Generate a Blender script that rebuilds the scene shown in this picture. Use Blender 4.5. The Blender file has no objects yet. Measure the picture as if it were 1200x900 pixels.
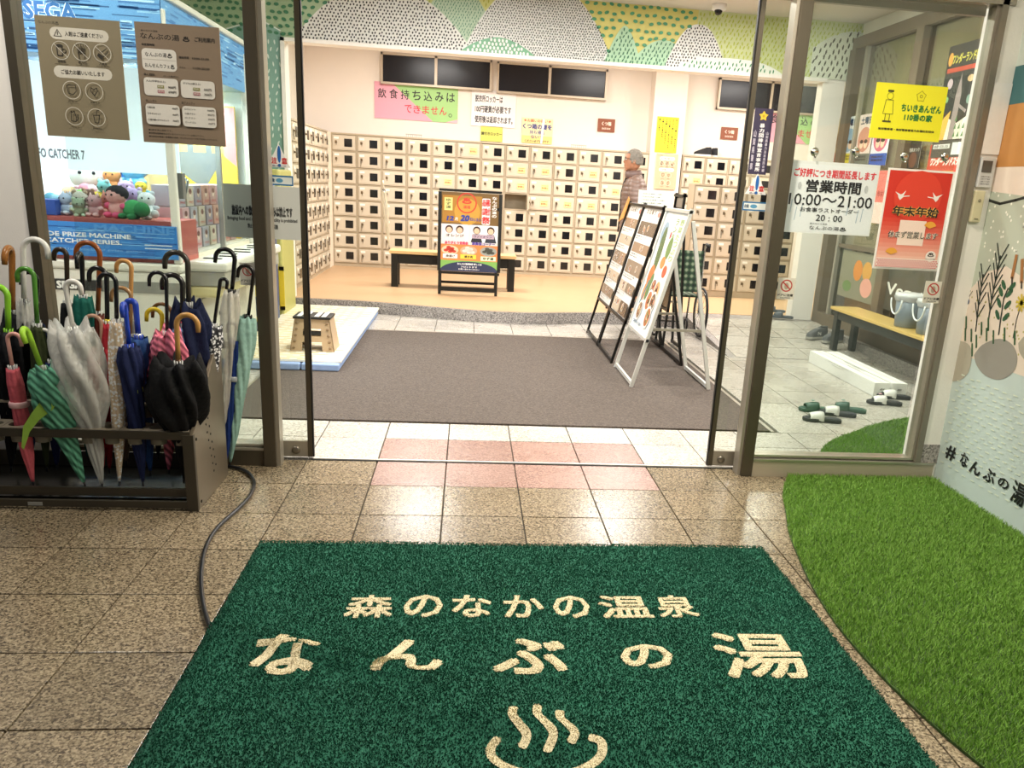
import bpy, bmesh, math, random
import numpy as np
from mathutils import Vector, Matrix
from math import sin, cos, pi, radians
random.seed(7); np.random.seed(7)
S = bpy.context.scene
COL = S.collection
# ---------------------------------------------------------------- camera
F, CX, CY, YAW, PIT, ROL, H = 968.785, 651.166, 513.118, .116479, .295557, .0589345, 1.5
def cam_axes():
    cy, sy, cp, sp, cr, sr = cos(YAW), sin(YAW), cos(PIT), sin(PIT), cos(ROL), sin(ROL)
    f = Vector((sy*cp, cy*cp, -sp)); r0 = Vector((cy, -sy, 0)); u0 = r0.cross(f)
    return cr*r0 + sr*u0, -sr*r0 + cr*u0, f
CR, CU, CF = cam_axes()
cd = bpy.data.cameras.new('camera'); cam = bpy.data.objects.new('camera', cd); COL.objects.link(cam)
m = Matrix((CR, CU, -CF)).transposed().to_4x4(); m.translation = (0, 0, H); cam.matrix_world = m
cd.sensor_width = 36; cd.lens = F/1200*36; cd.shift_x = (600-CX)/1200; cd.shift_y = (CY-450)/1200
cd.clip_start = .05; cd.clip_end = 100
S.camera = cam
def ray(u, v): return CR*((u-CX)/F) - CU*((v-CY)/F) + CF
def fl(u, v, z=0.):
    d = ray(u, v); t = (z-H)/d.z; return Vector((d.x*t, d.y*t, z))
def atY(u, v, y):
    d = ray(u, v); t = y/d.y; return Vector((d.x*t, y, d.z*t+H))
def atX(u, v, x):
    d = ray(u, v); t = x/d.x; return Vector((x, d.y*t, d.z*t+H))
# ---------------------------------------------------------------- world + exposure
S.view_settings.view_transform = 'Standard'; S.view_settings.look = 'None'
S.view_settings.gamma = 1; S.view_settings.use_curve_mapping = False
S.view_settings.exposure = 0.2
w = bpy.data.worlds.new('night'); S.world = w; w.use_nodes = True
w.node_tree.nodes['Background'].inputs[0].default_value = (.55, .62, .75, 1)
w.node_tree.nodes['Background'].inputs[1].default_value = .12
def light(name, loc, size, power, color=(1, 1, 1), rot=(0, 0, 0), sy=None, shape='RECTANGLE'):
    l = bpy.data.lights.new(name, 'AREA'); l.shape = shape if sy is None else 'RECTANGLE'
    l.size = size; l.size_y = sy if sy else size; l.energy = power; l.color = color
    o = bpy.data.objects.new(name, l); o.location = loc; o.rotation_euler = rot; COL.objects.link(o); return o
# entrance hall ceiling panels, locker room ceiling lamps, porch downlights
WARM = (1, .93, .82)
for (x, y) in ((.0, 5.6), (2.6, 5.6), (0, 7.6), (2.6, 7.8)):
    light('hall_light', (x, y, 3.34), 1.2, 86, (1, .97, .93), sy=.3)
for (x, y) in ((-.6, 11.2), (2.2, 11.2), (4.6, 11.4)):
    light('locker_room_light', (x, y, 3.36), .9, 98, (1, .96, .91), shape='DISK')
light('hall_light', (-2.4, 5.0, 3.34), .4, 36, (.93, .97, 1), shape='DISK')
light('porch_light', (.7, 3.4, 3.0), .30, 66, (1, .90, .74))
light('porch_light', (2.0, 1.6, 3.0), .30, 50, (1, .93, .80))
light('porch_light', (-1.5, -.6, 3.0), .35, 4, (.92, .96, 1))
light('porch_light', (-2.3, 3.3, 3.0), .30, 24, (1, .95, .86))
light('porch_light', (1.6, -1.2, 3.0), .35, 26, (1, .95, .85))
light('claw_machine_lamp', (-2.35, 6.9, 2.02), .5, 60, (.92, .97, 1), sy=1.6)
# ---------------------------------------------------------------- materials
def lin(c):
    if isinstance(c, str):
        c = c.lstrip('#'); c = [int(c[i:i+2], 16)/255 for i in (0, 2, 4)]
    return tuple(((v/12.92) if v <= .04045 else ((v+.055)/1.055)**2.4) for v in c) + (1,)
_m = {}
def mat(name, col='#808080', rough=.5, metal=0., var=.06, scale=30., bump=0., bscale=None, emit=0., spec=.5, alpha=1., stretch=None, trans=0.):
    if name in _m: return _m[name]
    m = bpy.data.materials.new(name); m.use_nodes = True; nt = m.node_tree; n = nt.nodes; L = nt.links
    b = n['Principled BSDF']; c = lin(col)
    b.inputs['Roughness'].default_value = rough; b.inputs['Metallic'].default_value = metal
    b.inputs['Specular IOR Level'].default_value = spec
    tc = n.new('ShaderNodeTexCoord'); mp = n.new('ShaderNodeMapping'); L.new(tc.outputs['Object'], mp.inputs[0])
    if stretch: mp.inputs['Scale'].default_value = stretch
    no = n.new('ShaderNodeTexNoise'); no.inputs['Scale'].default_value = scale; no.inputs['Detail'].default_value = 4
    L.new(mp.outputs[0], no.inputs['Vector'])
    mx = n.new('ShaderNodeMix'); mx.data_type = 'RGBA'
    mx.inputs['A'].default_value = tuple(max(0, v*(1-var)) for v in c[:3]) + (1,)
    mx.inputs['B'].default_value = tuple(min(1, v*(1+var)) for v in c[:3]) + (1,)
    L.new(no.outputs['Fac'], mx.inputs['Factor']); L.new(mx.outputs['Result'], b.inputs['Base Color'])
    if bump:
        bn = n.new('ShaderNodeTexNoise'); bn.inputs['Scale'].default_value = bscale or scale; bn.inputs['Detail'].default_value = 5
        L.new(mp.outputs[0], bn.inputs['Vector'])
        bp = n.new('ShaderNodeBump'); bp.inputs['Strength'].default_value = bump; bp.inputs['Distance'].default_value = .01
        L.new(bn.outputs['Fac'], bp.inputs['Height']); L.new(bp.outputs[0], b.inputs['Normal'])
    if emit:
        b.inputs['Emission Color'].default_value = c; b.inputs['Emission Strength'].default_value = emit
    if trans: b.inputs['Transmission Weight'].default_value = trans
    if alpha < 1: b.inputs['Alpha'].default_value = alpha
    _m[name] = m; return m
def granite(name, dark, mid, light_, rough=.25, scale=90., bump=.15, rnd=.12):
    m = bpy.data.materials.new(name); m.use_nodes = True; nt = m.node_tree; n = nt.nodes; L = nt.links; b = n['Principled BSDF']
    tc = n.new('ShaderNodeNewGeometry')
    v = n.new('ShaderNodeTexVoronoi'); v.inputs['Scale'].default_value = scale; L.new(tc.outputs['Position'], v.inputs['Vector'])
    bw = n.new('ShaderNodeSeparateColor'); L.new(v.outputs['Color'], bw.inputs[0])
    no = n.new('ShaderNodeTexNoise'); no.inputs['Scale'].default_value = scale*.55; no.inputs['Detail'].default_value = 6; L.new(tc.outputs['Position'], no.inputs['Vector'])
    ad = n.new('ShaderNodeMath'); ad.operation = 'MULTIPLY_ADD'; ad.inputs[1].default_value = .38; L.new(bw.outputs[0], ad.inputs[0])
    m2 = n.new('ShaderNodeMath'); m2.operation = 'MULTIPLY'; m2.inputs[1].default_value = .62; L.new(no.outputs['Fac'], m2.inputs[0]); L.new(m2.outputs[0], ad.inputs[2])
    r = n.new('ShaderNodeValToRGB'); e = r.color_ramp.elements
    e[0].position = .30; e[0].color = lin(dark); e[1].position = .72; e[1].color = lin(light_)
    k = e.new(.46); k.color = lin(mid); L.new(ad.outputs[0], r.inputs[0])
    oi = n.new('ShaderNodeObjectInfo'); mr = n.new('ShaderNodeMapRange'); mr.inputs['To Min'].default_value = 1-rnd; mr.inputs['To Max'].default_value = 1+rnd
    L.new(oi.outputs['Random'], mr.inputs[0])
    big = n.new('ShaderNodeTexNoise'); big.inputs['Scale'].default_value = 2.2; L.new(tc.outputs['Position'], big.inputs['Vector'])
    mb = n.new('ShaderNodeMapRange'); mb.inputs['To Min'].default_value = .8; mb.inputs['To Max'].default_value = 1.2; L.new(big.outputs['Fac'], mb.inputs[0])
    mm = n.new('ShaderNodeMath'); mm.operation = 'MULTIPLY'; L.new(mr.outputs[0], mm.inputs[0]); L.new(mb.outputs[0], mm.inputs[1])
    hs = n.new('ShaderNodeVectorMath'); hs.operation = 'SCALE'; L.new(r.outputs[0], hs.inputs[0]); L.new(mm.outputs[0], hs.inputs['Scale'])
    L.new(hs.outputs[0], b.inputs['Base Color'])
    rr = n.new('ShaderNodeMapRange'); rr.inputs['To Min'].default_value = rough*.6; rr.inputs['To Max'].default_value = rough*1.7; L.new(big.outputs['Fac'], rr.inputs[0]); L.new(rr.outputs[0], b.inputs['Roughness'])
    bp = n.new('ShaderNodeBump'); bp.inputs['Strength'].default_value = bump; bp.inputs['Distance'].default_value = .003; L.new(ad.outputs[0], bp.inputs['Height']); L.new(bp.outputs[0], b.inputs['Normal'])
    _m[name] = m; return m
def glass(name, tint='#ffffff', refl=.08, rough=.0):
    if name in _m: return _m[name]
    m = bpy.data.materials.new(name); m.use_nodes = True; nt = m.node_tree; n = nt.nodes; L = nt.links
    n.remove(n['Principled BSDF'])
    t = n.new('ShaderNodeBsdfTransparent'); t.inputs[0].default_value = lin(tint)
    g = n.new('ShaderNodeBsdfGlossy'); g.inputs['Roughness'].default_value = rough
    lw = n.new('ShaderNodeFresnel'); lw.inputs['IOR'].default_value = 1.45
    a = n.new('ShaderNodeMath'); a.operation = 'MULTIPLY'; a.inputs[1].default_value = refl/.04; L.new(lw.outputs[0], a.inputs[0]); a.use_clamp = True
    ge = n.new('ShaderNodeNewGeometry'); iv = n.new('ShaderNodeMath'); iv.operation = 'SUBTRACT'; iv.inputs[0].default_value = 1; L.new(ge.outputs['Backfacing'], iv.inputs[1])   # reflect once, on the front face of the thin pane
    a2 = n.new('ShaderNodeMath'); a2.operation = 'MULTIPLY'; L.new(a.outputs[0], a2.inputs[0]); L.new(iv.outputs[0], a2.inputs[1]); a = a2
    mx = n.new('ShaderNodeMixShader'); L.new(a.outputs[0], mx.inputs[0]); L.new(t.outputs[0], mx.inputs[1]); L.new(g.outputs[0], mx.inputs[2])
    L.new(mx.outputs[0], n['Material Output'].inputs[0]); _m[name] = m; return m
def print_mat(name='printed_ink', rough=.55, emit=0.):
    if name in _m: return _m[name]
    m = bpy.data.materials.new(name); m.use_nodes = True; nt = m.node_tree; n = nt.nodes; L = nt.links; b = n['Principled BSDF']
    a = n.new('ShaderNodeVertexColor'); a.layer_name = 'ink'
    no = n.new('ShaderNodeTexNoise'); no.inputs['Scale'].default_value = 60
    mr = n.new('ShaderNodeMapRange'); mr.inputs['To Min'].default_value = .95; mr.inputs['To Max'].default_value = 1.03; L.new(no.outputs['Fac'], mr.inputs[0])
    hs = n.new('ShaderNodeVectorMath'); hs.operation = 'SCALE'; L.new(a.outputs[0], hs.inputs[0]); L.new(mr.outputs[0], hs.inputs['Scale'])
    L.new(hs.outputs[0], b.inputs['Base Color']); b.inputs['Roughness'].default_value = rough
    if emit: L.new(a.outputs[0], b.inputs['Emission Color']); b.inputs['Emission Strength'].default_value = emit
    _m[name] = m; return m
# ---------------------------------------------------------------- mesh helpers
class MB:
    def __init__(s): s.v = []; s.f = []; s.smooth = []
    def add(s, v, f, sm=False):
        o = len(s.v); s.v += [Vector(p) for p in v]; s.f += [tuple(i+o for i in q) for q in f]; s.smooth += [sm]*len(f); return s
    def box(s, x0, x1, y0, y1, z0, z1, M=None):
        v = [Vector((x, y, z)) for z in (z0, z1) for y in (y0, y1) for x in (x0, x1)]
        if M: v = [M @ p for p in v]
        return s.add(v, [(0, 2, 3, 1), (4, 5, 7, 6), (0, 1, 5, 4), (2, 6, 7, 3), (0, 4, 6, 2), (1, 3, 7, 5)])
    def bar(s, a, b, w, h=None, up=(0, 0, 1)):
        a, b = Vector(a), Vector(b); h = h or w; d = (b-a).normalized(); u = Vector(up)
        if abs(d.dot(u)) > .99: u = Vector((0, 1, 0))
        x = d.cross(u).normalized()*w/2; y = x.cross(d).normalized()*h/2
        v = [p+sx*x+sy*y for p in (a, b) for sx, sy in ((-1, -1), (1, -1), (1, 1), (-1, 1))]
        return s.add(v, [(0, 3, 2, 1), (4, 5, 6, 7), (0, 1, 5, 4), (1, 2, 6, 5), (2, 3, 7, 6), (3, 0, 4, 7)])
    def tube(s, path, r, n=8, cap=True):
        P = [Vector(p) for p in path]; R = r if hasattr(r, '__len__') else [r]*len(P)
        t0 = (P[1]-P[0]).normalized(); u = t0.orthogonal().normalized(); v = []
        for i, p in enumerate(P):
            t = (P[min(i+1, len(P)-1)]-P[max(i-1, 0)]).normalized(); u = (u-t*u.dot(t)).normalized(); w_ = t.cross(u)
            for k in range(n):
                a = 2*pi*k/n; v.append(p+(u*cos(a)+w_*sin(a))*R[i])
        f = [(i*n+k, i*n+(k+1) % n, (i+1)*n+(k+1) % n, (i+1)*n+k) for i in range(len(P)-1) for k in range(n)]
        if cap: f += [tuple(range(n))[::-1], tuple((len(P)-1)*n+k for k in range(n))]
        return s.add(v, f, True)
    def lathe(s, prof, c=(0, 0, 0), n=24, axis=None, mod=None):
        # prof: (r, h) pairs along axis from c
        c = Vector(c); ax = Vector(axis or (0, 0, 1)).normalized(); u = Vector((1, 0, 0)); u = (u-ax*u.dot(ax)).normalized() if abs(ax.x) < .95 else Vector((0, 1, 0)); w_ = ax.cross(u); v = []
        for r, h in prof:
            for k in range(n):
                a = 2*pi*k/n; rr = r*(mod(a, h) if mod else 1); v.append(c+ax*h+(u*cos(a)+w_*sin(a))*rr)
        f = [(i*n+k, i*n+(k+1) % n, (i+1)*n+(k+1) % n, (i+1)*n+k) for i in range(len(prof)-1) for k in range(n)]
        f += [tuple(range(n))[::-1], tuple((len(prof)-1)*n+k for k in range(n))]
        return s.add(v, f, True)
    def ball(s, c, r, M=None, n=14, m_=9):
        r = r if hasattr(r, '__len__') else (r, r, r); c = Vector(c); v = []
        for i in range(1, m_):
            for k in range(n):
                a = pi*i/m_; b = 2*pi*k/n; p = Vector((r[0]*sin(a)*cos(b), r[1]*sin(a)*sin(b), r[2]*cos(a))); v.append(c+(M @ p if M else p))
        t = Vector((0, 0, r[2])); v += [c+(M @ t if M else t), c-(M @ t if M else t)]; T = len(v)-2; q = []
        for i in range(m_-2):
            for k in range(n): q.append((i*n+k, (i+1)*n+k, (i+1)*n+(k+1) % n, i*n+(k+1) % n))
        for k in range(n): q.append((T, k, (k+1) % n)); q.append((T+1, (m_-2)*n+(k+1) % n, (m_-2)*n+k))
        return s.add(v, q, True)
    def prism(s, poly, z0, z1, f3=None):
        n = len(poly); f3 = f3 or (lambda x, y, z: (x, y, z))
        v = [f3(x, y, z0) for x, y in poly]+[f3(x, y, z1) for x, y in poly]
        return s.add(v, [tuple(range(n))[::-1], tuple(range(n, 2*n))]+[(i, (i+1) % n, n+(i+1) % n, n+i) for i in range(n)])
ORG = {}
def tag(o, label=None, cat=None, group=None, kind=None):
    if label: o['label'] = label
    if cat: o['category'] = cat
    if group: o['group'] = group
    if kind: o['kind'] = kind
    return o
def link(name, me, parent=None, loc=(0, 0, 0)):
    o = bpy.data.objects.new(name, me); COL.objects.link(o); o.location = loc
    if parent: o.parent = parent
    return o
def mesh(name, mb, m, org=(0, 0, 0), bevel=0):
    me = bpy.data.meshes.new(name); g = Vector(org)
    me.from_pydata([tuple(p-g) for p in mb.v], [], mb.f)
    me.materials.append(m); me.polygons.foreach_set('use_smooth', mb.smooth)
    if bevel:
        b = bmesh.new(); b.from_mesh(me); bmesh.ops.recalc_face_normals(b, faces=b.faces)
        bmesh.ops.bevel(b, geom=[e for e in b.edges if e.is_manifold and e.calc_face_angle(0) > .6], offset=bevel, segments=2, profile=.5, affect='EDGES'); b.to_mesh(me); b.free()
    me.update(); return me
def obj(name, mb, m, parent=None, org=None, bevel=0, **kw):
    if parent: o = ORG[parent.name]
    elif org is not None: o = Vector(org)
    else:
        xs = [p.x for p in mb.v]; ys = [p.y for p in mb.v]; zs = [p.z for p in mb.v]
        o = Vector(((min(xs)+max(xs))/2, (min(ys)+max(ys))/2, min(zs)))
    ob = link(name, mesh(name, mb, m, o, bevel), parent, (0, 0, 0) if parent else o); ORG[ob.name] = o
    return tag(ob, **kw)
def thing(name, label, cat, loc=(0, 0, 0), group=None, kind=None):
    o = bpy.data.objects.new(name, None); COL.objects.link(o); o.location = loc; o.empty_display_size = .1
    ORG[o.name] = Vector(loc); return tag(o, label, cat, group, kind)
def copy_tree(o, parent=None, loc=None, kids=None):
    c = o.copy(); COL.objects.link(c); c.parent = parent
    if loc is not None: c.location = loc
    for ch in list(o.children): copy_tree(ch, c)
    return c
def B(*a): return MB().box(*a)
# ---------------------------------------------------------------- flat print
_tc = {}
def text_geo(s, bold=.0):
    k = (s, bold)
    if k in _tc: return _tc[k]
    c = bpy.data.curves.new('t', 'FONT'); c.body = s; c.resolution_u = 2
    o = bpy.data.objects.new('t', c); me = bpy.data.meshes.new_from_object(o)
    v = np.zeros(len(me.vertices)*3); me.vertices.foreach_get('co', v); v = v.reshape(-1, 3)[:, :2]
    f = [tuple(p.vertices) for p in me.polygons]
    bpy.data.objects.remove(o); bpy.data.curves.remove(c); bpy.data.meshes.remove(me)
    if bold:   # heavier weight: the same outline laid four times, a little apart
        b = bold*.85; n = len(v); v = np.concatenate([v+np.array(d) for d in ((-b, -b), (b, -b), (-b, b), (b, b))]); f = [tuple(i+k*n for i in q) for k in range(4) for q in f]
    _tc[k] = (v, f); return _tc[k]
class Sheet:
    """flat printed sheet in its own x (right) y (up) plane, layers stacked a hair apart"""
    def __init__(s, gap=.0002): s.v = []; s.f = []; s.c = []; s.k = 0; s.gap = gap
    def _a(s, pts, faces, col, step=True):
        if step: s.k += 1
        o = len(s.v); z = s.k*s.gap; s.v += [(p[0], p[1], z+(p[2] if len(p) > 2 else 0)) for p in pts]
        c = lin(col); s.f += [tuple(i+o for i in q) for q in faces]; s.c += [c]*len(faces); return s
    def poly(s, pts, col, step=True): return s._a(pts, [tuple(range(len(pts)))], col, step)
    def rect(s, x0, y0, x1, y1, col, step=True, r=0):
        if r:
            pts = []
            for cx, cy, a0 in ((x1-r, y0+r, -90), (x1-r, y1-r, 0), (x0+r, y1-r, 90), (x0+r, y0+r, 180)):
                pts += [(cx+r*cos(radians(a0+a)), cy+r*sin(radians(a0+a))) for a in (0, 30, 60, 90)]
            return s.poly(pts, col, step)
        return s.poly([(x0, y0), (x1, y0), (x1, y1), (x0, y1)], col, step)
    def disc(s, x, y, r, col, ry=None, ang=0, n=20, step=True):
        ry = ry or r; ca, sa = cos(ang), sin(ang); P = []
        for k in range(n):
            a = 2*pi*k/n; px, py = r*cos(a), ry*sin(a); P.append((x+px*ca-py*sa, y+px*sa+py*ca))
        return s.poly(P, col, step)
    def ring(s, x, y, r, w_, col, n=28, step=True):
        p = [(x+q*cos(2*pi*k/n), y+q*sin(2*pi*k/n)) for q in (r-w_, r) for k in range(n)]
        return s._a(p, [(k, (k+1) % n, n+(k+1) % n, n+k) for k in range(n)], col, step)
    def line(s, pts, w_, col, step=True):
        if step: s.k += 1
        for (x0, y0), (x1, y1) in zip(pts, pts[1:]):
            L = math.hypot(x1-x0, y1-y0) or 1; nx, ny = -(y1-y0)/L*w_/2, (x1-x0)/L*w_/2; ex, ey = (x1-x0)/L*w_*.3, (y1-y0)/L*w_*.3
            s._a([(x0+nx-ex, y0+ny-ey), (x0-nx-ex, y0-ny-ey), (x1-nx+ex, y1-ny+ey), (x1+nx+ex, y1+ny+ey)], [(0, 1, 2, 3)], col, False)
        return s
    def text(s, t, x0, y0, x1, y1, col, bold=.0, slant=0, step=True, keep=False):
        v, f = text_geo(t, bold)
        if not len(v): return s
        a, b = v.min(0), v.max(0); d = np.maximum(b-a, 1e-6); q = (v-a)/d
        if keep:  # keep letter shape, centre in box
            sc = min((x1-x0)/d[0], (y1-y0)/d[1]); w_, h_ = d*sc; x0, x1 = (x0+x1-w_)/2, (x0+x1+w_)/2; y0, y1 = (y0+y1-h_)/2, (y0+y1+h_)/2
        nn = len(q)//4 if bold else len(q); p = [(x0+u*(x1-x0)+slant*(y1-y0)*w_, y0+w_*(y1-y0), (i//nn)*s.gap*.24) for i, (u, w_) in enumerate(q)]
        return s._a(p, f, col, step)
    def vtext(s, t, x0, y0, x1, y1, col, bold=.0):
        n = len(t); h = (y1-y0)/n; s.k += 1
        for i, ch in enumerate(t): s.text(ch, x0, y1-(i+.92)*h, x1, y1-(i+.08)*h, col, bold, step=False)
        return s
    def build(s, name, m, parent, o, xd, yd, thick=0, back='#f4f4f2'):
        o, xd, yd = Vector(o), Vector(xd).normalized(), Vector(yd).normalized(); n = xd.cross(yd)
        g = ORG[parent.name] if parent else o
        me = bpy.data.meshes.new(name); me.from_pydata([tuple(o+xd*a+yd*b+n*c-g) for a, b, c in s.v], [], s.f)
        at = me.color_attributes.new('ink', 'FLOAT_COLOR', 'CORNER')
        arr = np.empty((len(me.loops), 4), np.float32); i = 0
        for p, c in zip(s.f, s.c): arr[i:i+len(p)] = c; i += len(p)
        at.data.foreach_set('color', arr.ravel()); me.materials.append(m)
        ob = link(name, me, parent, (0, 0, 0) if parent else o); ORG[ob.name] = g; return ob
def sign(name, label, cat, o, w_, h_, draw, xd=(1, 0, 0), yd=(0, 0, 1), base='#f4f3ee', thick=.003, group=None, m=None, mroot=None):
    """a paper or board: thin slab plus printed face; o = lower left corner"""
    o, X, Y = Vector(o), Vector(xd).normalized(), Vector(yd).normalized(); N = X.cross(Y)
    t = thing(name, label, cat, o, group)
    v = [o+X*a+Y*b+N*c for c in (0, thick) for a, b in ((0, 0), (w_, 0), (w_, h_), (0, h_))]
    mb = MB().add(v, [(0, 3, 2, 1), (4, 5, 6, 7), (0, 1, 5, 4), (1, 2, 6, 5), (2, 3, 7, 6), (3, 0, 4, 7)])
    obj('board', mb, mroot or mat('sheet_'+base, base, .5, var=.02), t)
    s = Sheet(); draw(s, w_, h_); s.build('print', m or print_mat(), t, o+N*thick, X, Y); return t
# ================================================================ SETTING
STR = dict(kind='structure')
steel = mat('brushed_steel', '#a0988a', .35, .45, .08, 8, stretch=(60, 60, 1), bump=.02)
steel_d = mat('dark_bronze_frame', '#554d3f', .38, .5, .1, 10, stretch=(40, 40, 1))
white_w = mat('white_plaster', '#efe9e2', .8, 0, .03, 12, bump=.08, bscale=160)
cream = mat('warm_white_paint', '#f1e8de', .75, 0, .02, 6)
g_out = granite('granite_floor', '#41382c', '#6f624e', '#9f9077', .15, 160, .4)
g_pink = granite('pink_granite', '#6b4f48', '#8e6c62', '#ab8d80', .24, 150, .3)
g_in = granite('white_granite', '#857f77', '#aea89e', '#cdc8bf', .24, 130, .12, .05)
g_grey = granite('grey_granite', '#5b5754', '#8a8480', '#b9b2ab', .4, 120, .2, .04)
grout = mat('grout', '#4a4338', .9, 0, .2, 20)
# floor slab with tiles as children
floor = obj('floor', B(-3.2, 5.8, -2.6, 14, -.2, -.012), grout, **STR)
TX, TY = .3755, .39
def tile(x0, x1, y0, y1, m, z0=-.03, z1=0., parent=floor, me={}):
    w_, d = round(x1-x0-.006, 3), round(y1-y0-.006, 3); k = (w_, d, m.name)
    if k not in me: me[k] = mesh('tile', B(-w_/2, w_/2, -d/2, d/2, z0, z1), m, bevel=.0015)
    g = ORG[parent.name]; return link('tile', me[k], parent, Vector(((x0+x1)/2, (y0+y1)/2, random.uniform(-.0006, .0006)))-g)
xs = [-.464+TX*k for k in range(-5, 9)]
ys = [4.0-TY*k for k in range(0, 9)]
for i in range(len(xs)-1):
    for j in range(len(ys)-1): tile(xs[i], xs[i+1], ys[j+1], ys[j], g_out)
    pink = 0 <= i-5 <= 3
    tile(xs[i], xs[i+1], 4.0, 4.37, g_pink if pink else g_out)
    tile(xs[i], xs[i+1], 4.41, 4.80, g_pink if pink else g_in)
    tile(xs[i], xs[i+1], 4.80, 5.14, g_in)
# inside: granite paving round the grey walk-off mat
rows = [5.14+.405*k for k in range(12)]
for j in range(len(rows)-1):
    y0, y1 = rows[j], rows[j+1]
    for k in range(6): tile(2.11+.405*k, 2.11+.405*(k+1), y0, y1, g_in)
    if y0 > 8.3:
        for k in range(9): tile(-1.535+.405*k, -1.535+.405*(k+1), y0, y1, g_in)
    for k in range(3): tile(-2.75+.405*k, -2.75+.405*(k+1), y0, y1, g_in)
tile(-3.15, -2.34, 4.41, 5.14, g_in); tile(2.916, 4.5, 4.41, 5.14, g_in)
# recessed metal strip where the doors slide
tr = obj('trim_1', B(-.81, 1.56, 4.372, 4.408, -.02, .002), mat('door_track_dark', '#2c2924', .4, .6), **STR)
obj('rail', B(-.81, 1.56, 4.384, 4.396, .0, .006), mat('door_track', '#e0ddd6', .3, .2), tr)
# raised floor of the locker room with a curved granite step
zr = .13
edge = [(-3, 9.6), (-2.2, 9.6), (-1.74, 9.6), (-1.3, 9.58), (-.9, 9.50), (-.44, 9.36), (0, 9.24), (.41, 9.18), (.8, 9.22), (1.2, 9.34), (1.6, 9.44), (2.1, 9.45), (2.55, 9.42), (4.2, 9.42), (5.8, 9.42)]
def smooth(P, n=4):
    out = []
    for i in range(len(P)-1):
        p0, p1, p2, p3 = P[max(i-1, 0)], P[i], P[i+1], P[min(i+2, len(P)-1)]
        for k in range(n):
            t = k/n; out.append(tuple(.5*(2*b+(c-a)*t+(2*a-5*b+4*c-d)*t*t+(3*b-a-3*c+d)*t**3) for a, b, c, d in zip(p0, p1, p2, p3)))
    return out+[P[-1]]
ed = smooth(edge)
obj('floor_raised', MB().prism(ed+[(5.8, 13.6), (-3, 13.6)], -.01, zr-.002), g_grey, **STR)
inn = [(x, y+.035) for x, y in ed]
obj('floor_locker_room', MB().prism([p for p in inn if p[0] < 2.5]+[(2.52, 9.75), (5.8, 9.75), (5.8, 13.6), (-3, 13.6)], zr-.01, zr+.002), mat('cork_floor', '#c2a07a', .42, 0, .06, 3), **STR)
# wheelchair ramp of granite tiles to the right
R0, R1 = 7.7, 9.42
def zramp(y): return max(0, zr*(y-R0)/(R1-R0))
mb = MB().add([(2.55, R0, 0), (4.2, R0, 0), (4.2, R1, zr), (2.55, R1, zr), (2.55, R0, -.02), (4.2, R0, -.02), (4.2, R1, -.02), (2.55, R1, -.02)], [(0, 1, 2, 3), (4, 7, 6, 5), (0, 4, 5, 1), (1, 5, 6, 2), (2, 6, 7, 3), (3, 7, 4, 0)])
ramp = obj('floor_ramp', mb, g_grey, **STR)
for j in range(4):
    for k in range(4):
        y0 = R0+.03+j*.42; y1 = y0+.405; x0 = 2.63+k*.39; x1 = x0+.38
        m_ = MB().add([(x0, y0, zramp(y0)), (x1, y0, zramp(y0)), (x1, y1, zramp(y1)), (x0, y1, zramp(y1)), (x0, y0, zramp(y0)+.004), (x1, y0, zramp(y0)+.004), (x1, y1, zramp(y1)+.004), (x0, y1, zramp(y1)+.004)], [(0, 3, 2, 1), (4, 5, 6, 7), (0, 1, 5, 4), (1, 2, 6, 5), (2, 3, 7, 6), (3, 0, 4, 7)])
        obj('tile', m_, g_in, ramp)
# shell
ceil = mat('ceiling_board', '#ddd6cc', .85, 0, .04, 80, bump=.2, bscale=90)
obj('ceiling', B(-3.2, 5.8, 4.45, 13.5, 3.38, 3.5), ceil, **STR)
obj('ceiling_porch', B(-3.2, 3.0, -2.6, 4.45, 3.1, 3.2), ceil, **STR)
obj('wall_back', B(-2.6, 5.7, 13.58, 13.72, 0, 3.5), cream, **STR)
obj('wall_locker_left', B(-2.58, -2.46, 9.7, 13.62, 0, 3.45), cream, **STR)
obj('wall_locker_right', B(5.6, 5.72, 9.7, 13.62, 0, 3.45), cream, **STR)
obj('wall_hall_left', B(-3.2, -3.08, 4.4, 9.6, 0, 3.45), cream, **STR)
# partition carrying the green mural: left pier, beam, right jamb
part = obj('wall_partition', B(-3.1, -1.96, 9.6, 9.74, 0, 3.4), white_w, **STR)
obj('beam', B(-1.96, 5.7, 9.6, 9.74, 2.79, 3.4), white_w, part)
obj('jamb', B(3.87, 4.12, 9.58, 9.74, .1, 2.79), white_w, part)
obj('casing', B(-1.97, 3.9, 9.55, 9.76, 2.765, 2.80).box(-1.97, -1.93, 9.55, 9.76, .12, 2.80), mat('white_casing', '#f4efe8', .4), part)
# back wall boxed pillar + shallow soffit
obj('trim_pillar', B(2.75, 3.25, 13.25, 13.62, .1, 3.45), cream, **STR)
night = mat('night_pane', '#1c1c22', .22, 0, .1, 3, spec=.22)
alum = mat('window_frame_paint', '#b9ab98', .4, .3)
def back_window(n, x0, x1, z0, z1, div):
    y = 13.50; k = .03
    fr = obj('window_%d' % n, MB().box(x0, x1, y, y+.08, z1-k, z1).box(x0, x1, y-.02, y+.08, z0, z0+k).box(x0, x0+k, y, y+.08, z0, z1).box(x1-k, x1, y, y+.08, z0, z1), alum, **STR)
    xs_ = [x0+k]+div+[x1-k]
    for a, b in zip(xs_, xs_[1:]):
        obj('pane', B(a, b, y+.03, y+.05, z0+k, z1-k), night, fr)
    for d in div: obj('mullion', B(d-.02, d+.02, y, y+.07, z0, z1), alum, fr)
    return fr
def bk(u, v): return atY(u, v, 13.5)
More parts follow.
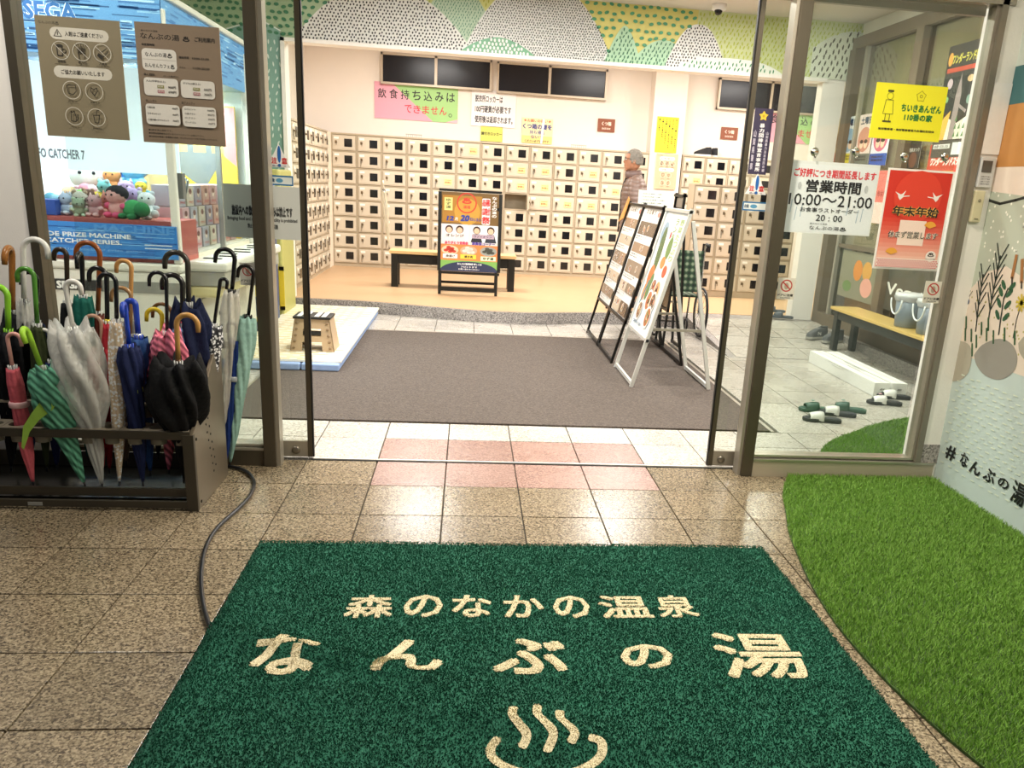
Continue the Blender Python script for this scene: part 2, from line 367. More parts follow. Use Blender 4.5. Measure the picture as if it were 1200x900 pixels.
back_window(1, bk(446, 62).x, bk(577, 70).x, bk(449, 98).z, bk(450, 61).z, [bk(511, 70).x])
back_window(2, bk(583, 73).x, bk(713, 80).x, bk(600, 110).z, bk(600, 73).z, [bk(645, 80).x])
back_window(3, bk(844, 92).x, bk(974, 100).x, bk(846, 128).z, bk(850, 91).z, [bk(906, 100).x])
# right hall wall: granite plinth, wood-grey frames, glass panes, mural strip over
obj('wall_hall_right', B(4.24, 4.36, 4.4, 9.6, 0, 3.45), mat('pane_reflection_backing', '#e9e5da', .6, 0, .15, 2.5), **STR)  # pale tone stands in for the mural's reflection in the panes
obj('baseboard_right', B(4.06, 4.24, 4.45, 9.58, 0, .12), g_grey, **STR)
wood = mat('grey_brown_wood_frame', '#6e6151', .5, 0, .18, 5, stretch=(8, 8, .6))
rw = obj('window_4', MB().box(4.14, 4.26, 4.45, 9.56, 3.10, 3.22).box(4.12, 4.26, 4.45, 9.56, .12, .26), wood, **STR)
for y in (9.42, 8.0, 6.25, 4.55): obj('post', B(4.12, 4.26, y, y+.14, .26, 3.1), wood, rw)
for y in (9.2,): obj('post', B(4.15, 4.26, y, y+.05, .26, 3.1), mat('inner_frame', '#a39d90', .4, .4), rw)
gp = glass('dark_pane', '#dedcd2', .08)
for a, b in ((4.69, 6.25), (6.39, 8.0), (8.14, 9.2)): obj('pane', B(4.19, 4.2, a, b, .26, 3.1), gp, rw)
obj('rail', B(4.16, 4.22, 6.4, 9.2, 1.02, 1.06), wood, rw)
# dark sheet: gloom of the room behind the lower panes, put in as colour
obj('dim_room_sheet', B(4.205, 4.235, 4.7, 9.3, .27, 1.02), mat('dim_room', '#4a463d', .35, 0, .4, 3), rw)
# ---------------- entrance front (outer frame, y about 4.3)
cols = obj('trim_2', B(-1.037, -.975, 4.245, 4.34, 0, 3.1), steel_d, **STR, bevel=.003)
obj('lit_return_face', B(-.975, -.955, 4.26, 4.34, 0, 3.1), steel, cols)  # inner side in lighter steel: its lit look is put into the colour
colr = obj('trim_3', B(1.553, 1.617, 4.245, 4.34, 0, 3.1), steel_d, **STR, bevel=.003)
obj('lit_return_face', B(1.535, 1.553, 4.26, 4.34, 0, 3.1), steel, colr)  # the lit side of this column is coloured paler too
sl = obj('trim_4', B(-2.03, -1.037, 4.26, 4.35, 0, .085), steel_d, **STR)
obj('glazing_bead', B(-2.03, -1.037, 4.255, 4.35, .085, .098).box(-2.03, -1.037, 4.27, 4.35, .104, .116), steel, sl)
sr = obj('trim_5', B(1.617, 2.69, 4.25, 4.35, .0, .09), mat('sill_steel', '#b5a994', .35, .25, .08, 8, stretch=(2, 60, 60)), **STR)
obj('glazing_bead', B(1.617, 2.69, 4.245, 4.35, .09, .103).box(1.617, 2.62, 4.27, 4.35, .110, .122), mat('sill_bead', '#b9b2a4', .3, .8), sr)
obj('trim_6', B(-2.062, -2.022, 4.245, 4.35, 0, 3.1), steel_d, **STR)
fr = obj('trim_7', B(2.572, 2.605, 4.25, 4.35, .10, 3.1), mat('grey_frame', '#857e70', .35, .4), **STR)
obj('steel_bead', B(2.555, 2.572, 4.27, 4.34, .12, 3.1), steel, fr)  # bead in a paler steel than the frame
obj('trim_8', B(-2.04, 2.64, 4.25, 4.36, 2.47, 2.56), steel, **STR)
gl = glass('door_glass', '#f3f6f3', .05)
wl = obj('window_5', B(-2.022, -1.037, 4.30, 4.308, .116, 2.47), gl, **STR)
wr = obj('window_6', B(1.617, 2.56, 4.30, 4.308, .122, 2.47), gl, **STR)
obj('window_7', B(-1.94, 2.56, 4.30, 4.308, 2.56, 3.1), gl, **STR)
def sliding(n, x0, x1, front, knobx):
    d = obj('door_%d' % n, B(x0, x1, 4.388, 4.412, .012, .10), steel, **STR)
    obj('top_rail', B(x0, x1, 4.385, 4.415, 2.44, 2.5), steel, d)
    obj('front_stile', B(front-.012, front+.012, 4.385, 4.415, .012, 2.44), steel_d, d)
    obj('rubber_edge', B(*( (front+.012, front+.02) if front < 0 else (front-.02, front-.012)), 4.39, 4.41, .012, 2.44), mat('black_rubber', '#0e0d0c', .5), d)
    obj('pane', B(x0+.01, x1-.01, 4.397, 4.403, .10, 2.44), gl, d)
    obj('lock', MB().lathe([(.001, 0), (.022, 0), (.022, .006), (.014, .01), (.001, .01)], (knobx, 4.388, .05), 20, (0, -1, 0)), mat('lock_steel', '#8f887c', .3, .9), d)
    return d
dl = sliding(1, -1.93, -.825, -.825, -.90); dr = sliding(2, 1.402, 2.57, 1.415, 1.475)
# porch side walls
obj('wall_left', B(-3.2, -2.06, 4.25, 4.40, 0, 3.1), white_w, **STR)
strip = obj('wall_right_pier', B(2.606, 2.71, 4.262, 4.40, .0, 3.1), mat('white_render', '#ece8df', .7, 0, .03, 10, bump=.1, bscale=60), **STR)
obj('plinth', B(2.606, 2.708, 4.256, 4.30, .10, .21), g_grey, strip)
obj('wall_right', B(2.712, 2.9, -2.6, 4.36, 0, 3.1), mat('mural_wall', '#c9cfc6', .6, 0, .03, 10), **STR)
obj('wall_right_inner', B(2.61, 4.24, 4.40, 4.46, 0, 3.4), white_w, **STR)
# ---------------- grey walk-off mat in its well
gm = mat('grey_loop_carpet', '#574d45', .95, 0, .95, 75, bump=1., bscale=120)
wm = thing('walk_off_mat', 'large grey-brown loop carpet filling the floor inside the doorway', 'mat', (0, 6.8, 0))
obj('carpet', B(-1.53, 2.05, 5.16, 8.44, -.008, .006), gm, wm, bevel=.003)
obj('metal_border', MB().box(2.05, 2.075, 5.14, 8.47, -.01, .006).box(-1.55, -1.53, 5.14, 8.47, -.01, .006).box(-1.53, 2.05, 8.44, 8.47, -.01, .006), mat('border_steel', '#bdb8ae', .3, .8), wm)
# ---------------- mural on the partition
def X(px): return -1.92+(px-335)*.00911
mu = Sheet(.0012); z0, z1 = 2.80, 3.38
def hill(cx, w_, top, base=z0, p=1.6):
    return lambda x: base+(top-base)*max(0, 1-abs((x-cx)/w_)**p) if abs(x-cx) < w_ else -9
regs = [  # (height fn, x0, x1, ground, style)
 (lambda x: 9, -3.08, X(410), '#b4cba6', ('blob', '#3f7f5c', .075)),
 (lambda x: 9, X(390), X(520), '#c9cf8e', ('dash', '#a9b04f', .05)),
 (lambda x: 9, X(520), X(680), '#d8d98a', ('dash', '#b3b33e', .05)),
 (lambda x: 9, X(660), X(810), '#dfd67f', ('blob', '#4f9a72', .085)),
 (lambda x: 9, X(808), 5.7, '#d3dca6', ('dash', '#b6c443', .05)),
 (hill(X(527), .55, 3.55, z0, 1.2), X(460), X(600), '#c3d6bd', ('dash', '#4b8a6a', .032)),
 (hill(X(445), .92, 3.36, z0, 2.2), X(345), X(545), '#f0f0ea', ('dot', '#20221f', .036)),
 (hill(X(622), .80, 3.52, z0, 2.4), X(530), X(712), '#f2f2ee', ('dot', '#2b3a33', .028)),
 (hill(X(575), .40, 2.96, z0, 1.8), X(530), X(622), '#7fb592', ('wdot', '#f4f6f0', .042)),
 (hill(X(722), .20, 3.17, z0, 1.6), X(700), X(745), '#b7dcb9', ('dash', '#2f6f50', .045)),
 (hill(X(770), .36, 3.06, z0, 2), X(728), X(810), '#b7dcb9', ('dash', '#2f6f50', .045)),
 (hill(X(810), .34, 3.24, z0, 2.2), X(772), X(850), '#f3f3ef', ('dot', '#332f2c', .034)),
 (hill(X(852), .62, 2.93, z0, 3), X(790), X(925), '#eef2e6', ('dash', '#3a8a5c', .05)),
 (hill(4.2, .8, 3.3, z0, 2), 3.7, 5.7, '#dfe5d2', ('dash', '#4c4a3a', .07)),
]
def top_at(x, z):
    r = -1
    for i, (h, a, b, c, st) in enumerate(regs):
        if a <= x <= b and z <= h(x): r = i
    return r
for h, a, b, c, st in regs:
    n = 24; P = [(a+(b-a)*k/n, min(z1, max(z0, h(a+(b-a)*k/n)))) for k in range(n+1)]
    mu.poly([(a, z0)]+P+[(b, z0)], c)
# left pier: dashes on teal below a white line
mu.poly([(-3.08, .2), (-1.965, .2), (-1.965, 2.8), (-3.08, 2.8)], '#7fa79b'); mu.poly([(-3.08, 2.8), (-1.965, 2.8), (-1.98, 2.88), (-2.15, 2.93), (-2.4, 2.88), (-2.6, 2.8)], '#7fa79b')
mu.line([(-1.965, 2.86), (-2.12, 2.93), (-2.3, 2.91), (-2.5, 2.84)], .012, '#e7efe6')
mu.k += 1
def mark(x, z, st, j):
    kind, c, s = st
    if kind == 'blob': mu.disc(x, z, .026, c, .017, random.uniform(-.4, .4), 9, False)
    elif kind == 'dot': mu.disc(x, z, s*.24, c, s*.33, random.uniform(-.6, .2), 6, False)
    elif kind == 'wdot': mu.disc(x, z, s*.3, c, s*.42, 0, 8, False)
    else: mu.disc(x, z, s*.15, c, s*.42, random.uniform(-.6, .1), 6, False)
for i, (h, a, b, c, st) in enumerate(regs):
    s = st[2]; zz = z0+s*.5; r = 0
    while zz < z1-s*.3:
        x = max(a, -3.08)+s*(.5 if r % 2 else 0)+s*.3
        while x < min(b, 5.68)-s*.3:
            xx, z_ = x+random.uniform(-.15, .15)*s, zz+random.uniform(-.15, .15)*s
            if top_at(xx, z_) == i and top_at(xx, min(z1-.001, z_+s*.35)) == i: mark(xx, z_, st, 0)
            x += s
        zz += s*.86; r += 1
z = .3
while z < 2.8:
    x = -3.05+random.uniform(0, .04)
    while x < -1.98: mu.disc(x, z, .008, '#dfe9e2', .024, random.uniform(-.5, .3), 6, False); x += .075+random.uniform(-.015, .015)
    z += .07
mural = mu.build('mural', print_mat(), part, (0, 9.597, 0), (1, 0, 0), (0, 0, 1))
# mural strip over the right hall windows
ms = Sheet(.001); ms.rect(4.5, 3.22, 9.58, 3.38, '#dfe5d2')
ms.k += 1
for k in range(70): ms.disc(random.uniform(4.6, 9.5), random.uniform(3.25, 3.36), .012, '#6d8c6a', .03, .4, 6, False)
ms2 = ms.build('mural', print_mat(), bpy.data.objects['wall_hall_right'], (4.238, 0, 0), (0, 1, 0), (0, 0, 1)) if False else None
# ================================================================ LOCKERS
CW, RH = .369, .234
lk_body = mat('locker_beige', '#b5a78f', .45, .1, .04, 8)
lk_door = mat('locker_door_beige', '#cfc4b0', .4, .1, .03, 8)
lk_gap = mat('locker_shadow_gap', '#6d6353', .7)
pane_m = mat('smoked_window', '#17171a', .12, 0, .4, 20)
plate_m = mat('number_plate_white', '#f2efe6', .5)
lock_m = mat('lock_brass_black', '#7a6a52', .35, .6, .6, 260)
d_me = mesh('door', MB().box(-.165, .165, -.012, .006, -.103, .103).box(-.150, .150, -.017, -.012, -.088, .088), lk_door, bevel=.002)
p_me = mesh('pane', B(.008, .122, -.021, -.017, -.054, .058), pane_m)
n_me = mesh('number_plate', B(-.140, -.070, -.021, -.017, .050, .080), plate_m)
l_me = mesh('lock', MB().box(-.128, -.098, -.020, -.017, -.012, .028).lathe([(.001, 0), (.011, 0), (.011, .014), (.006, .018), (.001, .018)], (-.103, -.020, .006), 10, (0, -1, 0)).box(-.106, -.1, -.045, -.036, -.035, .004), lock_m)
key_me = mesh('key', MB().box(-.128, -.114, -.03, -.02, -.045, -.0).box(-.124, -.118, -.034, -.022, -.09, -.045), mat('key_silver', '#9a9488', .3, .8))
ns = Sheet(.0006); ns.rect(0, 0, .115, .09, '#efe49a'); ns.text('使用禁止', .008, .02, .107, .052, '#c4452c', .02); ns.rect(.01, .066, .105, .072, '#4f5a3a')
def notice(door):
    o = ns.build('notice', print_mat(), None, (0, 0, 0), (1, 0, 0), (0, 0, 1)); me = o.data; bpy.data.objects.remove(o); return me
nt_me = notice(None); nt_me.transform(Matrix.Translation((.008, -.024, -.045)))
WIN = {'notice': set()}
def make_door(cabinet, loc, rz=0, note=False, ajar=0, dark=False, key=False):
    d = link('door', d_me, cabinet, loc); d.rotation_euler = (0, 0, rz+ajar)
    if note: link('notice', nt_me, d)
    else: link('pane', p_me, d)
    link('number_plate', n_me, d); link('lock', l_me, d)
    if key: link('key', key_me, d)
    return d
def locker(x0, y, ncol, nrow, ztop, label, rz=0, notes=(), opens=(), name='shoe_locker', group=None, depth=.31, skip=0):
    """front face at local y=0 facing -y, left lower corner at the origin"""
    base = .10 if nrow == 8 else .12
    t = thing(name, label, 'locker', (x0, y, zr), group); t.rotation_euler = (0, 0, rz); ORG[t.name] = Vector((0, 0, 0))
    W_, T = ncol*CW, ztop-zr
    b = MB().box(0, .012, 0, depth, 0, T).box(W_-.012, W_, 0, depth, 0, T).box(0, W_, depth-.012, depth, 0, T).box(-.002, W_+.002, -.008, depth, T-.022, T)
    for c in range(1, ncol): b.box(c*CW-.009, c*CW+.009, 0, depth-.012, 0, T-.02)
    z_b = T-.022-nrow*RH
    b.box(0, W_, .004, depth-.012, 0, max(z_b, .02))
    for r in range(1, nrow): b.box(.01, W_-.01, .002, depth-.012, z_b+r*RH-.008, z_b+r*RH+.008)
    if not opens: b.box(.01, W_-.01, .0075, .012, .01, T-.02)
    else:
        for c in range(ncol):
            for r in range(nrow):
                if (c, r) not in opens: b.box(c*CW+.009, (c+1)*CW-.009, .0075, .012, z_b+(nrow-1-r)*RH+.008, z_b+(nrow-r)*RH-.008)
    obj('body', b, lk_body, t)
    for c in range(ncol):
        for r in range(nrow):
            zc = T-.022-(r+.5)*RH; xc = (c+.5)*CW; k = (c, r)
            if k in opens:
                d = make_door(t, (xc+.165, -.165, zc), radians(90)); continue
            make_door(t, (xc, 0, zc), 0, k in notes, random.uniform(0, .05) if random.random() < .1 else 0, key=random.random() < .35)
    return t
# notes: (column from the left corner, row from top)
N = {(5, 0), (4, 2), (7, 1), (8, 1), (10, 1), (7, 2), (8, 2), (8, 3), (9, 3), (10, 3), (11, 2), (12, 2), (12, 3), (6, 2)} - {(6, 2)}
names = ['in the left corner', 'second from the left corner', 'third from the left corner', 'behind the event poster, one door open', 'fifth from the left corner', 'left of the walking man', 'narrow one left of the boxed pillar']
xb = -2.05
for u in range(7):
    nc = 2 if u < 6 else 1; c0 = u*2
    locker(xb+c0*CW, 13.25, nc, 8, 2.07, 'tall beige shoe locker, far wall, '+names[u], notes={(c-c0, r) for c, r in N if c0 <= c < c0+nc}, opens=({(7-c0, 3)} if c0 <= 7 < c0+nc else ()), group='shoe lockers on the far wall')
for u, lb in enumerate(('first right of the boxed pillar, shoes on top', 'second right of the boxed pillar')):
    locker(3.27+u*2*CW, 13.25, 2, 8, 2.07, 'tall beige shoe locker, '+lb, notes={(0, 1)} if u == 0 else (), group='shoe lockers on the far wall')
for u, lb in enumerate(('nearest the doorway', 'second from the doorway', 'third from the doorway')):
    locker(-2.05, 9.95+u*2*CW, 2, 8, 2.07, 'beige shoe locker along the left side wall, '+lb, rz=radians(90), group='shoe lockers on the left side wall')
locker(-2.05, 12.164, 2, 8, 2.07, 'beige shoe locker along the left side wall, tight in the corner', rz=radians(90), group='shoe lockers on the left side wall')
obj('trim_9', B(-2.40, -2.05, 12.905, 13.25, zr, 2.07), mat('filler_panel', '#efe4d2', .5), **STR)
for u, lb in enumerate(('left half', 'right half')):
    locker(3.02+u*2*CW, 11.42, 2, 6, 1.635, 'low six-row beige shoe locker at the right, '+lb+' of the pair', group='low free-standing shoe lockers')
# dark shoes and key baskets on top of the lockers
def shoe(name, label, loc, yaw, L=.27, col='#1b1b1d', sole='#e8e6e0', mark=None, group=None, strap='#d8d5cd'):
    t = thing(name, label, 'shoe', loc, group); t.rotation_euler = (0, 0, yaw); ORG[t.name] = Vector((0, 0, 0))
    P = [(-.50, .0), (-.46, .12), (-.3, .155), (0, .13), (.25, .175), (.42, .15), (.5, .03), (.48, -.1), (.25, -.16), (0, -.12), (-.3, -.14), (-.46, -.11)]
    P = [(x*L, y*L) for x, y in smooth(P+[P[0]], 3)[:-1]]
    obj('sole', MB().prism(P, 0, .028), mat('sole_'+sole, sole, .6), t, bevel=.003)
    def up(x, y, z):
        k = (x/L+.5)   # 0 heel .. 1 toe
        top = .105-.07*max(0, (k-.35)/.65)**1.1+(.012 if k < .2 else 0)
        return z*top
    mb = MB(); n = len(P); rings = []
    for q in range(7):
        h = q/6; sh = 1-.28*h**2; rings.append([(x*(1-.05*h), y*sh*(.96), .026+up(x, y, h)*(.95)) for x, y in P])
    v = [p for r in rings for p in r]; f = [(i*n+k, i*n+(k+1) % n, (i+1)*n+(k+1) % n, (i+1)*n+k) for i in range(6) for k in range(n)]+[tuple(6*n+k for k in range(n))]
    mb.add(v, f, True); obj('upper', mb, mat('upper_'+col, col, .7), t)
    lc = MB()
    for q in range(4): lc.bar((L*(.02+.07*q), -.022, .113-.016*q), (L*(.02+.07*q), .022, .113-.016*q), .006, .004)
    obj('laces', lc, mat('laces_white', '#cfccc4', .8), t)
    obj('collar', MB().lathe([(.018, 0), (.034, .004), (.032, .012), (.02, .004)], (-.28*L, 0, .122), 14, mod=None), mat('collar_dark', '#2a2a2a', .8), t)
    if mark:
        for sd in (-1, 1):
            s = Sheet(); s.text(mark, -.02, -.018, .025, .018, '#d9d8d2', .03)
            s.build('side_letter', print_mat(), t, (0, sd*(-.128*L*.98-.001), .062), (-sd*-1, 0, 0), (0, .1*sd, 1))
    return t
p = atY(826, 178, 13.4)
shoe('sneaker', 'black sneaker with white sole lying on top of the lockers right of the pillar', (p.x-.04, 13.38, 2.07), 2.9, .27)
shoe('sneaker', 'black sneaker tucked behind its mate on top of the right lockers', (p.x+.10, 13.50, 2.07), 2.7, .27)
for u, lb in ((485, 'left, over the fourth locker column'), (678, 'right, over the eleventh locker column')):
    p = atY(u, 158 if u < 500 else 172, 13.3); t = thing('key_tray', 'small wire key tray on the locker tops, '+lb, 'tray', (p.x, 13.36, 2.07), 'key trays on the lockers')
    mb = MB()
    for k in range(8): mb.bar((p.x-.11+k*.031, 13.3, 2.073), (p.x-.11+k*.031, 13.42, 2.073), .006).bar((p.x-.11+k*.031, 13.3, 2.073), (p.x-.11+k*.031, 13.3, 2.11), .006)
    obj('wires', mb, mat('tray_wire', '#b8b2a8', .3, .8), t)
    obj('rim', MB().bar((p.x-.12, 13.3, 2.11), (p.x+.12, 13.3, 2.11), .012), mat('tray_wire', '#b8b2a8', .3, .8), t)
# ================================================================ BACK WALL NOTICES
def wallsign(name, label, q, draw, base='#f4f3ee', y=13.57, cat='sign', tilt=0, th=.004):
    (u0, v0), (u1, v1) = q  # lower left, upper right pixel
    a, b = atY(u0, v0, y), atY(u1, v1, y)
    return sign(name, label, cat, (a.x, y, a.z), b.x-a.x, b.z-a.z, draw, base=base, thick=th)
def d_banner(s, w_, h_):
    s.poly([(0, 0), (w_*.70, 0), (w_*.2, h_), (0, h_)], '#f0a9bd'); s.poly([(w_*.70, 0), (w_, 0), (w_, h_), (w_*.2, h_)], '#a6d488')
    s.poly([(w_*.85, 0), (w_, 0), (w_, h_*.1)], '#f0b9c6')
    for i, ch in enumerate('飲食持ち込みは'): s.text(ch, w_*(.04+.137*i), h_*(.56 if ch != 'は' else .57), w_*(.04+.137*i+.10), h_*.82, '#2c2b2c', .012)
    for i, ch in enumerate('できません'): s.text(ch, w_*(.36+.105*i), h_*.20, w_*(.36+.105*i+.085), h_*.42, '#d8404c', .012)
    s.ring(w_*.91, h_*.2, h_*.05, h_*.015, '#2c2b2c')
wallsign('wall_banner', 'pink and green banner about food and drink, below the left window', ((439, 138), (537, 102)), d_banner)
wallsign('wall_banner', 'pink and green food banner partly hidden by the right steel column', ((885, 165), (975, 132)), d_banner)
def d_coin(s, w_, h_):
    for i, t in enumerate(('脱衣所ロッカーは', '100円硬貨が必要です', '使用後は返却されます。')):
        s.text(t, w_*.08, h_*(.68-.29*i), w_*(.70, .90, .94)[i], h_*(.88-.29*i), '#1d1d1f', .03)
wallsign('wall_notice', 'white paper notice on coin lockers under the windows', ((552, 147), (605, 109)), d_coin, '#f6f1f0')
wallsign('wall_notice', 'small yellow-green paper label just above the lockers', ((563, 165), (589, 149)), lambda s, w_, h_: s.text('鍵付きロッカー', w_*.03, h_*.4, w_*.97, h_*.62, '#3c3a22', .03), '#d9d768')
def d_key(s, w_, h_):
    s.rect(0, 0, w_, h_*.3, '#f3d98a'); s.text('★お願いお願い★', w_*.05, h_*.84, w_*.95, h_*.96, '#d8583e', .02); s.text('くつ箱の鍵を', w_*.02, h_*.56, w_*.98, h_*.78, '#3a3f86', .04)
    s.text('持ち帰ら', w_*.25, h_*.36, w_*.75, h_*.52, '#4a4f8e', .02); s.text('ないで', w_*.3, h_*.19, w_*.7, h_*.33, '#4a4f8e', .02); s.text('ください必ず返却です', w_*.1, h_*.04, w_*.9, h_*.14, '#2c2c2c', .02)
    s.poly([(w_*.62, 0), (w_*.68, 0), (w_*.74, h_*.98), (w_*.66, h_)], '#ffffff')
wallsign('wall_poster', 'yellow and white poster with blue words on shoe box keys', ((611, 167), (648, 140)), d_key, '#f7e7b4', cat='poster')
d_br = lambda s, w_, h_: (s.text('くつ箱', w_*.22, h_*.48, w_*.78, h_*.78, '#f3e6d6', .03), s.text('SHOE BOX', w_*.25, h_*.18, w_*.75, h_*.32, '#f3e6d6', .02))
wallsign('wall_plaque', 'brown wooden shoe box plaque on the wall above the walking man', ((700, 154), (721, 140)), d_br, '#8a4a2c', th=.012)
wallsign('wall_plaque', 'brown wooden shoe box plaque under the far right window', ((844, 163), (865, 150)), d_br, '#8a4a2c', th=.012)
def d_ylw(s, w_, h_):
    for c, n in enumerate((15, 12, 14, 12, 9, 6)):
        t = '靴はロッカーに入れ鍵は各自でお持ち下さい貴重品'[c:c+n]; s.vtext(t, w_*(.86-.155*c), h_*(.96-.06*n), w_*(.86-.155*c+.075), h_*.95, '#3a3512', .03)
wallsign('wall_notice', 'bright yellow notice with vertical writing on the boxed pillar', ((767, 178), (796, 138)), d_ylw, '#f3e534', y=13.24)
def circ_icons(s, w_, h_, pale, ink):
    s.text('なんぶの湯♨', w_*.04, h_*.93, w_*.28, h_*.96, ink); 
    s.rect(w_*.16, h_*.815, w_*.86, h_*.915, pale, r=h_*.049); s.rect(w_*.16, h_*.50, w_*.86, h_*.60, pale, r=h_*.049)
    s.text('入館はご遠慮ください', w_*.34, h_*.845, w_*.79, h_*.885, ink, .02); s.text('ご協力お願いいたします', w_*.25, h_*.53, w_*.77, h_*.57, ink, .02)
    s.line([(w_*.21, h_*.84), (w_*.255, h_*.895), (w_*.30, h_*.84), (w_*.21, h_*.84)], h_*.005, ink); s.line([(w_*.255, h_*.878), (w_*.255, h_*.852)], h_*.006, ink)
    R = h_*.077
    for i, cx in enumerate((.27, .52, .77)):
        x, y = w_*cx, h_*.725; s.ring(x, y, R, R*.07, pale)
        if i == 0: s.rect(x-R*.42, y-R*.62, x+R*.25, y+R*.45, ink, r=R*.12); s.rect(x-R*.30, y-R*.5, x+R*.13, y+R*.3, '#8b7f6a', r=R*.1); s.ring(x+R*.38, y-R*.05, R*.25, R*.09, ink); s.disc(x-R*.08, y+R*.5, R*.38, ink, R*.16)
        elif i == 1:
            for a in range(5): s.line([(x-R*.35+a*R*.17, y-R*.1), (x-R*.4+a*R*.2, y+R*.45+(a == 2)*R*.1)], R*.09, ink)
            s.line([(x-R*.3, y-R*.8), (x-R*.38, y-R*.15), (x+R*.4, y-R*.15), (x+R*.25, y-R*.8)], R*.08, ink)
            for a in range(5): s.line([(x-R*.5+a*R*.25, y+R*.55), (x-R*.56+a*R*.28, y+R*.75)], R*.06, ink)
        else: s.poly([(x-R*.6, y-R*.3), (x-R*.1, y-R*.75), (x+R*.1, y-R*.3), (x-R*.4, y+.0)], ink); s.line([(x-R*.45, y+R*.3), (x, y+R*.1), (x+R*.55, y+R*.55)], R*.08, ink); s.line([(x+R*.1, y-R*.4), (x+R*.7, y+R*.2)], R*.08, ink)
        s.line([(x-R*.7, y+R*.7), (x+R*.7, y-R*.7)], R*.06, pale)
        s.text(('泥酔', '暴力団', '刺青'), x-R*.4, h_*.622, x+R*.4, h_*.642, ink) if False else s.text(('泥酔者', '暴力団', '入墨者')[i], x-R*.45, h_*.625, x+R*.45, h_*.645, ink, .02)
        s.rect(x-R*.75, h_*.612, x+R*.75, h_*.615, ink)
    for i, (cx, cy) in enumerate(((.36, .40), (.63, .40), (.36, .18), (.63, .18))):
        x, y = w_*cx, h_*cy; s.ring(x, y, R, R*.07, pale)
        if i == 0: s.line([(x-R*.5, y+R*.5), (x+R*.45, y+R*.55), (x+R*.5, y-R*.1), (x+R*.1, y-R*.5), (x-R*.4, y-R*.35), (x-R*.5, y+R*.5)], R*.09, ink)
        elif i == 1: s.line([(x, y-R*.45), (x-R*.38, y+R*.05), (x-R*.3, y+R*.4), (x, y+R*.2), (x+R*.3, y+R*.4), (x+R*.38, y+R*.05), (x, y-R*.45)], R*.09, ink)
        elif i == 2: s.line([(x-R*.35, y-R*.55), (x-R*.3, y+R*.55), (x-R*.15, y+R*.4), (x+R*.05, y+R*.55), (x+R*.2, y-R*.1), (x+R*.15, y-R*.6), (x-R*.35, y-R*.55)], R*.09, ink); s.line([(x+R*.25, y-R*.5), (x+R*.45, y-R*.2), (x+R*.45, y+R*.2)], R*.09, ink)
        else: s.line([(x-R*.3, y+R*.25), (x-R*.2, y-R*.6), (x+R*.2, y-R*.6), (x+R*.35, y+R*.25), (x-R*.3, y+R*.25)], R*.09, ink); s.line([(x, y+R*.2), (x+R*.1, y+R*.75), (x+R*.35, y+R*.8)], R*.08, ink)
        s.text(('おむつ', '妊婦の方', 'ペット', '飲食物持込')[i], x-R*.5, y-R*1.32, x+R*.5, y-R*1.12, ink, .02); s.rect(x-R*.7, y-R*1.42, x+R*.7, y-R*1.40, ink)
wallsign('wall_poster', 'beige icon poster with rules on the pillar right of the walking man', ((766, 221), (795, 181)), lambda s, w_, h_: circ_icons(s, w_, h_, '#f3ece2', '#5e4a3a'), '#cdb595', y=13.23, cat='poster')
# ceiling lamps and camera
t = thing('ceiling_lamp', 'round white disc lamp under the locker room ceiling', 'lamp', (-.05, 12.3, 3.38)); 
obj('shade', MB().lathe([(.01, -.16), (.17, -.15), (.21, -.11), (.20, -.07), (.03, -.06)], (-.05, 12.3, 3.38), 28), mat('lamp_opal', '#fff8ea', .4, emit=2.5), t)
obj('rod', MB().lathe([(.03, -.08), (.03, 0)], (-.05, 12.3, 3.38), 12), mat('lamp_white', '#f2f0ea', .5), t)
p = atY(842, 2, 9.3)
t = thing('security_camera', 'white dome security camera on the ceiling in front of the mural', 'camera', (p.x, 9.25, 3.38))
obj('housing', MB().lathe([(.01, 0), (.075, 0), (.075, -.05), (.05, -.065), (.01, -.065)][::-1], (p.x, 9.25, 3.38), 20), mat('lamp_white', '#f2f0ea', .5), t)
obj('lens_dome', MB().ball((p.x-.01, 9.23, 3.315), .042), mat('dome_black', '#08080a', .1), t)
# ================================================================ HALL AND LOCKER ROOM FURNITURE
blk = mat('black_powder_coat', '#15140f', .45, .2)
ply = mat('pale_wood_top', '#d9b578', .35, 0, .12, 4, stretch=(2, 20, 2))
t = thing('long_bench', 'long bench with pale wood top and black legs before the far lockers', 'bench', (-.18, 11.15, zr+.002))
obj('seat', B(-1.0, .63, 10.95, 11.32, .555, .595), mat('bench_wood_far', '#dcbc86', .35, 0, .1, 3, stretch=(.6, 16, 1)), t, bevel=.004)
obj('apron', B(-.93, .56, 10.99, 11.03, .43, .55).box(-.93, .56, 11.24, 11.28, .43, .55), blk, t)
for x in (-.975, .53):
    for y in (10.965, 11.22): obj('leg', B(x, x+.085, y, y+.085, zr+.002, .555), blk, t)
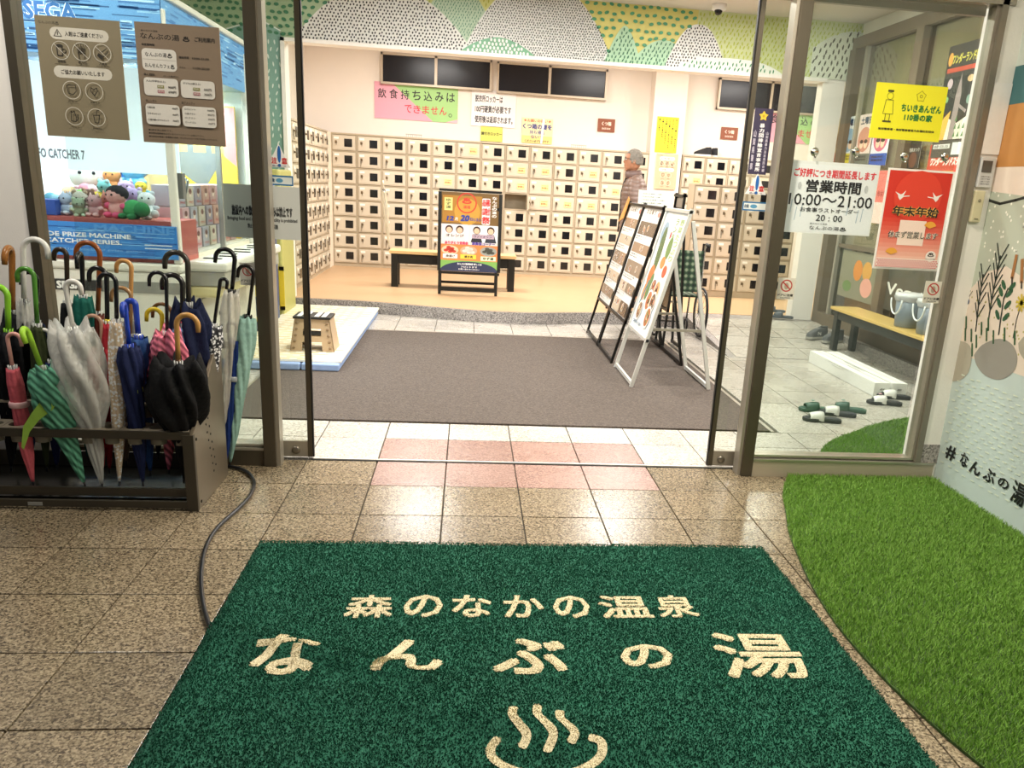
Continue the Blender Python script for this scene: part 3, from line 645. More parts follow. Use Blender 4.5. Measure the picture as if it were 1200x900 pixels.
# event poster stand
def d_event(s, w_, h_):
    s.rect(0, h_*.60, w_, h_, '#7a5c2c'); s.rect(w_*.03, h_*.62, w_*.70, h_*.96, '#b07d2a')
    s.disc(w_*.45, h_*.76, w_*.22, '#c99a3a'); s.ring(w_*.44, h_*.87, w_*.17, w_*.022, '#d4402c'); s.text('♨', w_*.36, h_*.86, w_*.52, h_*.94, '#d4402c', .03); s.text('湯福', w_*.38, h_*.80, w_*.50, h_*.84, '#d4402c', .02)
    s.rect(w_*.06, h_*.77, w_*.20, h_*.93, '#e9dc8a'); s.vtext('ゆず湯', w_*.09, h_*.79, w_*.17, h_*.92, '#4a5a2a', .02)
    s.rect(w_*.70, h_*.61, w_*.84, h_*.94, '#f6eeee', r=w_*.02); s.vtext('感謝祭', w_*.70, h_*.61, w_*.84, h_*.94, '#d93030', .07)
    s.vtext('なんぶの湯の', w_*.87, h_*.70, w_*.95, h_*.97, '#f3f0ea', .03)
    s.text('12', w_*.10, h_*.64, w_*.22, h_*.70, '#2f3f9a', .05, .2); s.text('月', w_*.24, h_*.645, w_*.29, h_*.685, '#f4f2ea', .03); s.text('20', w_*.33, h_*.64, w_*.48, h_*.72, '#2f3f9a', .06, .2); s.text('日(土)', w_*.50, h_*.645, w_*.68, h_*.69, '#2f3f9a', .03)
    s.rect(w_*.02, h_*.37, w_*.49, h_*.60, '#efe7ea', r=w_*.03); s.rect(w_*.51, h_*.37, w_*.98, h_*.60, '#f2f2f4', r=w_*.03)
    for cx, c in ((.15, '#c8543f'), (.33, '#d9574a'), (.62, '#26262b'), (.86, '#2f3340')):
        s.disc(w_*cx, h_*.535, w_*.065, '#3a241c'); s.disc(w_*cx, h_*.525, w_*.048, '#edc3a5'); s.poly([(w_*(cx-.10), h_*.38), (w_*(cx+.10), h_*.38), (w_*(cx+.06), h_*.485), (w_*(cx-.06), h_*.485)], c if cx > .5 else '#f0e6e4')
    s.rect(w_*.54, h_*.43, w_*.92, h_*.48, '#b9a4b5'); s.text('ヴァイオリン', w_*.57, h_*.44, w_*.88, h_*.47, '#4a3c50', .02); s.text('オレンジ', w_*.10, h_*.44, w_*.40, h_*.475, '#3c2c24', .03)
    s.text('ありがとう音楽会', w_*.08, h_*.345, w_*.48, h_*.385, '#d9406a', .05); s.text('演奏会コーナー', w_*.54, h_*.345, w_*.94, h_*.385, '#5a3fa4', .05)
    s.rect(0, h_*.14, w_, h_*.345, '#e8894a')
    for cx, c, c2 in ((.17, '#c9402f', '#f2c9a8'), (.49, '#f0e2d6', '#d8a98f'), (.83, '#4b4d45', '#9aa09a')):
        s.disc(w_*cx, h_*.27, w_*.145, c2, h_*.06)
        for k in range(7): s.disc(w_*cx+w_*.10*cos(k*2.4)*(.3+.1*k), h_*.27+h_*.04*sin(k*2.4)*(.3+.1*k), w_*.04, c, h_*.018, step=(k == 0), n=10)
    s.rect(w_*.05, h_*.165, w_*.30, h_*.22, '#f4f4f2'); s.text('唐揚げ', w_*.10, h_*.175, w_*.26, h_*.21, '#5a4634', .03); s.rect(w_*.35, h_*.165, w_*.62, h_*.22, '#f2d64a'); s.text('焼き肉', w_*.42, h_*.175, w_*.56, h_*.21, '#3c2c1c', .04); s.rect(w_*.70, h_*.15, w_*.96, h_*.205, '#f6f3d2'); s.text('ゆず湯', w_*.74, h_*.16, w_*.92, h_*.198, '#3c4c2c', .04)
    s.rect(0, 0, w_, h_*.14, '#7fb45a'); s.poly([(w_*(.5+.5*cos(a)), h_*.13*sin(a)) for a in [pi*k/14 for k in range(15)]], '#2a3354')
    s.text('なんぶの湯感謝祭 詳しくは', w_*.30, h_*.085, w_*.72, h_*.11, '#ffffff', .03); s.text('フロントまで', w_*.36, h_*.05, w_*.64, h_*.07, '#ffffff', .02); s.text('お問い合わせください', w_*.32, h_*.02, w_*.68, h_*.04, '#ffffff', .02)
t = thing('poster_stand', 'black metal stand with colourful event poster, in front of the long bench', 'sign stand', (.02, 10.47, zr+.002))
O = Vector((-.34, 10.47, .42)); tl = Vector((0, .05, .94)).normalized(); w_, h_ = .715, .94
def fr_pt(a, b, c=0): return O+Vector((1, 0, 0))*a+tl*b+Vector((1, 0, 0)).cross(tl)*c
mb = MB()
mb.bar(fr_pt(-.02, -.02), fr_pt(w_+.02, -.02), .04, .03).bar(fr_pt(-.02, h_+.02), fr_pt(w_+.02, h_+.02), .04, .03).bar(fr_pt(-.01, 0), fr_pt(-.01, h_), .04, .03).bar(fr_pt(w_+.01, 0), fr_pt(w_+.01, h_), .04, .03)
mb.bar(fr_pt(w_/2, 0, -.012), fr_pt(w_/2, h_, -.012), w_, .006); obj('frame', mb, blk, t)
s = Sheet(); s.rect(0, 0, w_, h_, '#efece4'); d_event(s, w_, h_); s.build('print', print_mat(), t, O+Vector((0, -.004, 0)), (1, 0, 0), tl)
for x in (-.34, .36): obj('leg', MB().bar((x, 10.46, zr+.002), (x, 10.475, .42), .035), blk, t); obj('leg', MB().bar((x, 10.80, zr+.002), (x, 10.51, 1.2), .03), blk, t)
obj('crossbar', MB().bar((-.34, 10.46, .20), (.36, 10.46, .20), .03, .05).bar((-.34, 10.75, .25), (.36, 10.75, .25), .03), blk, t)
# folding step stool on a patterned board over blue foam
t = thing('foam_board', 'blue foam slab pallet under the patterned board', 'foam', (-1.2, 8, 0.006))
for k in range(3): obj('foam_block', B(-1.885+.30*k+.012, -1.885+.30*(k+1), 6.50, 9.44, .007, .062), mat('blue_foam', '#8fa6cf', .8, 0, .15, 18, bump=.4), t, bevel=.01)
def d_plank(s, w_, h_):
    s.rect(0, 0, w_, h_, '#e6dfca'); s.k += 1
    for r in range(44):
        for c in range(5):
            x, y = w_*(.02+.2*c+(.1 if r % 2 else 0)), h_*(.005+r*.0225); 
            if x+.15*w_ < w_: s.rect(x, y, x+w_*.14, y+h_*.010, random.choice(['#cdb47a', '#d6c392', '#c7ac72', '#dacda4']), False)
    s.k += 1; s.rect(w_*.78, h_*.50, w_, h_, '#f1efe8') if False else None
sign('patterned_board', 'cream board with straw-coloured brick pattern lying on the blue foam', 'board', (-1.885, 6.56, .064), .91, 2.90, d_plank, (1, 0, 0), (0, 1, 0), base='#ece6d6', thick=.016)
zb = .082
t = thing('folding_stool', 'small folding step stool, beige with black and white striped top, on the patterned board', 'stool', (-1.30, 7.0, zb))
cb = mat('beige_plastic', '#b39a7a', .45); bk_ = mat('stool_top_black', '#1a1a18', .5)
X0, X1, Y0, Y1, ZT = -1.395, -1.115, 6.92, 7.14, .365
O_ = Vector((0, 0, 0))
obj('seat', B(X0-.01, X1+.01, Y0-.02, Y1+.02, ZT-.02, ZT), bk_, t, bevel=.004)
for k, x in enumerate((X0+.02, X0+.075, X0+.16, X0+.215)): obj('white_stripe', B(x, x+.035, Y0, Y1, ZT, ZT+.003), mat('stripe_white', '#dedcd4', .5), t)
for y, nm in ((Y0, 'front_panel'), (Y1, 'rear_panel')):
    sp = -.03 if y == Y0 else .03; mb = MB()
    def q(x, z): k = (ZT-.02-z)/(ZT-.02-zb); return Vector((x+(x-(X0+X1)/2)*.28*k, y+sp*k, z))
    for a, b, c, d in ((X0, X0+.075, zb, ZT-.02), (X1-.075, X1, zb, ZT-.02), (X0+.075, X1-.075, ZT-.10, ZT-.02), (X0+.075, X1-.075, zb+.075, zb+.125)):
        v = [q(a, c), q(b, c), q(b, d), q(a, d)]; v += [p+Vector((0, .012, 0)) for p in v]
        mb.add(v, [(0, 1, 2, 3), (7, 6, 5, 4), (0, 4, 5, 1), (1, 5, 6, 2), (2, 6, 7, 3), (3, 7, 4, 0)])
    obj(nm, mb, cb, t)
mb = MB()
for sx in (-1, 1):
    xx = (X0+X1)/2
    for za, zb_ in ((zb, ZT-.02),):
        k = .28; xa = xx+sx*.14*(1+k); xb_ = xx+sx*.14
        mb.add([(xa, Y0-.03, za), (xa, Y1+.03, za), (xb_, Y1, zb_), (xb_, Y0, zb_), (xa-sx*.008, Y0-.03, za), (xa-sx*.008, Y1+.03, za), (xb_-sx*.008, Y1, zb_), (xb_-sx*.008, Y0, zb_)], [(0, 1, 2, 3), (7, 6, 5, 4), (0, 4, 5, 1), (1, 5, 6, 2), (2, 6, 7, 3), (3, 7, 4, 0)])
obj('side_panel', mb, cb, t)
obj('hinge_bar', B(X0+.07, X1-.07, Y0-.022, Y0-.012, zb+.135, zb+.165), bk_, t)
for sx in (-1, 1):
    for k in range(5): obj('rivet', MB().lathe([(.001, 0), (.012, 0), (.012, .006), (.001, .006)], ((X0+X1)/2+sx*(.118+.007*(4-k)), Y0-.008-.006*(4-k), zb+.03+.05*k), 10, (0, -1, 0)), mat('rivet_brown', '#8a7254', .5), t)
# ---------------- three menu stands, boards leaning to the right
def easel(label, y0, y1, frame, draw, xf=1.30, ztop=1.39, zlo=.37, group='menu stands beside the doorway', xt=1.665, back=1.95, name='menu_stand', legw=.022):
    t = thing(name, label, 'sign stand', ((xf+back)/2, (y0+y1)/2, .006), group)
    fm = mat('easel_'+frame, frame, .4, .4)
    def pt(z): return xf+(xt-xf)*(z/ztop)
    for y in (y0+.02, y1-.02):
        obj('front_leg', MB().bar((pt(.006), y, .006), (pt(zlo+.05), y, zlo+.05), legw, legw, (0, 1, 0)), fm, t)
        obj('back_leg', MB().bar((back, y, .006), (xt+.02, y, 1.30), legw, legw, (0, 1, 0)), fm, t)
    obj('foot_bar', MB().bar((pt(.03), y0+.02, .03), (pt(.03), y1-.02, .03), .02, .03), fm, t); obj('foot_bar', MB().bar((back-.01, y0+.02, .03), (back-.01, y1-.02, .03), .02, .03), fm, t)
    z_ = .47; obj('brace', MB().bar((pt(z_)+.02, y0+.03, z_), (back-(back-xt)*z_/1.3, y0+.03, z_), .012, .02), mat('brace_grey', '#8d8878', .5), t)
    a, b = Vector((pt(zlo), 0, zlo)), Vector((pt(ztop), 0, ztop)); d = (b-a); L = d.length; d.normalize(); n = Vector((0, -1, 0)).cross(d)
    W_ = y1-y0; o = Vector((a.x, y1, a.z))  # seen from the left: local x runs towards -y
    def fp(u, v, c=0): return o+Vector((0, -1, 0))*u+d*v+n*c
    k = .024; mb = MB().bar(fp(0, k/2, .0), fp(W_, k/2, 0), k, k).bar(fp(0, L-k, 0), fp(W_, L-k, 0), k*2, k).bar(fp(k/2, 0), fp(k/2, L), k, k, n).bar(fp(W_-k/2, 0), fp(W_-k/2, L), k, k, n)
    obj('frame', mb, fm, t)
    back_b = MB().add([fp(u, v, c) for c in (-.012, -.006) for u, v in ((k, k), (W_-k, k), (W_-k, L-k), (k, L-k))], [(0, 3, 2, 1), (4, 5, 6, 7), (0, 1, 5, 4), (1, 2, 6, 5), (2, 3, 7, 6), (3, 0, 4, 7)])
    obj('panel', back_b, mat('panel_black', '#1c1b18', .6), t)
    s = Sheet(); s.rect(0, 0, W_-2*k, L-2*k, '#f4f2ee'); draw(s, W_-2*k, L-2*k); s.build('print', print_mat('gloss_print', .25), t, fp(k, k, -.002), (0, -1, 0), d)
    return t, fp, L
FOOD = ['#b7714a', '#8e4a34', '#d9a066', '#6f5a48', '#c98b6a', '#e2c8a2', '#7d3f34', '#a89478']
def dish(s, x, y, r, seed):
    R = random.Random(seed); s.disc(x, y, r, '#eeeae4'); s.disc(x, y, r*.8, R.choice(FOOD)); s.k += 1
    for k in range(9): a, q = R.random()*6.28, R.random()*r*.6; s.disc(x+q*cos(a), y+q*sin(a), r*R.uniform(.12, .28), R.choice(FOOD+['#7f8f4a', '#c4402f']), step=False, n=7)
def d_menu(seed):
    def f(s, w_, h_):
        R = random.Random(seed); s.text('お品書き', w_*.2, h_*.93, w_*.7, h_*.975, '#8c8378', .03); s.disc(w_*.86, h_*.94, w_*.07, '#d98a80', h_*.025)
        y = .87
        while y > .1:
            n = R.choice((1, 2, 3)); hh = R.choice((.10, .13)); 
            for k in range(n):
                x0 = w_*(.06+.9*k/n); x1 = w_*(.06+.9*(k+1)/n-.03); s.rect(x0, h_*(y-hh), x1, h_*(y-.01), R.choice(['#e9e2d8', '#cdbca6', '#a2846a', '#6b5646', '#8f7a66']))
                for j in range(3): dish(s, x0+(x1-x0)*R.uniform(.25, .75), h_*(y-hh*R.uniform(.3, .7)), min(x1-x0, h_*hh)*.24, R.random())
            y -= hh+.012
            for j in range(2): s.text(R.choice(['お食事セット', '本日のおすすめ', '定食 980円', '温泉カフェ', 'からあげ定食']), w_*.06, h_*(y-.012-.022*j), w_*R.uniform(.4, .8), h_*(y-.022*j), '#4c4640', .01)
            y -= .055
    return f
easel('black framed menu stand farthest from the entrance, leftmost of the three', 8.03, 8.80, '#12110e', d_menu(3))
easel('black framed menu stand in the middle, between the far black and the white stand', 7.18, 8.02, '#14120f', d_menu(8))
def d_veg(s, w_, h_):
    s.rect(0, 0, w_, h_, '#dfe7e8'); s.rect(w_*.30, h_*.22, w_*.97, h_*.97, '#f2efe2', r=.03)
    s.disc(w_*.18, h_*.80, w_*.14, '#93a9b8', h_*.10); s.disc(w_*.24, h_*.66, w_*.11, '#4d6a3c', h_*.20, .1); s.disc(w_*.20, h_*.44, w_*.13, '#d9743a', h_*.10); s.disc(w_*.14, h_*.30, w_*.08, '#e08a4a', h_*.08)
    s.disc(w_*.30, h_*.36, w_*.08, '#5a7f4a', h_*.12, -.2); s.line([(w_*.1, h_*.2), (w_*.22, h_*.4)], w_*.05, '#3f7f8a')
    s.disc(w_*.62, h_*.70, w_*.10, '#6b8a4c', h_*.09); s.disc(w_*.55, h_*.58, w_*.10, '#e58a4c', h_*.05); s.disc(w_*.75, h_*.52, w_*.09, '#c95a3a', h_*.05); s.disc(w_*.5, h_*.80, w_*.03, '#b83a4c', h_*.03)
    s.vtext('野菜たっぷり', w_*.74, h_*.60, w_*.90, h_*.94, '#a9c48a', .02); s.vtext('ランチ', w_*.55, h_*.76, w_*.68, h_*.94, '#8cab74', .02)
    for k in range(4): dish(s, w_*(.50+.2*(k % 2)), h_*(.36-.10*(k//2)), w_*.13, k)
    dish(s, w_*.22, h_*.15, w_*.12, 9); dish(s, w_*.7, h_*.14, w_*.13, 10); s.text('OPEN 11:00', w_*.1, h_*.04, w_*.5, h_*.065, '#4a6a8a', .02)
easel('white framed menu stand with vegetable poster, nearest the entrance', 6.29, 7.06, '#d8d7d0', d_veg, legw=.028, xf=1.315)
# further stand behind, facing right, and a paper sign stand
def d_dark(s, w_, h_):
    s.rect(0, 0, w_, h_, '#1c1916'); s.rect(w_*.06, h_*.90, w_*.94, h_*.98, '#8d7f72')
t, fp, L = easel('black stand with dark photo poster behind the white menu stand', 8.02, 8.38, '#0f0e0c', d_dark, xf=1.96, xt=2.04, back=2.14, ztop=1.50, group='dark stands behind')
p0 = atY(763, 240, 8.9); p1 = atY(786, 221, 8.9)
t = thing('notice_stand', 'grey tabletop notice on a thin pole behind the middle menu stand', 'sign stand', (1.97, 9.28, .006))
obj('pole', MB().tube([(1.97, 9.28, .02), (1.97, 9.28, 1.30)], .014), steel, t); obj('foot', MB().lathe([(.12, 0), (.12, .012), (.03, .025)], (1.97, 9.28, .006), 24), blk, t)
s = Sheet(); s.rect(0, 0, .36, .27, '#dbe0d2')
for k in range(7): s.text('ご利用のお客様へ お願い', .03, .225-.032*k, .03+.28*random.uniform(.6, 1), .240-.032*k, '#5a5f58', .01, .1)
obj('backing', B(1.84, 2.20, 9.28, 9.29, 1.24, 1.51), mat('notice_back', '#e4e6dc', .5), t); s.build('print', print_mat(), t, (1.84, 9.278, 1.24), (1, 0, 0), (0, 0, 1))
t = thing('orange_pouch', 'orange cloth hanging over the top corner of the far menu stand', 'cloth', (1.60, 8.80, 1.30))
mb = MB().add([(1.645, 8.82, 1.44), (1.625, 8.68, 1.42), (1.585, 8.72, 1.22), (1.56, 8.83, 1.18), (1.65, 8.82, 1.43), (1.635, 8.68, 1.41), (1.595, 8.72, 1.22), (1.57, 8.83, 1.18)], [(0, 1, 2, 3), (7, 6, 5, 4), (0, 4, 5, 1), (1, 5, 6, 2), (2, 6, 7, 3), (3, 7, 4, 0)]); obj('cloth', mb, mat('orange_cloth', '#d59a52', .8, 0, .2, 20), t)
# ---------------- wheelchair
cx, cy = 2.27, 8.75; RW = .27
t = thing('wheelchair', 'folding wheelchair with dark green plaid back, behind the menu stands', 'wheelchair', (cx, cy, .006))
tire = mat('tyre_black', '#17181a', .6); chrome = mat('chair_chrome', '#b5b5b0', .25, .9)
for sx in (-1, 1):
    x = cx+sx*.25; C_ = Vector((x, cy, RW+.007))
    ringp = lambda r: [C_+Vector((0, r*cos(a), r*sin(a))) for a in [2*pi*k/28 for k in range(29)]]
    wh = obj('wheel', MB().tube(ringp(RW-.013), .013, 6, False), tire, t); hb = MB().tube(ringp(.22), .007, 5, False).tube([C_-Vector((.03, 0, 0)), C_+Vector((.03, 0, 0))], .022, 10)
    for k in range(12): a = 2*pi*k/12; hb.tube([C_, C_+Vector((0, (RW-.02)*cos(a), (RW-.02)*sin(a)))], .0022, 4)
    obj('spokes', hb, chrome, wh)
    x2 = cx+sx*.2; c2 = Vector((x2, cy+.38, .08)); obj('caster', MB().tube([c2+Vector((0, .065*cos(a), .065*sin(a))) for a in [2*pi*k/16 for k in range(17)]], .010, 6, False), tire, t)
    xx = cx+sx*.21
    obj('side_frame', MB().tube([(xx, cy-.05, .30), (xx, cy-.05, .95), (xx, cy-.08, 1.0), (xx, cy-.18, 1.0)], .011).tube([(xx, cy-.05, .45), (xx, cy+.36, .45), (xx, cy+.40, .12)], .011).tube([(xx, cy-.05, .66), (xx, cy+.22, .66), (xx, cy+.26, .45)], .011), chrome, t)
    obj('push_handle', MB().tube([(xx, cy-.10, 1.0), (xx, cy-.20, .99)], .018), tire, t)
def plaid(name):
    m = bpy.data.materials.new(name); m.use_nodes = True; nt = m.node_tree; n = nt.nodes; Lk = nt.links; b = n['Principled BSDF']; tc = n.new('ShaderNodeTexCoord'); a = None
    for d in 'XZ':
        wv = n.new('ShaderNodeTexWave'); wv.bands_direction = d; wv.inputs['Scale'].default_value = 5; wv.inputs['Distortion'].default_value = 0; Lk.new(tc.outputs['Object'], wv.inputs[0])
        if a is None: a = wv
        else:
            mx = n.new('ShaderNodeMath'); mx.operation = 'ADD'; Lk.new(a.outputs['Fac'], mx.inputs[0]); Lk.new(wv.outputs['Fac'], mx.inputs[1])
            r = n.new('ShaderNodeValToRGB'); r.color_ramp.elements[0].color = lin('#16201a'); r.color_ramp.elements[1].color = lin('#8f9a80'); e = r.color_ramp.elements.new(.55); e.color = lin('#2f4a34'); mm = n.new('ShaderNodeMath'); mm.operation = 'MULTIPLY'; mm.inputs[1].default_value = .5; Lk.new(mx.outputs[0], mm.inputs[0]); Lk.new(mm.outputs[0], r.inputs[0]); Lk.new(r.outputs[0], b.inputs['Base Color'])
    b.inputs['Roughness'].default_value = .8; return m
pl = plaid('green_plaid'); obj('backrest', B(cx-.2, cx+.2, cy-.06, cy-.045, .50, .93), pl, t, bevel=.005); obj('seat', B(cx-.2, cx+.2, cy-.04, cy+.34, .44, .465), pl, t, bevel=.006)
obj('footrest', B(cx-.17, cx+.17, cy+.42, cy+.54, .10, .115), blk, t)
# ---------------- right hand bench, buckets, boxes
t = thing('shoe_bench', 'bench with yellow wood top and dark legs along the right hall wall', 'bench', (3.93, 7.2, 0))
obj('seat', B(3.74, 4.04, 6.20, 8.24, .445, .475), mat('bench_wood_near', '#d2b268', .3, 0, .15, 3, stretch=(16, .8, 1)), t, bevel=.004)
dk = mat('bench_leg_dark', '#2b2f2d', .5); obj('apron', B(3.77, 3.80, 6.27, 8.17, .36, .445).box(3.98, 4.01, 6.27, 8.17, .36, .445), dk, t)
for x in (3.765, 3.965):
    for y in (6.26, 8.1): obj('leg', B(x, x+.05, y, y+.08, .002, .445), dk, t)
for u, yb, lb in ((0, 6.98, 'left clear plastic bin with white lid on the shoe bench'), (1, 6.60, 'right clear plastic bin with white handle on the shoe bench')):
    c = Vector((3.89, yb, .477)); t = thing('plastic_bin', lb, 'bin', c, 'clear bins on the bench')
    obj('tub', MB().lathe([(.095, 0), (.10, .005), (.118, .27), (.114, .27), (.094, .008), (.001, .008)], c, 22), mat('frosted_plastic', '#8f9ba6', .35, 0, .15, 9, alpha=.75), t)
    obj('rim', MB().lathe([(.114, .262), (.128, .268), (.128, .282), (.114, .284)], c, 22), mat('bin_white', '#e9ebea', .5), t)
    obj('bag_liner', MB().lathe([(.122, .225), (.132, .26), (.130, .290), (.105, .296), (.04, .28)], c, 26, mod=lambda a, h: 1+.05*sin(9*a+h*60)), mat('bag_white', '#e2e4e4', .4, alpha=.55), t)
    obj('handle', MB().tube([c+Vector((-.126, .095*cos(a), .24-.13*sin(a))) for a in [pi*k/12 for k in range(13)]], .007), mat('bin_white', '#e9ebea', .5), t)
    obj('contents', MB().ball(c+Vector((0, 0, .13)), (.085, .085, .11)), mat('grey_cloth', '#6d7680', .8, 0, .3, 14), t)
cbx = mat('white_card', '#eceae6', .6, 0, .03, 10)
for x0, lb, y1 in ((3.32, 'left of the two long white cartons under the bench', 7.62), (3.47, 'right of the two long white cartons under the bench', 7.60)):
    t = thing('long_carton', lb, 'box', (x0+.07, 6.95, 0), 'long white cartons')
    obj('carton', B(x0, x0+.132, 6.27, y1, .002, .115), cbx, t, bevel=.002); obj('flap_seam', B(x0+.068, x0+.072, 6.27, y1, .115, .1165), mat('seam_grey', '#b8b4ae', .6), t)
    s = Sheet(); s.text('LED直管形 40W形', .2, .035, .62, .055, '#6a6762', .01); s.text('取扱注意', .2, .075, .45, .09, '#8a8782', .01)
    s.build('side_print', print_mat(), t, (x0+.01, 6.5, .117), (0, 1, 0), (-1, 0, 0))
    s = Sheet(); s.text('40W', .05, .05, .09, .07, '#55524e', .02); s.build('end_print', print_mat(), t, (x0, 6.268, 0), (1, 0, 0), (0, 0, 1))
# ---------------- slippers
def slide(label, loc, yaw, sole, strap, group, L=.27, logo=None):
    t = thing('slide_sandal', label, 'slipper', loc, group); t.rotation_euler = (0, 0, yaw); ORG[t.name] = Vector((0, 0, 0))
    P = [(-.5, 0), (-.46, .13), (-.3, .155), (-.05, .13), (.2, .175), (.4, .16), (.5, .03), (.47, -.10), (.25, -.15), (-.05, -.13), (-.3, -.15), (-.46, -.12)]
    P = [(x*L, y*L) for x, y in smooth(P+[P[0]], 3)[:-1]]
    sm = mat('slide_'+sole, sole, .55); obj('sole', MB().prism(P, 0, .026), sm, t, bevel=.005)
    obj('footbed', MB().prism([(x*.88, y*.86) for x, y in P], .025, .029), mat('bed_'+sole, sole, .75, var=.2, scale=90), t)
    mb = MB(); rows = []
    for i in range(5):
        x = L*(-.02+.36*i/4); hw = L*(.150+.02*i/4); top = (.056, .059, .057, .051, .043)[i]; rows.append([(x, hw*cos(a)*1.02, .012+top*max(0, sin(a))**.6) for a in [pi*k/12 for k in range(13)]])
    v = [p for r in rows for p in r]; v2 = [(x, y*.93, z-.006) for x, y, z in v]; n = 13; o = len(v)
    f = [(i*n+k, i*n+k+1, (i+1)*n+k+1, (i+1)*n+k) for i in range(4) for k in range(12)]
    mb.add(v+v2, f+[tuple(q+o for q in reversed(g)) for g in f]+[(k, k+o, k+1+o, k+1) for k in range(12)]+[(4*n+k, 4*n+k+1, 4*n+k+1+o, 4*n+k+o) for k in range(12)], True)
    obj('strap', mb, mat('strap_'+strap, strap, .5), t)
    if logo: obj('strap_mark', MB().lathe([(.001, 0), (.014, 0), (.014, .003), (.001, .003)], (L*.15, 0, .080), 12), mat('mark_'+logo, logo, .5), t)
    return t
wb, gr, bw = ('#33363a', '#dddcd6'), ('#3c5c4e', '#3c5c4e'), ('#2c2d31', '#e4e3df')
for (u, v, yaw, c, lb, lg, g) in (
    (963, 494, 2.95, wb, 'dark slide with white strap, front one of the nearest pair inside the right glass', None, 'white-strapped slides nearest the glass'),
    (981, 487, 2.85, wb, 'dark slide with white strap, rear one of the nearest pair, partly covered', None, 'white-strapped slides nearest the glass'),
    (957, 482, 3.05, gr, 'left green clog-like slide behind the nearest white-strapped pair', '#6f9a8e', 'green slides'),
    (993, 482, 2.80, gr, 'right green slide pointing towards the white-strapped pair', '#6f9a8e', 'green slides'),
    (1036, 474, 2.95, bw, 'black slide with white strap, front one of the pair by the white cartons', '#d9a8b4', 'white-strapped slides by the cartons'),
    (1047, 467, 3.00, bw, 'black slide with white strap, rear one of the pair by the white cartons', None, 'white-strapped slides by the cartons')):
    p = fl(u, v); slide(lb, (p.x, p.y, .002), yaw, c[0], c[1], g, logo=lg)
for u, v, lb in ((906, 375, 'farther grey slide sandal at the top of the ramp by the right steel column'), (915, 380, 'nearer grey slide sandal at the top of the ramp by the right steel column')):
    p = fl(u, v, .07); slide(lb, (p.x, p.y, zramp(p.y)+.008), 2.9, '#4d535b', '#4d535b', 'grey slides on the ramp')
for x_, y_, lb in ((3.78, 8.56, 'grey sneaker with white N at left under the bench'), (3.90, 8.42, 'grey sneaker with white N at right under the bench')):
    shoe('sneaker', lb, (x_, y_, zramp(y_)+.010), pi+.35, .27, '#5b5d5f', '#a7a49c', 'N', 'grey sneakers under the bench')
# ---------------- posters on the right hall windows (x = 4.18, facing -x)
def wallR(name, label, yl, yr, z0, z1, draw, base='#f2efe8', x=4.184, cat='poster'):
    return sign(name, label, cat, (x, yl, z0), yl-yr, z1-z0, draw, (0, -1, 0), (0, 0, 1), base)
def d_flyer(c1, c2, c3, num=None):
    def f(s, w_, h_):
        s.rect(0, 0, w_, h_, c1); s.rect(0, 0, w_, h_*.22, c3); s.disc(w_*.5, h_*.5, w_*.42, c2, h_*.25); s.disc(w_*.36, h_*.40, w_*.12, '#f0cfb2'); s.disc(w_*.64, h_*.40, w_*.12, '#f0cfb2'); s.disc(w_*.36, h_*.46, w_*.12, '#3a2a24', h_*.04); s.disc(w_*.64, h_*.46, w_*.12, '#3a2a24', h_*.04)
        s.text('土曜日' if not num else num, w_*.12, h_*(.80 if not num else .04), w_*.88, h_*(.95 if not num else .18), '#1f3a5c' if not num else '#b8322a', .04)
        for k in range(2): s.text('開催決定', w_*.1, h_*(.14-.06*k), w_*.8, h_*(.18-.06*k), '#2c2c2c', .02) if not num else None
    return f
yp = lambda u, v: atX(u, v, 4.184).y
zp = lambda u, v: atX(u, v, 4.184).z
for (u0, u1, vt, vb, f, lb) in ((971, 988, 141, 191, d_flyer('#cdbb86', '#8f6a34', '#c7602f', '28'), 'golden flyer with red 28, leftmost on the right hall window'),
        (990, 1008, 138, 192, d_flyer('#dfe6ea', '#8fb2cc', '#e3d24a'), 'pale blue flyer with yellow foot, second of the row'),
        (1009, 1026, 135, 193, d_flyer('#e6d3cb', '#c98a78', '#6a6f66'), 'pink and grey flyer, third of the row'),
        (1028, 1048, 130, 194, d_flyer('#e4e2ee', '#d86f8a', '#2f57b0'), 'flyer with blue foot, fourth of the row behind the yellow sign'),
        (1066, 1081, 166, 197, lambda s, w_, h_: (s.rect(0, 0, w_, h_, '#3a3733'), s.text('温泉まつり', w_*.1, h_*.6, w_*.9, h_*.75, '#cfc9bd', .02), s.disc(w_*.5, h_*.3, w_*.3, '#6d4a3a')), 'dark flyer beside the middle window post')):
    wallR('flyer', lb, yp(u0, vt), yp(u1, vt), zp(u0, vb), zp(u0, vt), f)
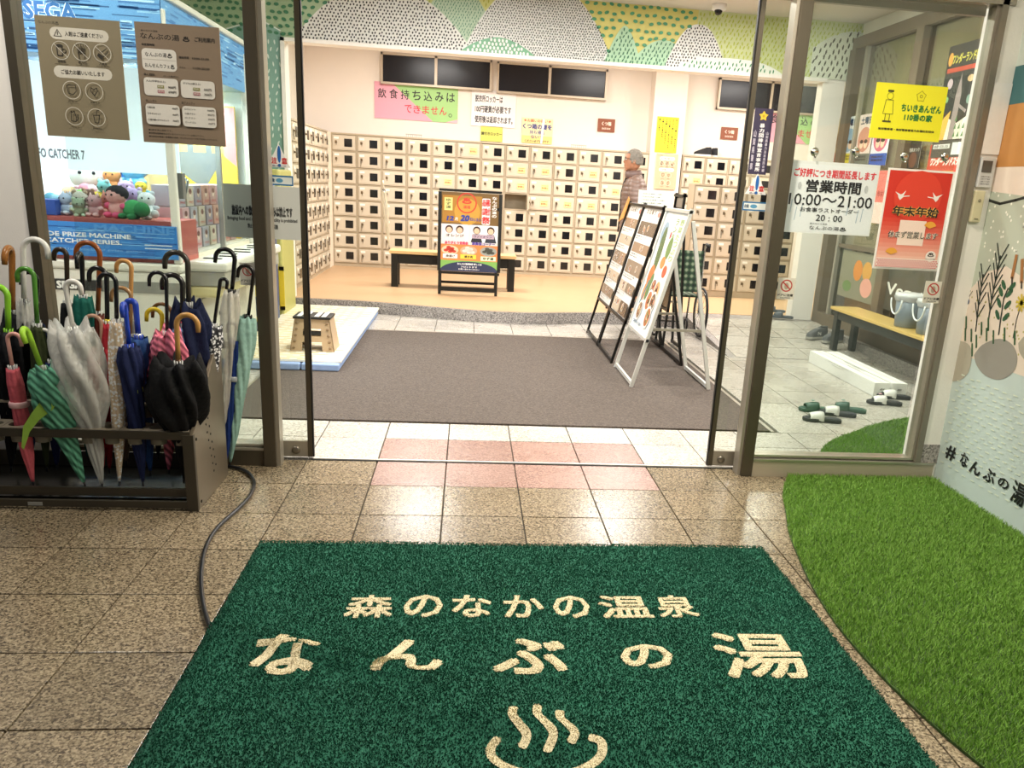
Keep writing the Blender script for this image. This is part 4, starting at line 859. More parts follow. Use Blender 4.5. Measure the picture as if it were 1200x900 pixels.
def d_big(s, w_, h_):
    s.rect(0, 0, w_, h_, '#3b3a35'); s.disc(w_*.1, h_*.88, w_*.07, '#e0a24c', h_*.06); s.text('ワンダーランド展', w_*.16, h_*.83, w_*.92, h_*.92, '#e3d95c', .04); s.rect(w_*.05, h_*.76, w_*.93, h_*.80, '#c75540')
    s.poly([(0, h_*.16), (w_, h_*.16), (w_, h_*.38), (w_*.6, h_*.30), (w_*.3, h_*.36), (0, h_*.24)], '#e9e2cf'); s.poly([(0, h_*.16), (w_*.3, h_*.16), (w_*.38, h_*.42), (w_*.2, h_*.36)], '#e2b455')
    s.poly([(w_*.42, h_*.16), (w_*.58, h_*.16), (w_*.60, h_*.55), (w_*.52, h_*.74), (w_*.44, h_*.55)], '#a2938f'); s.line([(w_*.5, h_*.48), (w_*.8, h_*.40)], w_*.05, '#a2938f')
    for k in range(9): s.poly([(w_*(.55+.12*(k % 4)), h_*(.18+.07*(k//4))), (w_*(.62+.12*(k % 4)), h_*(.18+.07*(k//4))), (w_*(.6+.12*(k % 4)), h_*(.23+.07*(k//4)))], '#5f8a56')
    s.disc(w_*.22, h_*.66, w_*.08, '#cbb6bb'); s.disc(w_*.8, h_*.68, w_*.09, '#d9b88a', h_*.03); s.disc(w_*.2, h_*.52, w_*.05, '#8fb57c'); s.disc(w_*.85, h_*.5, w_*.07, '#7f9a8a')
    s.rect(0, 0, w_, h_*.15, '#57544d'); s.rect(w_*.05, h_*.08, w_*.55, h_*.12, '#e5e3dc'); s.rect(w_*.62, h_*.02, w_*.95, h_*.13, '#e9e8e2'); s.text('会期 12/20-1/25', w_*.08, h_*.085, w_*.5, h_*.115, '#2c2c2c', .02)
wallR('large_poster', 'large dark poster with yellow lettering at the top right of the hall window', yp(1114, 55), yp(1156, 44), zp(1095, 185), zp(1114, 55), d_big, '#3b3a35')
def d_red(s, w_, h_):
    s.rect(0, 0, w_, h_, '#c9503c'); s.text('みやこしきつや', w_*.3, h_*.92, w_*.9, h_*.955, '#2a1c18', .03); s.text('ワンダーランドステージ', w_*.06, h_*.83, w_*.95, h_*.90, '#f5efe6', .06, .2); s.rect(w_*.06, h_*.77, w_*.7, h_*.79, '#e9a24a')
    s.poly([(w_*.55, h_*.3), (w_*.75, h_*.3), (w_*.78, h_*.55), (w_*.68, h_*.72), (w_*.6, h_*.55)], '#8a6a52'); s.disc(w_*.35, h_*.62, w_*.16, '#a1583f', h_*.08); s.rect(w_*.5, h_*.16, w_*.8, h_*.30, '#4e8f63', r=w_*.04); s.disc(w_*.58, h_*.24, w_*.05, '#1f3a2a'); s.disc(w_*.71, h_*.24, w_*.05, '#1f3a2a'); s.disc(w_*.65, h_*.12, w_*.1, '#f4f2ec', h_*.035); s.rect(w_*.04, h_*.01, w_*.96, h_*.07, '#f2eee6'); s.text('観覧無料', w_*.1, h_*.02, w_*.5, h_*.06, '#3c3c6c', .03)
wallR('large_poster', 'large red poster with white slanted lettering under the dark poster', yp(1092, 166), yp(1140, 160), zp(1100, 318), zp(1092, 170), d_red, '#c9503c')
def d_crane(s, w_, h_):
    s.rect(0, 0, w_, h_, '#e0766a'); s.rect(0, 0, w_, h_*.4, '#f4cfc4'); s.text('年末年始', w_*.15, h_*.5, w_*.85, h_*.62, '#a83028', .03)
wallR('red_flyer', 'smaller red and pink flyer behind the opening hours sheet', yp(1030, 200), yp(1050, 200), zp(1030, 262), zp(1030, 200), d_crane, '#e0766a')
def d_vege(s, w_, h_):
    s.rect(0, 0, w_, h_, '#57544a'); s.text('Vegetable', w_*.415, h_*.24, w_*.88, h_*.54, '#f2f2ec', .02)
    s.rect(0, 0, w_*.34, h_, '#8b8974'); s.disc(w_*.16, h_*.62, w_*.04, '#d98a3c', h_*.22); s.disc(w_*.24, h_*.64, w_*.04, '#d9a04c', h_*.2); s.disc(w_*.25, h_*.3, w_*.05, '#e8a898', h_*.2); s.disc(w_*.08, h_*.25, w_*.04, '#6f8a54', h_*.12)
wallR('window_poster', 'low dark window graphic reading Vegetable with carrots, above the bench', 9.1, 6.45, .50, 1.0, d_vege, '#57544a', x=4.186)
# ================================================================ PERSON
def skin_mesh(P, E_, R, sub=1, voxel=None, root=0):
    me = bpy.data.meshes.new('s'); me.from_pydata([tuple(p) for p in P], E_, []); o = bpy.data.objects.new('s', me); COL.objects.link(o)
    sk = o.modifiers.new('k', 'SKIN'); 
    for i, r in enumerate(R): d = me.skin_vertices[0].data[i]; d.radius = (r if hasattr(r, '__len__') else (r, r)); d.use_root = (i == root)
    sb = o.modifiers.new('b', 'SUBSURF'); sb.levels = sub
    if voxel: rm = o.modifiers.new('r', 'REMESH'); rm.mode = 'VOXEL'; rm.voxel_size = voxel
    dg = bpy.context.evaluated_depsgraph_get(); m2 = bpy.data.meshes.new_from_object(o.evaluated_get(dg)); bpy.data.objects.remove(o); bpy.data.meshes.remove(me); return m2
def join_remesh(meshes, voxel, smooth_it=4):
    b = bmesh.new()
    for m_ in meshes: b.from_mesh(m_)
    me = bpy.data.meshes.new('j'); b.to_mesh(me); b.free(); o = bpy.data.objects.new('j', me); COL.objects.link(o)
    rm = o.modifiers.new('r', 'REMESH'); rm.mode = 'VOXEL'; rm.voxel_size = voxel
    sm = o.modifiers.new('s', 'SMOOTH'); sm.iterations = smooth_it; sm.factor = .5
    dg = bpy.context.evaluated_depsgraph_get(); m2 = bpy.data.meshes.new_from_object(o.evaluated_get(dg)); bpy.data.objects.remove(o); return m2
def mb_mesh(mb):
    me = bpy.data.meshes.new('q'); me.from_pydata([tuple(v) for v in mb.v], [], mb.f); return me
# local frame: faces +X here, turned later; z up, feet at 0, height 1.80
person = thing('person', 'grey-haired man in glasses and a beige-pink puffer jacket walking left past the lockers', 'person', (1.90, 9.90, zr+.002))
ORG[person.name] = Vector((0, 0, 0)); person.rotation_euler = (0, 0, radians(172))
def PV(*p): return Vector(p)
J = [PV(0, 0, .95), PV(0, 0, 1.12), PV(.0, 0, 1.32), PV(.0, 0, 1.46), PV(.015, 0, 1.54), PV(.03, 0, 1.60),
     PV(0, .09, .90), PV(.10, .10, .50), PV(.06, .10, .09), PV(.17, .10, .04),
     PV(0, -.09, .90), PV(-.06, -.10, .50), PV(-.16, -.10, .10), PV(-.05, -.10, .04),
     PV(0, .19, 1.43), PV(-.05, .25, 1.14), PV(.02, .255, .90), PV(.03, .255, .87),
     PV(0, -.19, 1.43), PV(-.06, -.25, 1.14), PV(.0, -.255, .90), PV(.01, -.255, .87)]
Ed = [(0, 1), (1, 2), (2, 3), (3, 4), (4, 5), (0, 6), (6, 7), (7, 8), (8, 9), (0, 10), (10, 11), (11, 12), (12, 13), (3, 14), (14, 15), (15, 16), (16, 17), (3, 18), (18, 19), (19, 20), (20, 21)]
Rd = [(.13, .10), (.13, .10), (.15, .11), (.11, .09), .055, .055, .08, .055, .04, .035, .08, .055, .04, .035, .055, .042, .03, .025, .055, .042, .03, .025]
body = skin_mesh(J, Ed, Rd, 1)
hd = MB().ball((.035, 0, 1.69), (.096, .077, .118), n=24, m_=16).ball((.075, 0, 1.635), (.055, .052, .055), n=16).ball((.11, 0, 1.72), (.02, .05, .018)).ball((.13, 0, 1.680), (.020, .014, .018)).ball((.118, 0, 1.702), (.018, .010, .028)).ball((.115, 0, 1.637), (.016, .026, .012)).ball((.10, 0, 1.590), (.022, .026, .018))
for sy in (-1, 1): hd.ball((.02, sy*.080, 1.685), (.020, .010, .032)).ball((.085, sy*.040, 1.67), (.025, .022, .022))
hands = []
for k, (wx, wy, wz) in enumerate(((.03, .255, .87), (.01, -.255, .87))):
    W0 = PV(wx, wy, wz); pts = [W0, W0+PV(.05, 0, -.03)]; ed = [(0, 1)]; rr = [(.026, .018), (.034, .016)]
    for f_ in range(4):
        b0 = len(pts); off = (-.024+.016*f_); L_ = (.055, .065, .06, .048)[f_]
        pts += [W0+PV(.07, off, -.045), W0+PV(.07+L_*.5, off, -.06), W0+PV(.07+L_*.7, off*.9, -.06-L_*.45)]; ed += [(1, b0), (b0, b0+1), (b0+1, b0+2)]; rr += [.0095, .0085, .0075]
    b0 = len(pts); sg = -1 if wy > 0 else 1; pts += [W0+PV(.03, sg*.035, -.01), W0+PV(.06, sg*.045, -.03), W0+PV(.08, sg*.038, -.05)]; ed += [(0, b0), (b0, b0+1), (b0+1, b0+2)]; rr += [.012, .010, .008]
    hands.append(skin_mesh(pts, ed, rr, 1))
bm_ = join_remesh([body, mb_mesh(hd)]+hands, .0075, 2)
skinm = mat('skin', '#b57f61', .5, 0, .08, 20)
bm_.materials.append(skinm)
for p in bm_.polygons: p.use_smooth = True
link('body', bm_, person)
jm = MB().lathe([(.10, .86), (.165, .865), (.172, .95), (.160, 1.05), (.165, 1.2), (.172, 1.33), (.150, 1.44), (.105, 1.50), (.08, 1.54), (.03, 1.55)], (-.01, 0, 0), 40, mod=lambda a, h: 1/math.sqrt((cos(a)/.88)**2+(sin(a)/1.16)**2))
for sy in (-1, 1):
    A = [(-.01, sy*.13, 1.47), (-.01, sy*.20, 1.42), (-.02, sy*.255, 1.30), (-.045, sy*.275, 1.16), (-.02, sy*.272, 1.02), (.02, sy*.262, .90)]
    jm.tube([tuple(p) for p in smooth(A, 3)], [.075, .08, .085, .088, .088, .086, .084, .08, .077, .075, .073, .07, .066, .062, .058, .052], 16); jm.ball((-.01, sy*.165, 1.45), .075)
jk = mb_mesh(jm)
jk = join_remesh([jk], .010, 3)
for v in jk.vertices:   # quilted baffles
    rib = abs(sin(v.co.z*pi/.052)); v.co += v.normal*(.010*(rib**.5)-.006)
jk.materials.append(mat('puffer_fabric', '#7d675d', .38, 0, .06, 14))
for p in jk.polygons: p.use_smooth = True
link('jacket', jk, person)
ORG['x'] = Vector((0, 0, 0))
obj('collar', MB().lathe([(.085, 0), (.098, .015), (.102, .05), (.088, .085), (.075, .06), (.07, 0)], (.012, 0, 1.50), 20, (.12, 0, 1)), mat('puffer_collar', '#75605a', .4), person)
obj('inner_shirt', MB().lathe([(.06, 0), (.066, .05), (.058, .09)], (.04, 0, 1.49), 16, (.2, 0, 1)), mat('shirt_black', '#141414', .8), person)
obj('zip', MB().tube([(.147, 0, .89), (.139, 0, 1.1), (.142, 0, 1.33), (.122, 0, 1.44), (.10, 0, 1.50)], .009, 6), mat('zip_dark', '#2b2320', .5), person)
tr_ = skin_mesh([PV(0, 0, .97), PV(0, 0, .90), PV(0, .09, .86), PV(.10, .10, .50), PV(.06, .10, .10), PV(0, -.09, .86), PV(-.06, -.10, .50), PV(-.15, -.10, .12)], [(0, 1), (1, 2), (2, 3), (3, 4), (1, 5), (5, 6), (6, 7)], [(.145, .12), (.15, .125), .105, .08, .07, .105, .08, .07], 2)
tr_.materials.append(mat('trousers_dark', '#2a2c33', .8)); link('trousers', tr_, person)
for x, y in ((.10, .10), (-.11, -.10)): obj('shoe', MB().ball((x, y, .045), (.14, .05, .045)).box(x-.13, x+.13, y-.045, y+.045, 0, .02), mat('shoe_dark', '#1c1b1a', .5), person)
hr = MB(); 
for i in range(16):
    for k in range(28):
        a = 2*pi*k/28; b = pi*.5*(i+.5)/16*1.28
        d = Vector((sin(b)*cos(a), sin(b)*sin(a), cos(b)))
        if d.x > .50 and d.z < .62: continue
        if d.z < -.35 and d.x > -.3: continue
        if d.x > .25 and d.z < .0: continue
        p = Vector((.022+d.x*.096, d.y*.078, 1.702+d.z*.110)); hr.ball(p, (.015, .014, .012), n=6, m_=4)
hm = join_remesh([mb_mesh(hr)], .005, 1)
for v in hm.vertices: v.co += v.normal*random.uniform(-.003, .004)
hm.materials.append(mat('grey_hair', '#8d877d', .7, 0, .5, 60, stretch=(1, 1, .3))); link('hair', hm, person)
gl_ = MB()
for sy in (-1, 1):
    c = Vector((.128, sy*.036, 1.708)); gl_.tube([c+Vector((0, .023*cos(a), .018*sin(a))) for a in [2*pi*k/16 for k in range(17)]], .0022, 5, False); gl_.tube([(.126, sy*.058, 1.712), (.06, sy*.082, 1.712), (.015, sy*.086, 1.705)], .002, 5)
gl_.tube([(.130, -.014, 1.712), (.130, .014, 1.712)], .002, 5); obj('glasses', gl_, mat('glasses_metal', '#3b3a38', .3, .8), person)
for sy in (-1, 1): obj('eye', MB().ball((.117, sy*.034, 1.705), (.012, .013, .009)), mat('eye_white', '#e9e4dc', .2), person); obj('pupil', MB().ball((.127, sy*.034, 1.705), (.004, .006, .006)), mat('pupil', '#1a120e', .1), person); obj('eyebrow', MB().ball((.124, sy*.036, 1.728), (.008, .02, .005)), mat('brow_grey', '#6d6a66', .8), person)
obj('mouth', MB().ball((.128, 0, 1.640), (.006, .022, .0035)), mat('lips', '#8f5246', .5), person)
person.scale = (1.0, 1.0, 1.0)
# ================================================================ CLAW MACHINE
XC, YC, XL, YB, ZT_ = -1.90, 5.80, -2.92, 7.78, 2.50
mw = mat('machine_white', '#dcd9d0', .35, 0, .03, 5); mg = mat('machine_grey', '#8b8a85', .4, .3)
t = thing('claw_machine', 'white prize crane machine with blue lit header behind the left glass', 'machine', (-2.4, 6.8, 0)); claw = t
obj('base', B(XL, XC, YC, YB, 0.03, .80), mw, t, bevel=.02)
obj('grey_band', B(XL-.005, XC+.006, YC-.006, YB, .66, .735), mg, t)
obj('base_badge', B(-2.72, -2.40, YC-.012, YC-.004, .665, .73), mat('badge_black', '#191919', .5), t)
s = Sheet(); s.text('SEGA', 0, 0, .16, .05, '#e9e9e6', .05); s.build('badge_print', print_mat(), t, (-2.68, YC-.0135, .672), (1, 0, 0), (0, 0, 1))
obj('deck_rim', B(XL, XC+.01, YC-.01, YB, .80, .86), mw, t, bevel=.015)
obj('prize_shelf', B(XL+.02, XC-.02, 6.83, YB-.02, .86, .90).box(-2.24, XC-.02, 6.29, 6.83, .86, .90), mat('shelf_cream', '#e2d8c6', .4), t)
obj('prize_floor', B(XL+.02, XC-.02, YC+.04, 6.28, .86, 1.13).box(XL+.02, -2.25, 6.28, 6.80, .86, 1.13), mat('prize_tray_red', '#b8574e', .4), t)
# blue printed band on the side facing the door
def d_band(s, w_, h_):
    s.rect(0, 0, w_, h_, '#2f7fd0'); s.k += 1
    for k in range(60): y = random.uniform(0, h_*.97); x = random.uniform(0, w_*.9); s.rect(x, y, min(w_, x+random.uniform(.05, .4)), y+h_*.02, random.choice(['#5aa2e4', '#2468b8', '#79b8ee', '#1d5aa8']), False)
    s.text('ARCADE PRIZE MACHINE', w_*.06, h_*.56, w_*.72, h_*.70, '#dfeaf4', .03); s.text('MACHINE', w_*.50, h_*.76, w_*.99, h_*.97, '#4b93dc', .03); s.text('UFO CATCHER SERIES.', w_*.06, h_*.38, w_*.66, h_*.51, '#dfeaf4', .03); s.rect(w_*.80, h_*.40, w_*.97, h_*.43, '#cfe2f4'); s.rect(w_*.80, h_*.30, w_*.97, h_*.33, '#cfe2f4'); s.text('The world of prize games', w_*.3, h_*.16, w_*.8, h_*.24, '#7fb4e8', .0)
bz0, bz1 = atY(170, 303, YC).z, atY(170, 264, YC).z
obj('band_panel', B(XL, XC, YC-.008, YC+.01, bz0, bz1), mat('band_blue', '#2f7fd0', .3), t)
s = Sheet(.0008); d_band(s, XC-XL, bz1-bz0); s.build('band_print', print_mat(), t, (XL, YC-.009, bz0), (1, 0, 0), (0, 0, 1))
for (x, y) in ((XC-.035, YC), (XL, YC), (XC-.035, YB-.05), (XL, YB-.05)): obj('corner_post', B(x, x+.05, y, y+.05, .86, ZT_-.1), mw, t, bevel=.01)
obj('side_post', B(XC-.015, XC+.02, 6.82, 6.86, .86, 2.1), mat('post_grey', '#9fa09c', .3, .5), t); obj('door_latch', B(XC+.0, XC+.04, YC+.06, YC+.12, 1.28, 1.44), mat('latch_grey', '#77797a', .4, .4), t)
obj('rear_panel', B(XL, XC, YB-.02, YB, .86, 2.1), mat('inner_white', '#e4eaec', .4), t); obj('left_panel', B(XL, XL+.02, YC, YB, .86, 2.1), mat('inner_white', '#e4eaec', .4), t)
gm_ = glass('machine_glass', '#f6fafc', .008); obj('pane', B(XL+.05, XC-.035, YC+.01, YC+.018, bz1, 2.1), gm_, t); obj('pane', B(XC-.006, XC+.0, YC+.05, YB-.05, .9, 2.1), gm_, t)
obj('header', B(XL, XC, YC, YB, 2.1, ZT_-.04), mat('header_shell', '#8fb4d4', .4), t, bevel=.01); obj('roof', B(XL-.02, XC+.03, YC-.02, YB, ZT_-.04, ZT_), mw, t, bevel=.01)
def d_head(s, w_, h_):
    s.rect(0, 0, w_, h_, '#5c93c6'); s.k += 1
    for k in range(110): y = random.uniform(0, h_*.96); x = random.uniform(0, w_*.95); s.rect(x, y, min(w_, x+random.uniform(.03, .35)), y+h_*random.uniform(.01, .05), random.choice(['#3a6fa8', '#86b6da', '#2c5a8c', '#a9cde6', '#4c82b8']), False)
sh = Sheet(.0008); d_head(sh, XC-XL, .36); e0 = atY(28, 21, YC-.01); e1 = atY(88, 4, YC-.01)
for off, c, bd in ((0, '#e6f1f8', .06), (0, '#2f68a8', .032)): sh.text('SEGA', e0.x-XL, e0.z-2.1, e1.x-XL, e1.z-2.1, c, bd)
sh.build('header_print', print_mat('lit_header', .4, .32), t, (XL, YC-.003, 2.1), (1, 0, 0), (0, 0, 1))
sf = Sheet(.0008); d_head(sf, YB-YC, .36); sf.build('header_print', print_mat('lit_header', .4, .32), t, (XC+.003, YC, 2.1), (0, 1, 0), (0, 0, 1))
obj('inner_header', B(XL+.03, XC-.05, YC+.30, YC+.32, 1.42, 2.08), mat('inner_backlit', '#e6eef2', .5, emit=.9), t)
s = Sheet(.001); a = atY(38, 181, YC+.29); b = atY(97, 165, YC+.29); s.text('UFO CATCHER 7', 0, 0, b.x-a.x, .06, '#8b9298', .03); s.build('name_print', print_mat(), t, (a.x, YC+.298, a.z-.015), (1, 0, 0), (0, 0, 1))
obj('claw_carriage', B(-2.30, -2.05, 6.3, 6.6, 1.98, 2.08).box(-2.35, -2.0, 6.42, 6.48, 1.94, 1.98), mat('carriage_white', '#e8e8e6', .3), t)
cw = obj('claw_head', MB().lathe([(.001, 0), (.07, .01), (.10, .05), (.08, .10), (.02, .13), (.012, .5)], (-2.17, 6.45, 1.42), 20), mat('claw_white', '#e4e6e8', .3), t)
for sx in (-1, 1): obj('claw_arm', MB().tube([(-2.17+sx*.08, 6.45, 1.46), (-2.17+sx*.16, 6.45, 1.38), (-2.17+sx*.13, 6.45, 1.28), (-2.17+sx*.05, 6.45, 1.25)], .012), mat('claw_metal', '#b8bcc0', .2, .9), cw)
# control deck on the front (faces the aisle)
obj('control_deck', B(XC, XC+.26, YC+.15, YB-.1, .80, .87), mw, t, bevel=.02); obj('deck_front', B(XC, XC+.24, YC+.17, YB-.12, .70, .80), mat('deck_grey', '#a7a49a', .4), t, bevel=.01)
obj('deck_lower', B(XC, XC+.20, YC+.17, YB-.12, .62, .70), mat('deck_cream', '#d8cc9a', .4), t, bevel=.02)
s = Sheet(.001); s.text('UFO CATCHER 7', .1, .01, 1.4, .085, '#77756c', .03); s.build('deck_print', print_mat(), t, (XC+.243, YC+.25, .705), (0, 1, 0), (0, 0, 1))
for k in range(7): obj('button_slot', B(XC+.05+.05*(k % 2), XC+.17+.05*(k % 2), YC+.35+.2*k, YC+.39+.2*k, .870, .876), mat('slot_black', '#161616', .4), t)
obj('coin_door', B(XC+.0, XC+.012, YC+.4, YC+.9, .15, .58), mw, t, bevel=.01); obj('prize_chute', B(XC+.0, XC+.014, YC+1.05, YC+1.6, .15, .55), mat('chute_grey', '#bcb9b1', .3), t); obj('lock', MB().lathe([(.001, 0), (.015, 0), (.015, .01), (.001, .01)], (XC+.014, YC+.8, .42), 10, (1, 0, 0)), mat('lock_dark', '#2b2b2b', .3, .8), t)
# yellow display board and printed prize boxes in the right half
obj('divider', B(XL+.02, -2.24, 6.80, 6.83, .86, 2.08), mat('inner_clear', '#dfe9ee', .2, alpha=.15), t)
t = thing('display_board', 'yellow and grey printed board standing in the right half of the crane machine', 'board', (-2.6, 7.6, .90))
obj('board', B(-2.88, -1.98, 7.68, 7.71, .902, 1.98), mat('board_yellow', '#e8c94a', .4), t)
s = Sheet(.001); s.poly([(.34, .50), (.62, .30), (.78, .55), (.60, .97), (.30, .97)], '#7d858c'); s.poly([(.66, .97), (.80, .58), (.9, .5), (.9, .97)], '#d99aa0'); s.k += 1
for k in range(10): s.rect(.1+.15*(k % 5), .6+.14*(k//5), .2+.15*(k % 5), .68+.14*(k//5), '#f1de7c', False)
s.build('print', print_mat(), t, (-2.88, 7.678, 1.0), (1, 0, 0), (0, 0, 1))
t2 = thing('display_board', 'yellow slanted card wall along the far side of the crane machine', 'board', (-2.72, 7.2, .9)); obj('board', MB().add([(-2.72, 6.86, .902), (-2.72, 7.64, .902), (-2.72, 7.64, 1.95), (-2.72, 6.86, 1.50), (-2.70, 6.86, .902), (-2.70, 7.64, .902), (-2.70, 7.64, 1.95), (-2.70, 6.86, 1.50)], [(0, 3, 2, 1), (4, 5, 6, 7), (0, 1, 5, 4), (1, 2, 6, 5), (2, 3, 7, 6), (3, 0, 4, 7)]), mat('board_yellow', '#e8c94a', .4), t2)
bc = ['#b58a84', '#c9a0a0', '#a9a3a8', '#c7b7a2', '#9d8f98', '#c08f7e']
k = 0
for r in range(3):
    for c in range(7):
        x, y, z = -2.02-.02*r, 6.31+.19*c, .902+.15*r
        lb = 'printed prize box in the crane machine, %s row, %s from the glass corner' % (('lowest', 'middle', 'top')[r], ('first', 'second', 'third', 'fourth', 'fifth', 'sixth', 'seventh')[c])
        t = thing('prize_box', lb, 'box', (x, y+.08, z), 'prize boxes'); obj('carton', B(x-.16, x+.02, y, y+.15, z+.002, z+.148), mat('box_'+bc[k % 6], bc[k % 6], .4), t, bevel=.003)
        s = Sheet(.0008); s.disc(.075, .09, .03, '#e9cdb8'); s.disc(.075, .105, .032, '#7a4a40', .02); s.text('プライズ', .02, .02, .13, .04, '#c63a38', .04); s.build('print', print_mat(), t, (x+.0205, y, z+.002), (0, 1, 0), (0, 0, 1)); k += 1
# plush toys heaped in the left half
def plush(label, c, r, col, col2, kind, yaw=0, tilt=0):
    t = thing('plush_toy', label, 'toy', c, 'plush toys in the crane machine'); t.rotation_euler = (tilt, 0, yaw); ORG[t.name] = Vector((0, 0, 0))
    m1 = mat('plush_'+col, col, .95, 0, .12, 60, bump=.5); m2 = mat('plush_'+col2, col2, .95, 0, .12, 60, bump=.5)
    obj('body', MB().ball((0, 0, r*.75), (r*.85, r*.75, r*.8)), m1, t)
    if kind != 'roll': hd_ = obj('head', MB().ball((0, -r*.25, r*1.75), (r*.85, r*.75, r*.72)), m1, t)
    else: hd_ = obj('head', MB().ball((r*.9, 0, r*.8), (r*.6, r*.65, r*.6)), m2, t)
    if kind == 'bear': obj('ear', MB().ball((-r*.55, -r*.2, r*2.35), r*.27), m2, t); obj('ear', MB().ball((r*.55, -r*.2, r*2.35), r*.27), m2, t)
    if kind == 'cat': obj('ear', MB().lathe([(r*.25, 0), (.001, r*.5)], (-r*.45, -r*.2, r*2.25), 8), m2, t); obj('ear', MB().lathe([(r*.25, 0), (.001, r*.5)], (r*.45, -r*.2, r*2.25), 8), m2, t)
    if kind == 'doll': obj('hair', MB().ball((0, -r*.12, r*1.95), (r*.95, r*.8, r*.66)), mat('plush_hair_black', '#1d1a1e', .9), t)
    for sx in (-1, 1):
        obj('arm', MB().ball((sx*r*.85, -r*.3, r*.95), (r*.35, r*.28, r*.25)), m2, t); obj('leg', MB().ball((sx*r*.45, -r*.65, r*.22), (r*.3, r*.45, r*.25)), m2, t)
        if kind != 'roll': obj('eye', MB().ball((sx*r*.3, -r*.95, r*1.8), r*.09, n=8, m_=5), mat('eye_black', '#0f0f12', .2), t)
PL = [(62, 222, 6.45, .15, '#e9e6dc', '#e3c79a', 'bear', 'large white round plush lying at the left back, fading into cream'), (132, 212, 6.35, .075, '#e6945a', '#efc090', 'cat', 'orange plush on top of the heap at the right'),
  (139, 203, 6.45, .07, '#2f6fb8', '#5aa0d8', 'bear', 'dark blue plush peeping behind the orange one'), (157, 208, 6.35, .10, '#6cb6d8', '#8fd0e6', 'bear', 'light blue plush, largest at the right of the heap'), (99, 217, 6.3, .055, '#d88fa2', '#f0c0cc', 'roll', 'pink oval plush in the middle of the heap'),
  (97, 224, 6.2, .06, '#8ab36a', '#a8cc88', 'roll', 'green leaf-like plush in the middle'), (114, 227, 6.15, .06, '#e0c24a', '#ecd98a', 'roll', 'yellow plush beside the green one'), (127, 223, 6.2, .06, '#86c8c8', '#b4e0dc', 'bear', 'turquoise plush under the orange one'),
  (54, 228, 6.05, .06, '#6fb0c8', '#a0d0e0', 'roll', 'sky blue plush at the left edge of the heap'), (85, 238, 6.1, .055, '#3c3a3c', '#8a8684', 'cat', 'dark grey plush left of centre'), (95, 236, 6.0, .06, '#cfc6b8', '#b59a84', 'bear', 'beige plush front centre'),
  (112, 243, 5.97, .06, '#c89a9c', '#e2bcb8', 'cat', 'dusty pink cat plush front centre'), (92, 247, 5.95, .05, '#9cab90', '#b9c8aa', 'bear', 'sage green plush at the front'), (148, 226, 6.2, .07, '#c7a8d0', '#e0c8e2', 'cat', 'lilac plush right of centre'), (157, 235, 6.1, .07, '#b8a0cc', '#d0b8dc', 'bear', 'purple plush at the right edge'),
  (139, 243, 5.96, .085, '#e8a8a0', '#e25a80', 'doll', 'doll plush with black hair and pink scarf'), (157, 256, 5.93, .085, '#3f9a58', '#2f8048', 'roll', 'big green plush with round limbs at the front right'), (172, 240, 6.0, .07, '#e6e6e6', '#d2d6da', 'bear', 'white plush in the right front corner'), (174, 264, 5.95, .05, '#f0efec', '#d9d9d6', 'roll', 'small white plush lying low in the right corner'),
  (78, 243, 5.98, .06, '#a6b4c4', '#c8d2dc', 'cat', 'pale blue-grey plush next to the blue box'), (166, 222, 6.3, .05, '#e6d24a', '#8fd0e0', 'bear', 'small yellow plush behind the purple one'), (104, 232, 6.1, .05, '#6b4a3c', '#a07a60', 'bear', 'small brown plush in the middle'), (128, 236, 6.15, .055, '#b06a5c', '#d89a88', 'cat', 'reddish plush above the doll')]
for (u, v, y, r, c1, c2, kd, lb) in PL:
    p = atY(u, v, y); plush(lb+' in the crane machine', (min(max(p.x, XL+.08+r), XC-.05-r), y, max(1.13, p.z-r*1.2)), r*.95, c1, c2, kd, random.uniform(-.6, .6), random.uniform(-.2, .2))
t = thing('prize_box', 'plain blue carton at the left front of the crane machine', 'box', (-2.62, 5.95, 1.13)); a = atY(47, 262, 5.92); b = atY(73, 283, 5.92)
obj('carton', B(max(a.x, XL+.04), b.x, 5.88, 6.05, 1.132, 1.23), mat('carton_blue', '#2450a8', .4), t, bevel=.004)
# two smaller game cabinets behind
for (x0, y0, y1, zt, c1, c2, lb) in ((-2.45, 8.02, 8.55, 1.28, '#3a4a78', '#e4c93a', 'small blue game cabinet with yellow prize door behind the crane machine'), (-2.55, 8.75, 9.35, 1.50, '#b9b36a', '#cfc9e6', 'olive and lilac game cabinet next to the mural wall')):
    t = thing('game_cabinet', lb, 'machine', (x0+.3, (y0+y1)/2, 0)); x1 = -1.86
    obj('body', B(x0, x1, y0, y1, .02, zt), mat('cabinet_'+c1, c1, .4), t, bevel=.02); obj('side_stripe', B(x1-.2, x1-.05, y0-.008, y0+.01, .35, zt-.1), mat('cabinet_'+c2, c2, .4), t)
    mb = MB().box(x0+.05, x1+.01, y0-.012, y0, .12, .16).box(x0+.05, x1+.01, y0-.012, y0, .52, .56).box(x1-.04, x1+.01, y0-.012, y0, .12, .56); obj('prize_door_frame', mb, mat('frame_yellow', '#e2c32f', .4), t)
    s = Sheet(.001); s.text('景品', .02, 0, .13, .09, '#e9c94a', .05); s.build('print', print_mat(), t, (x1-.2, y0-.0095, .85), (1, 0, 0), (0, 0, 1)); obj('screen', B(x1-.5, x1-.25, y0-.006, y0, .8, zt-.15), mat('cab_screen', '#8fb8d8', .2, emit=.6), t)
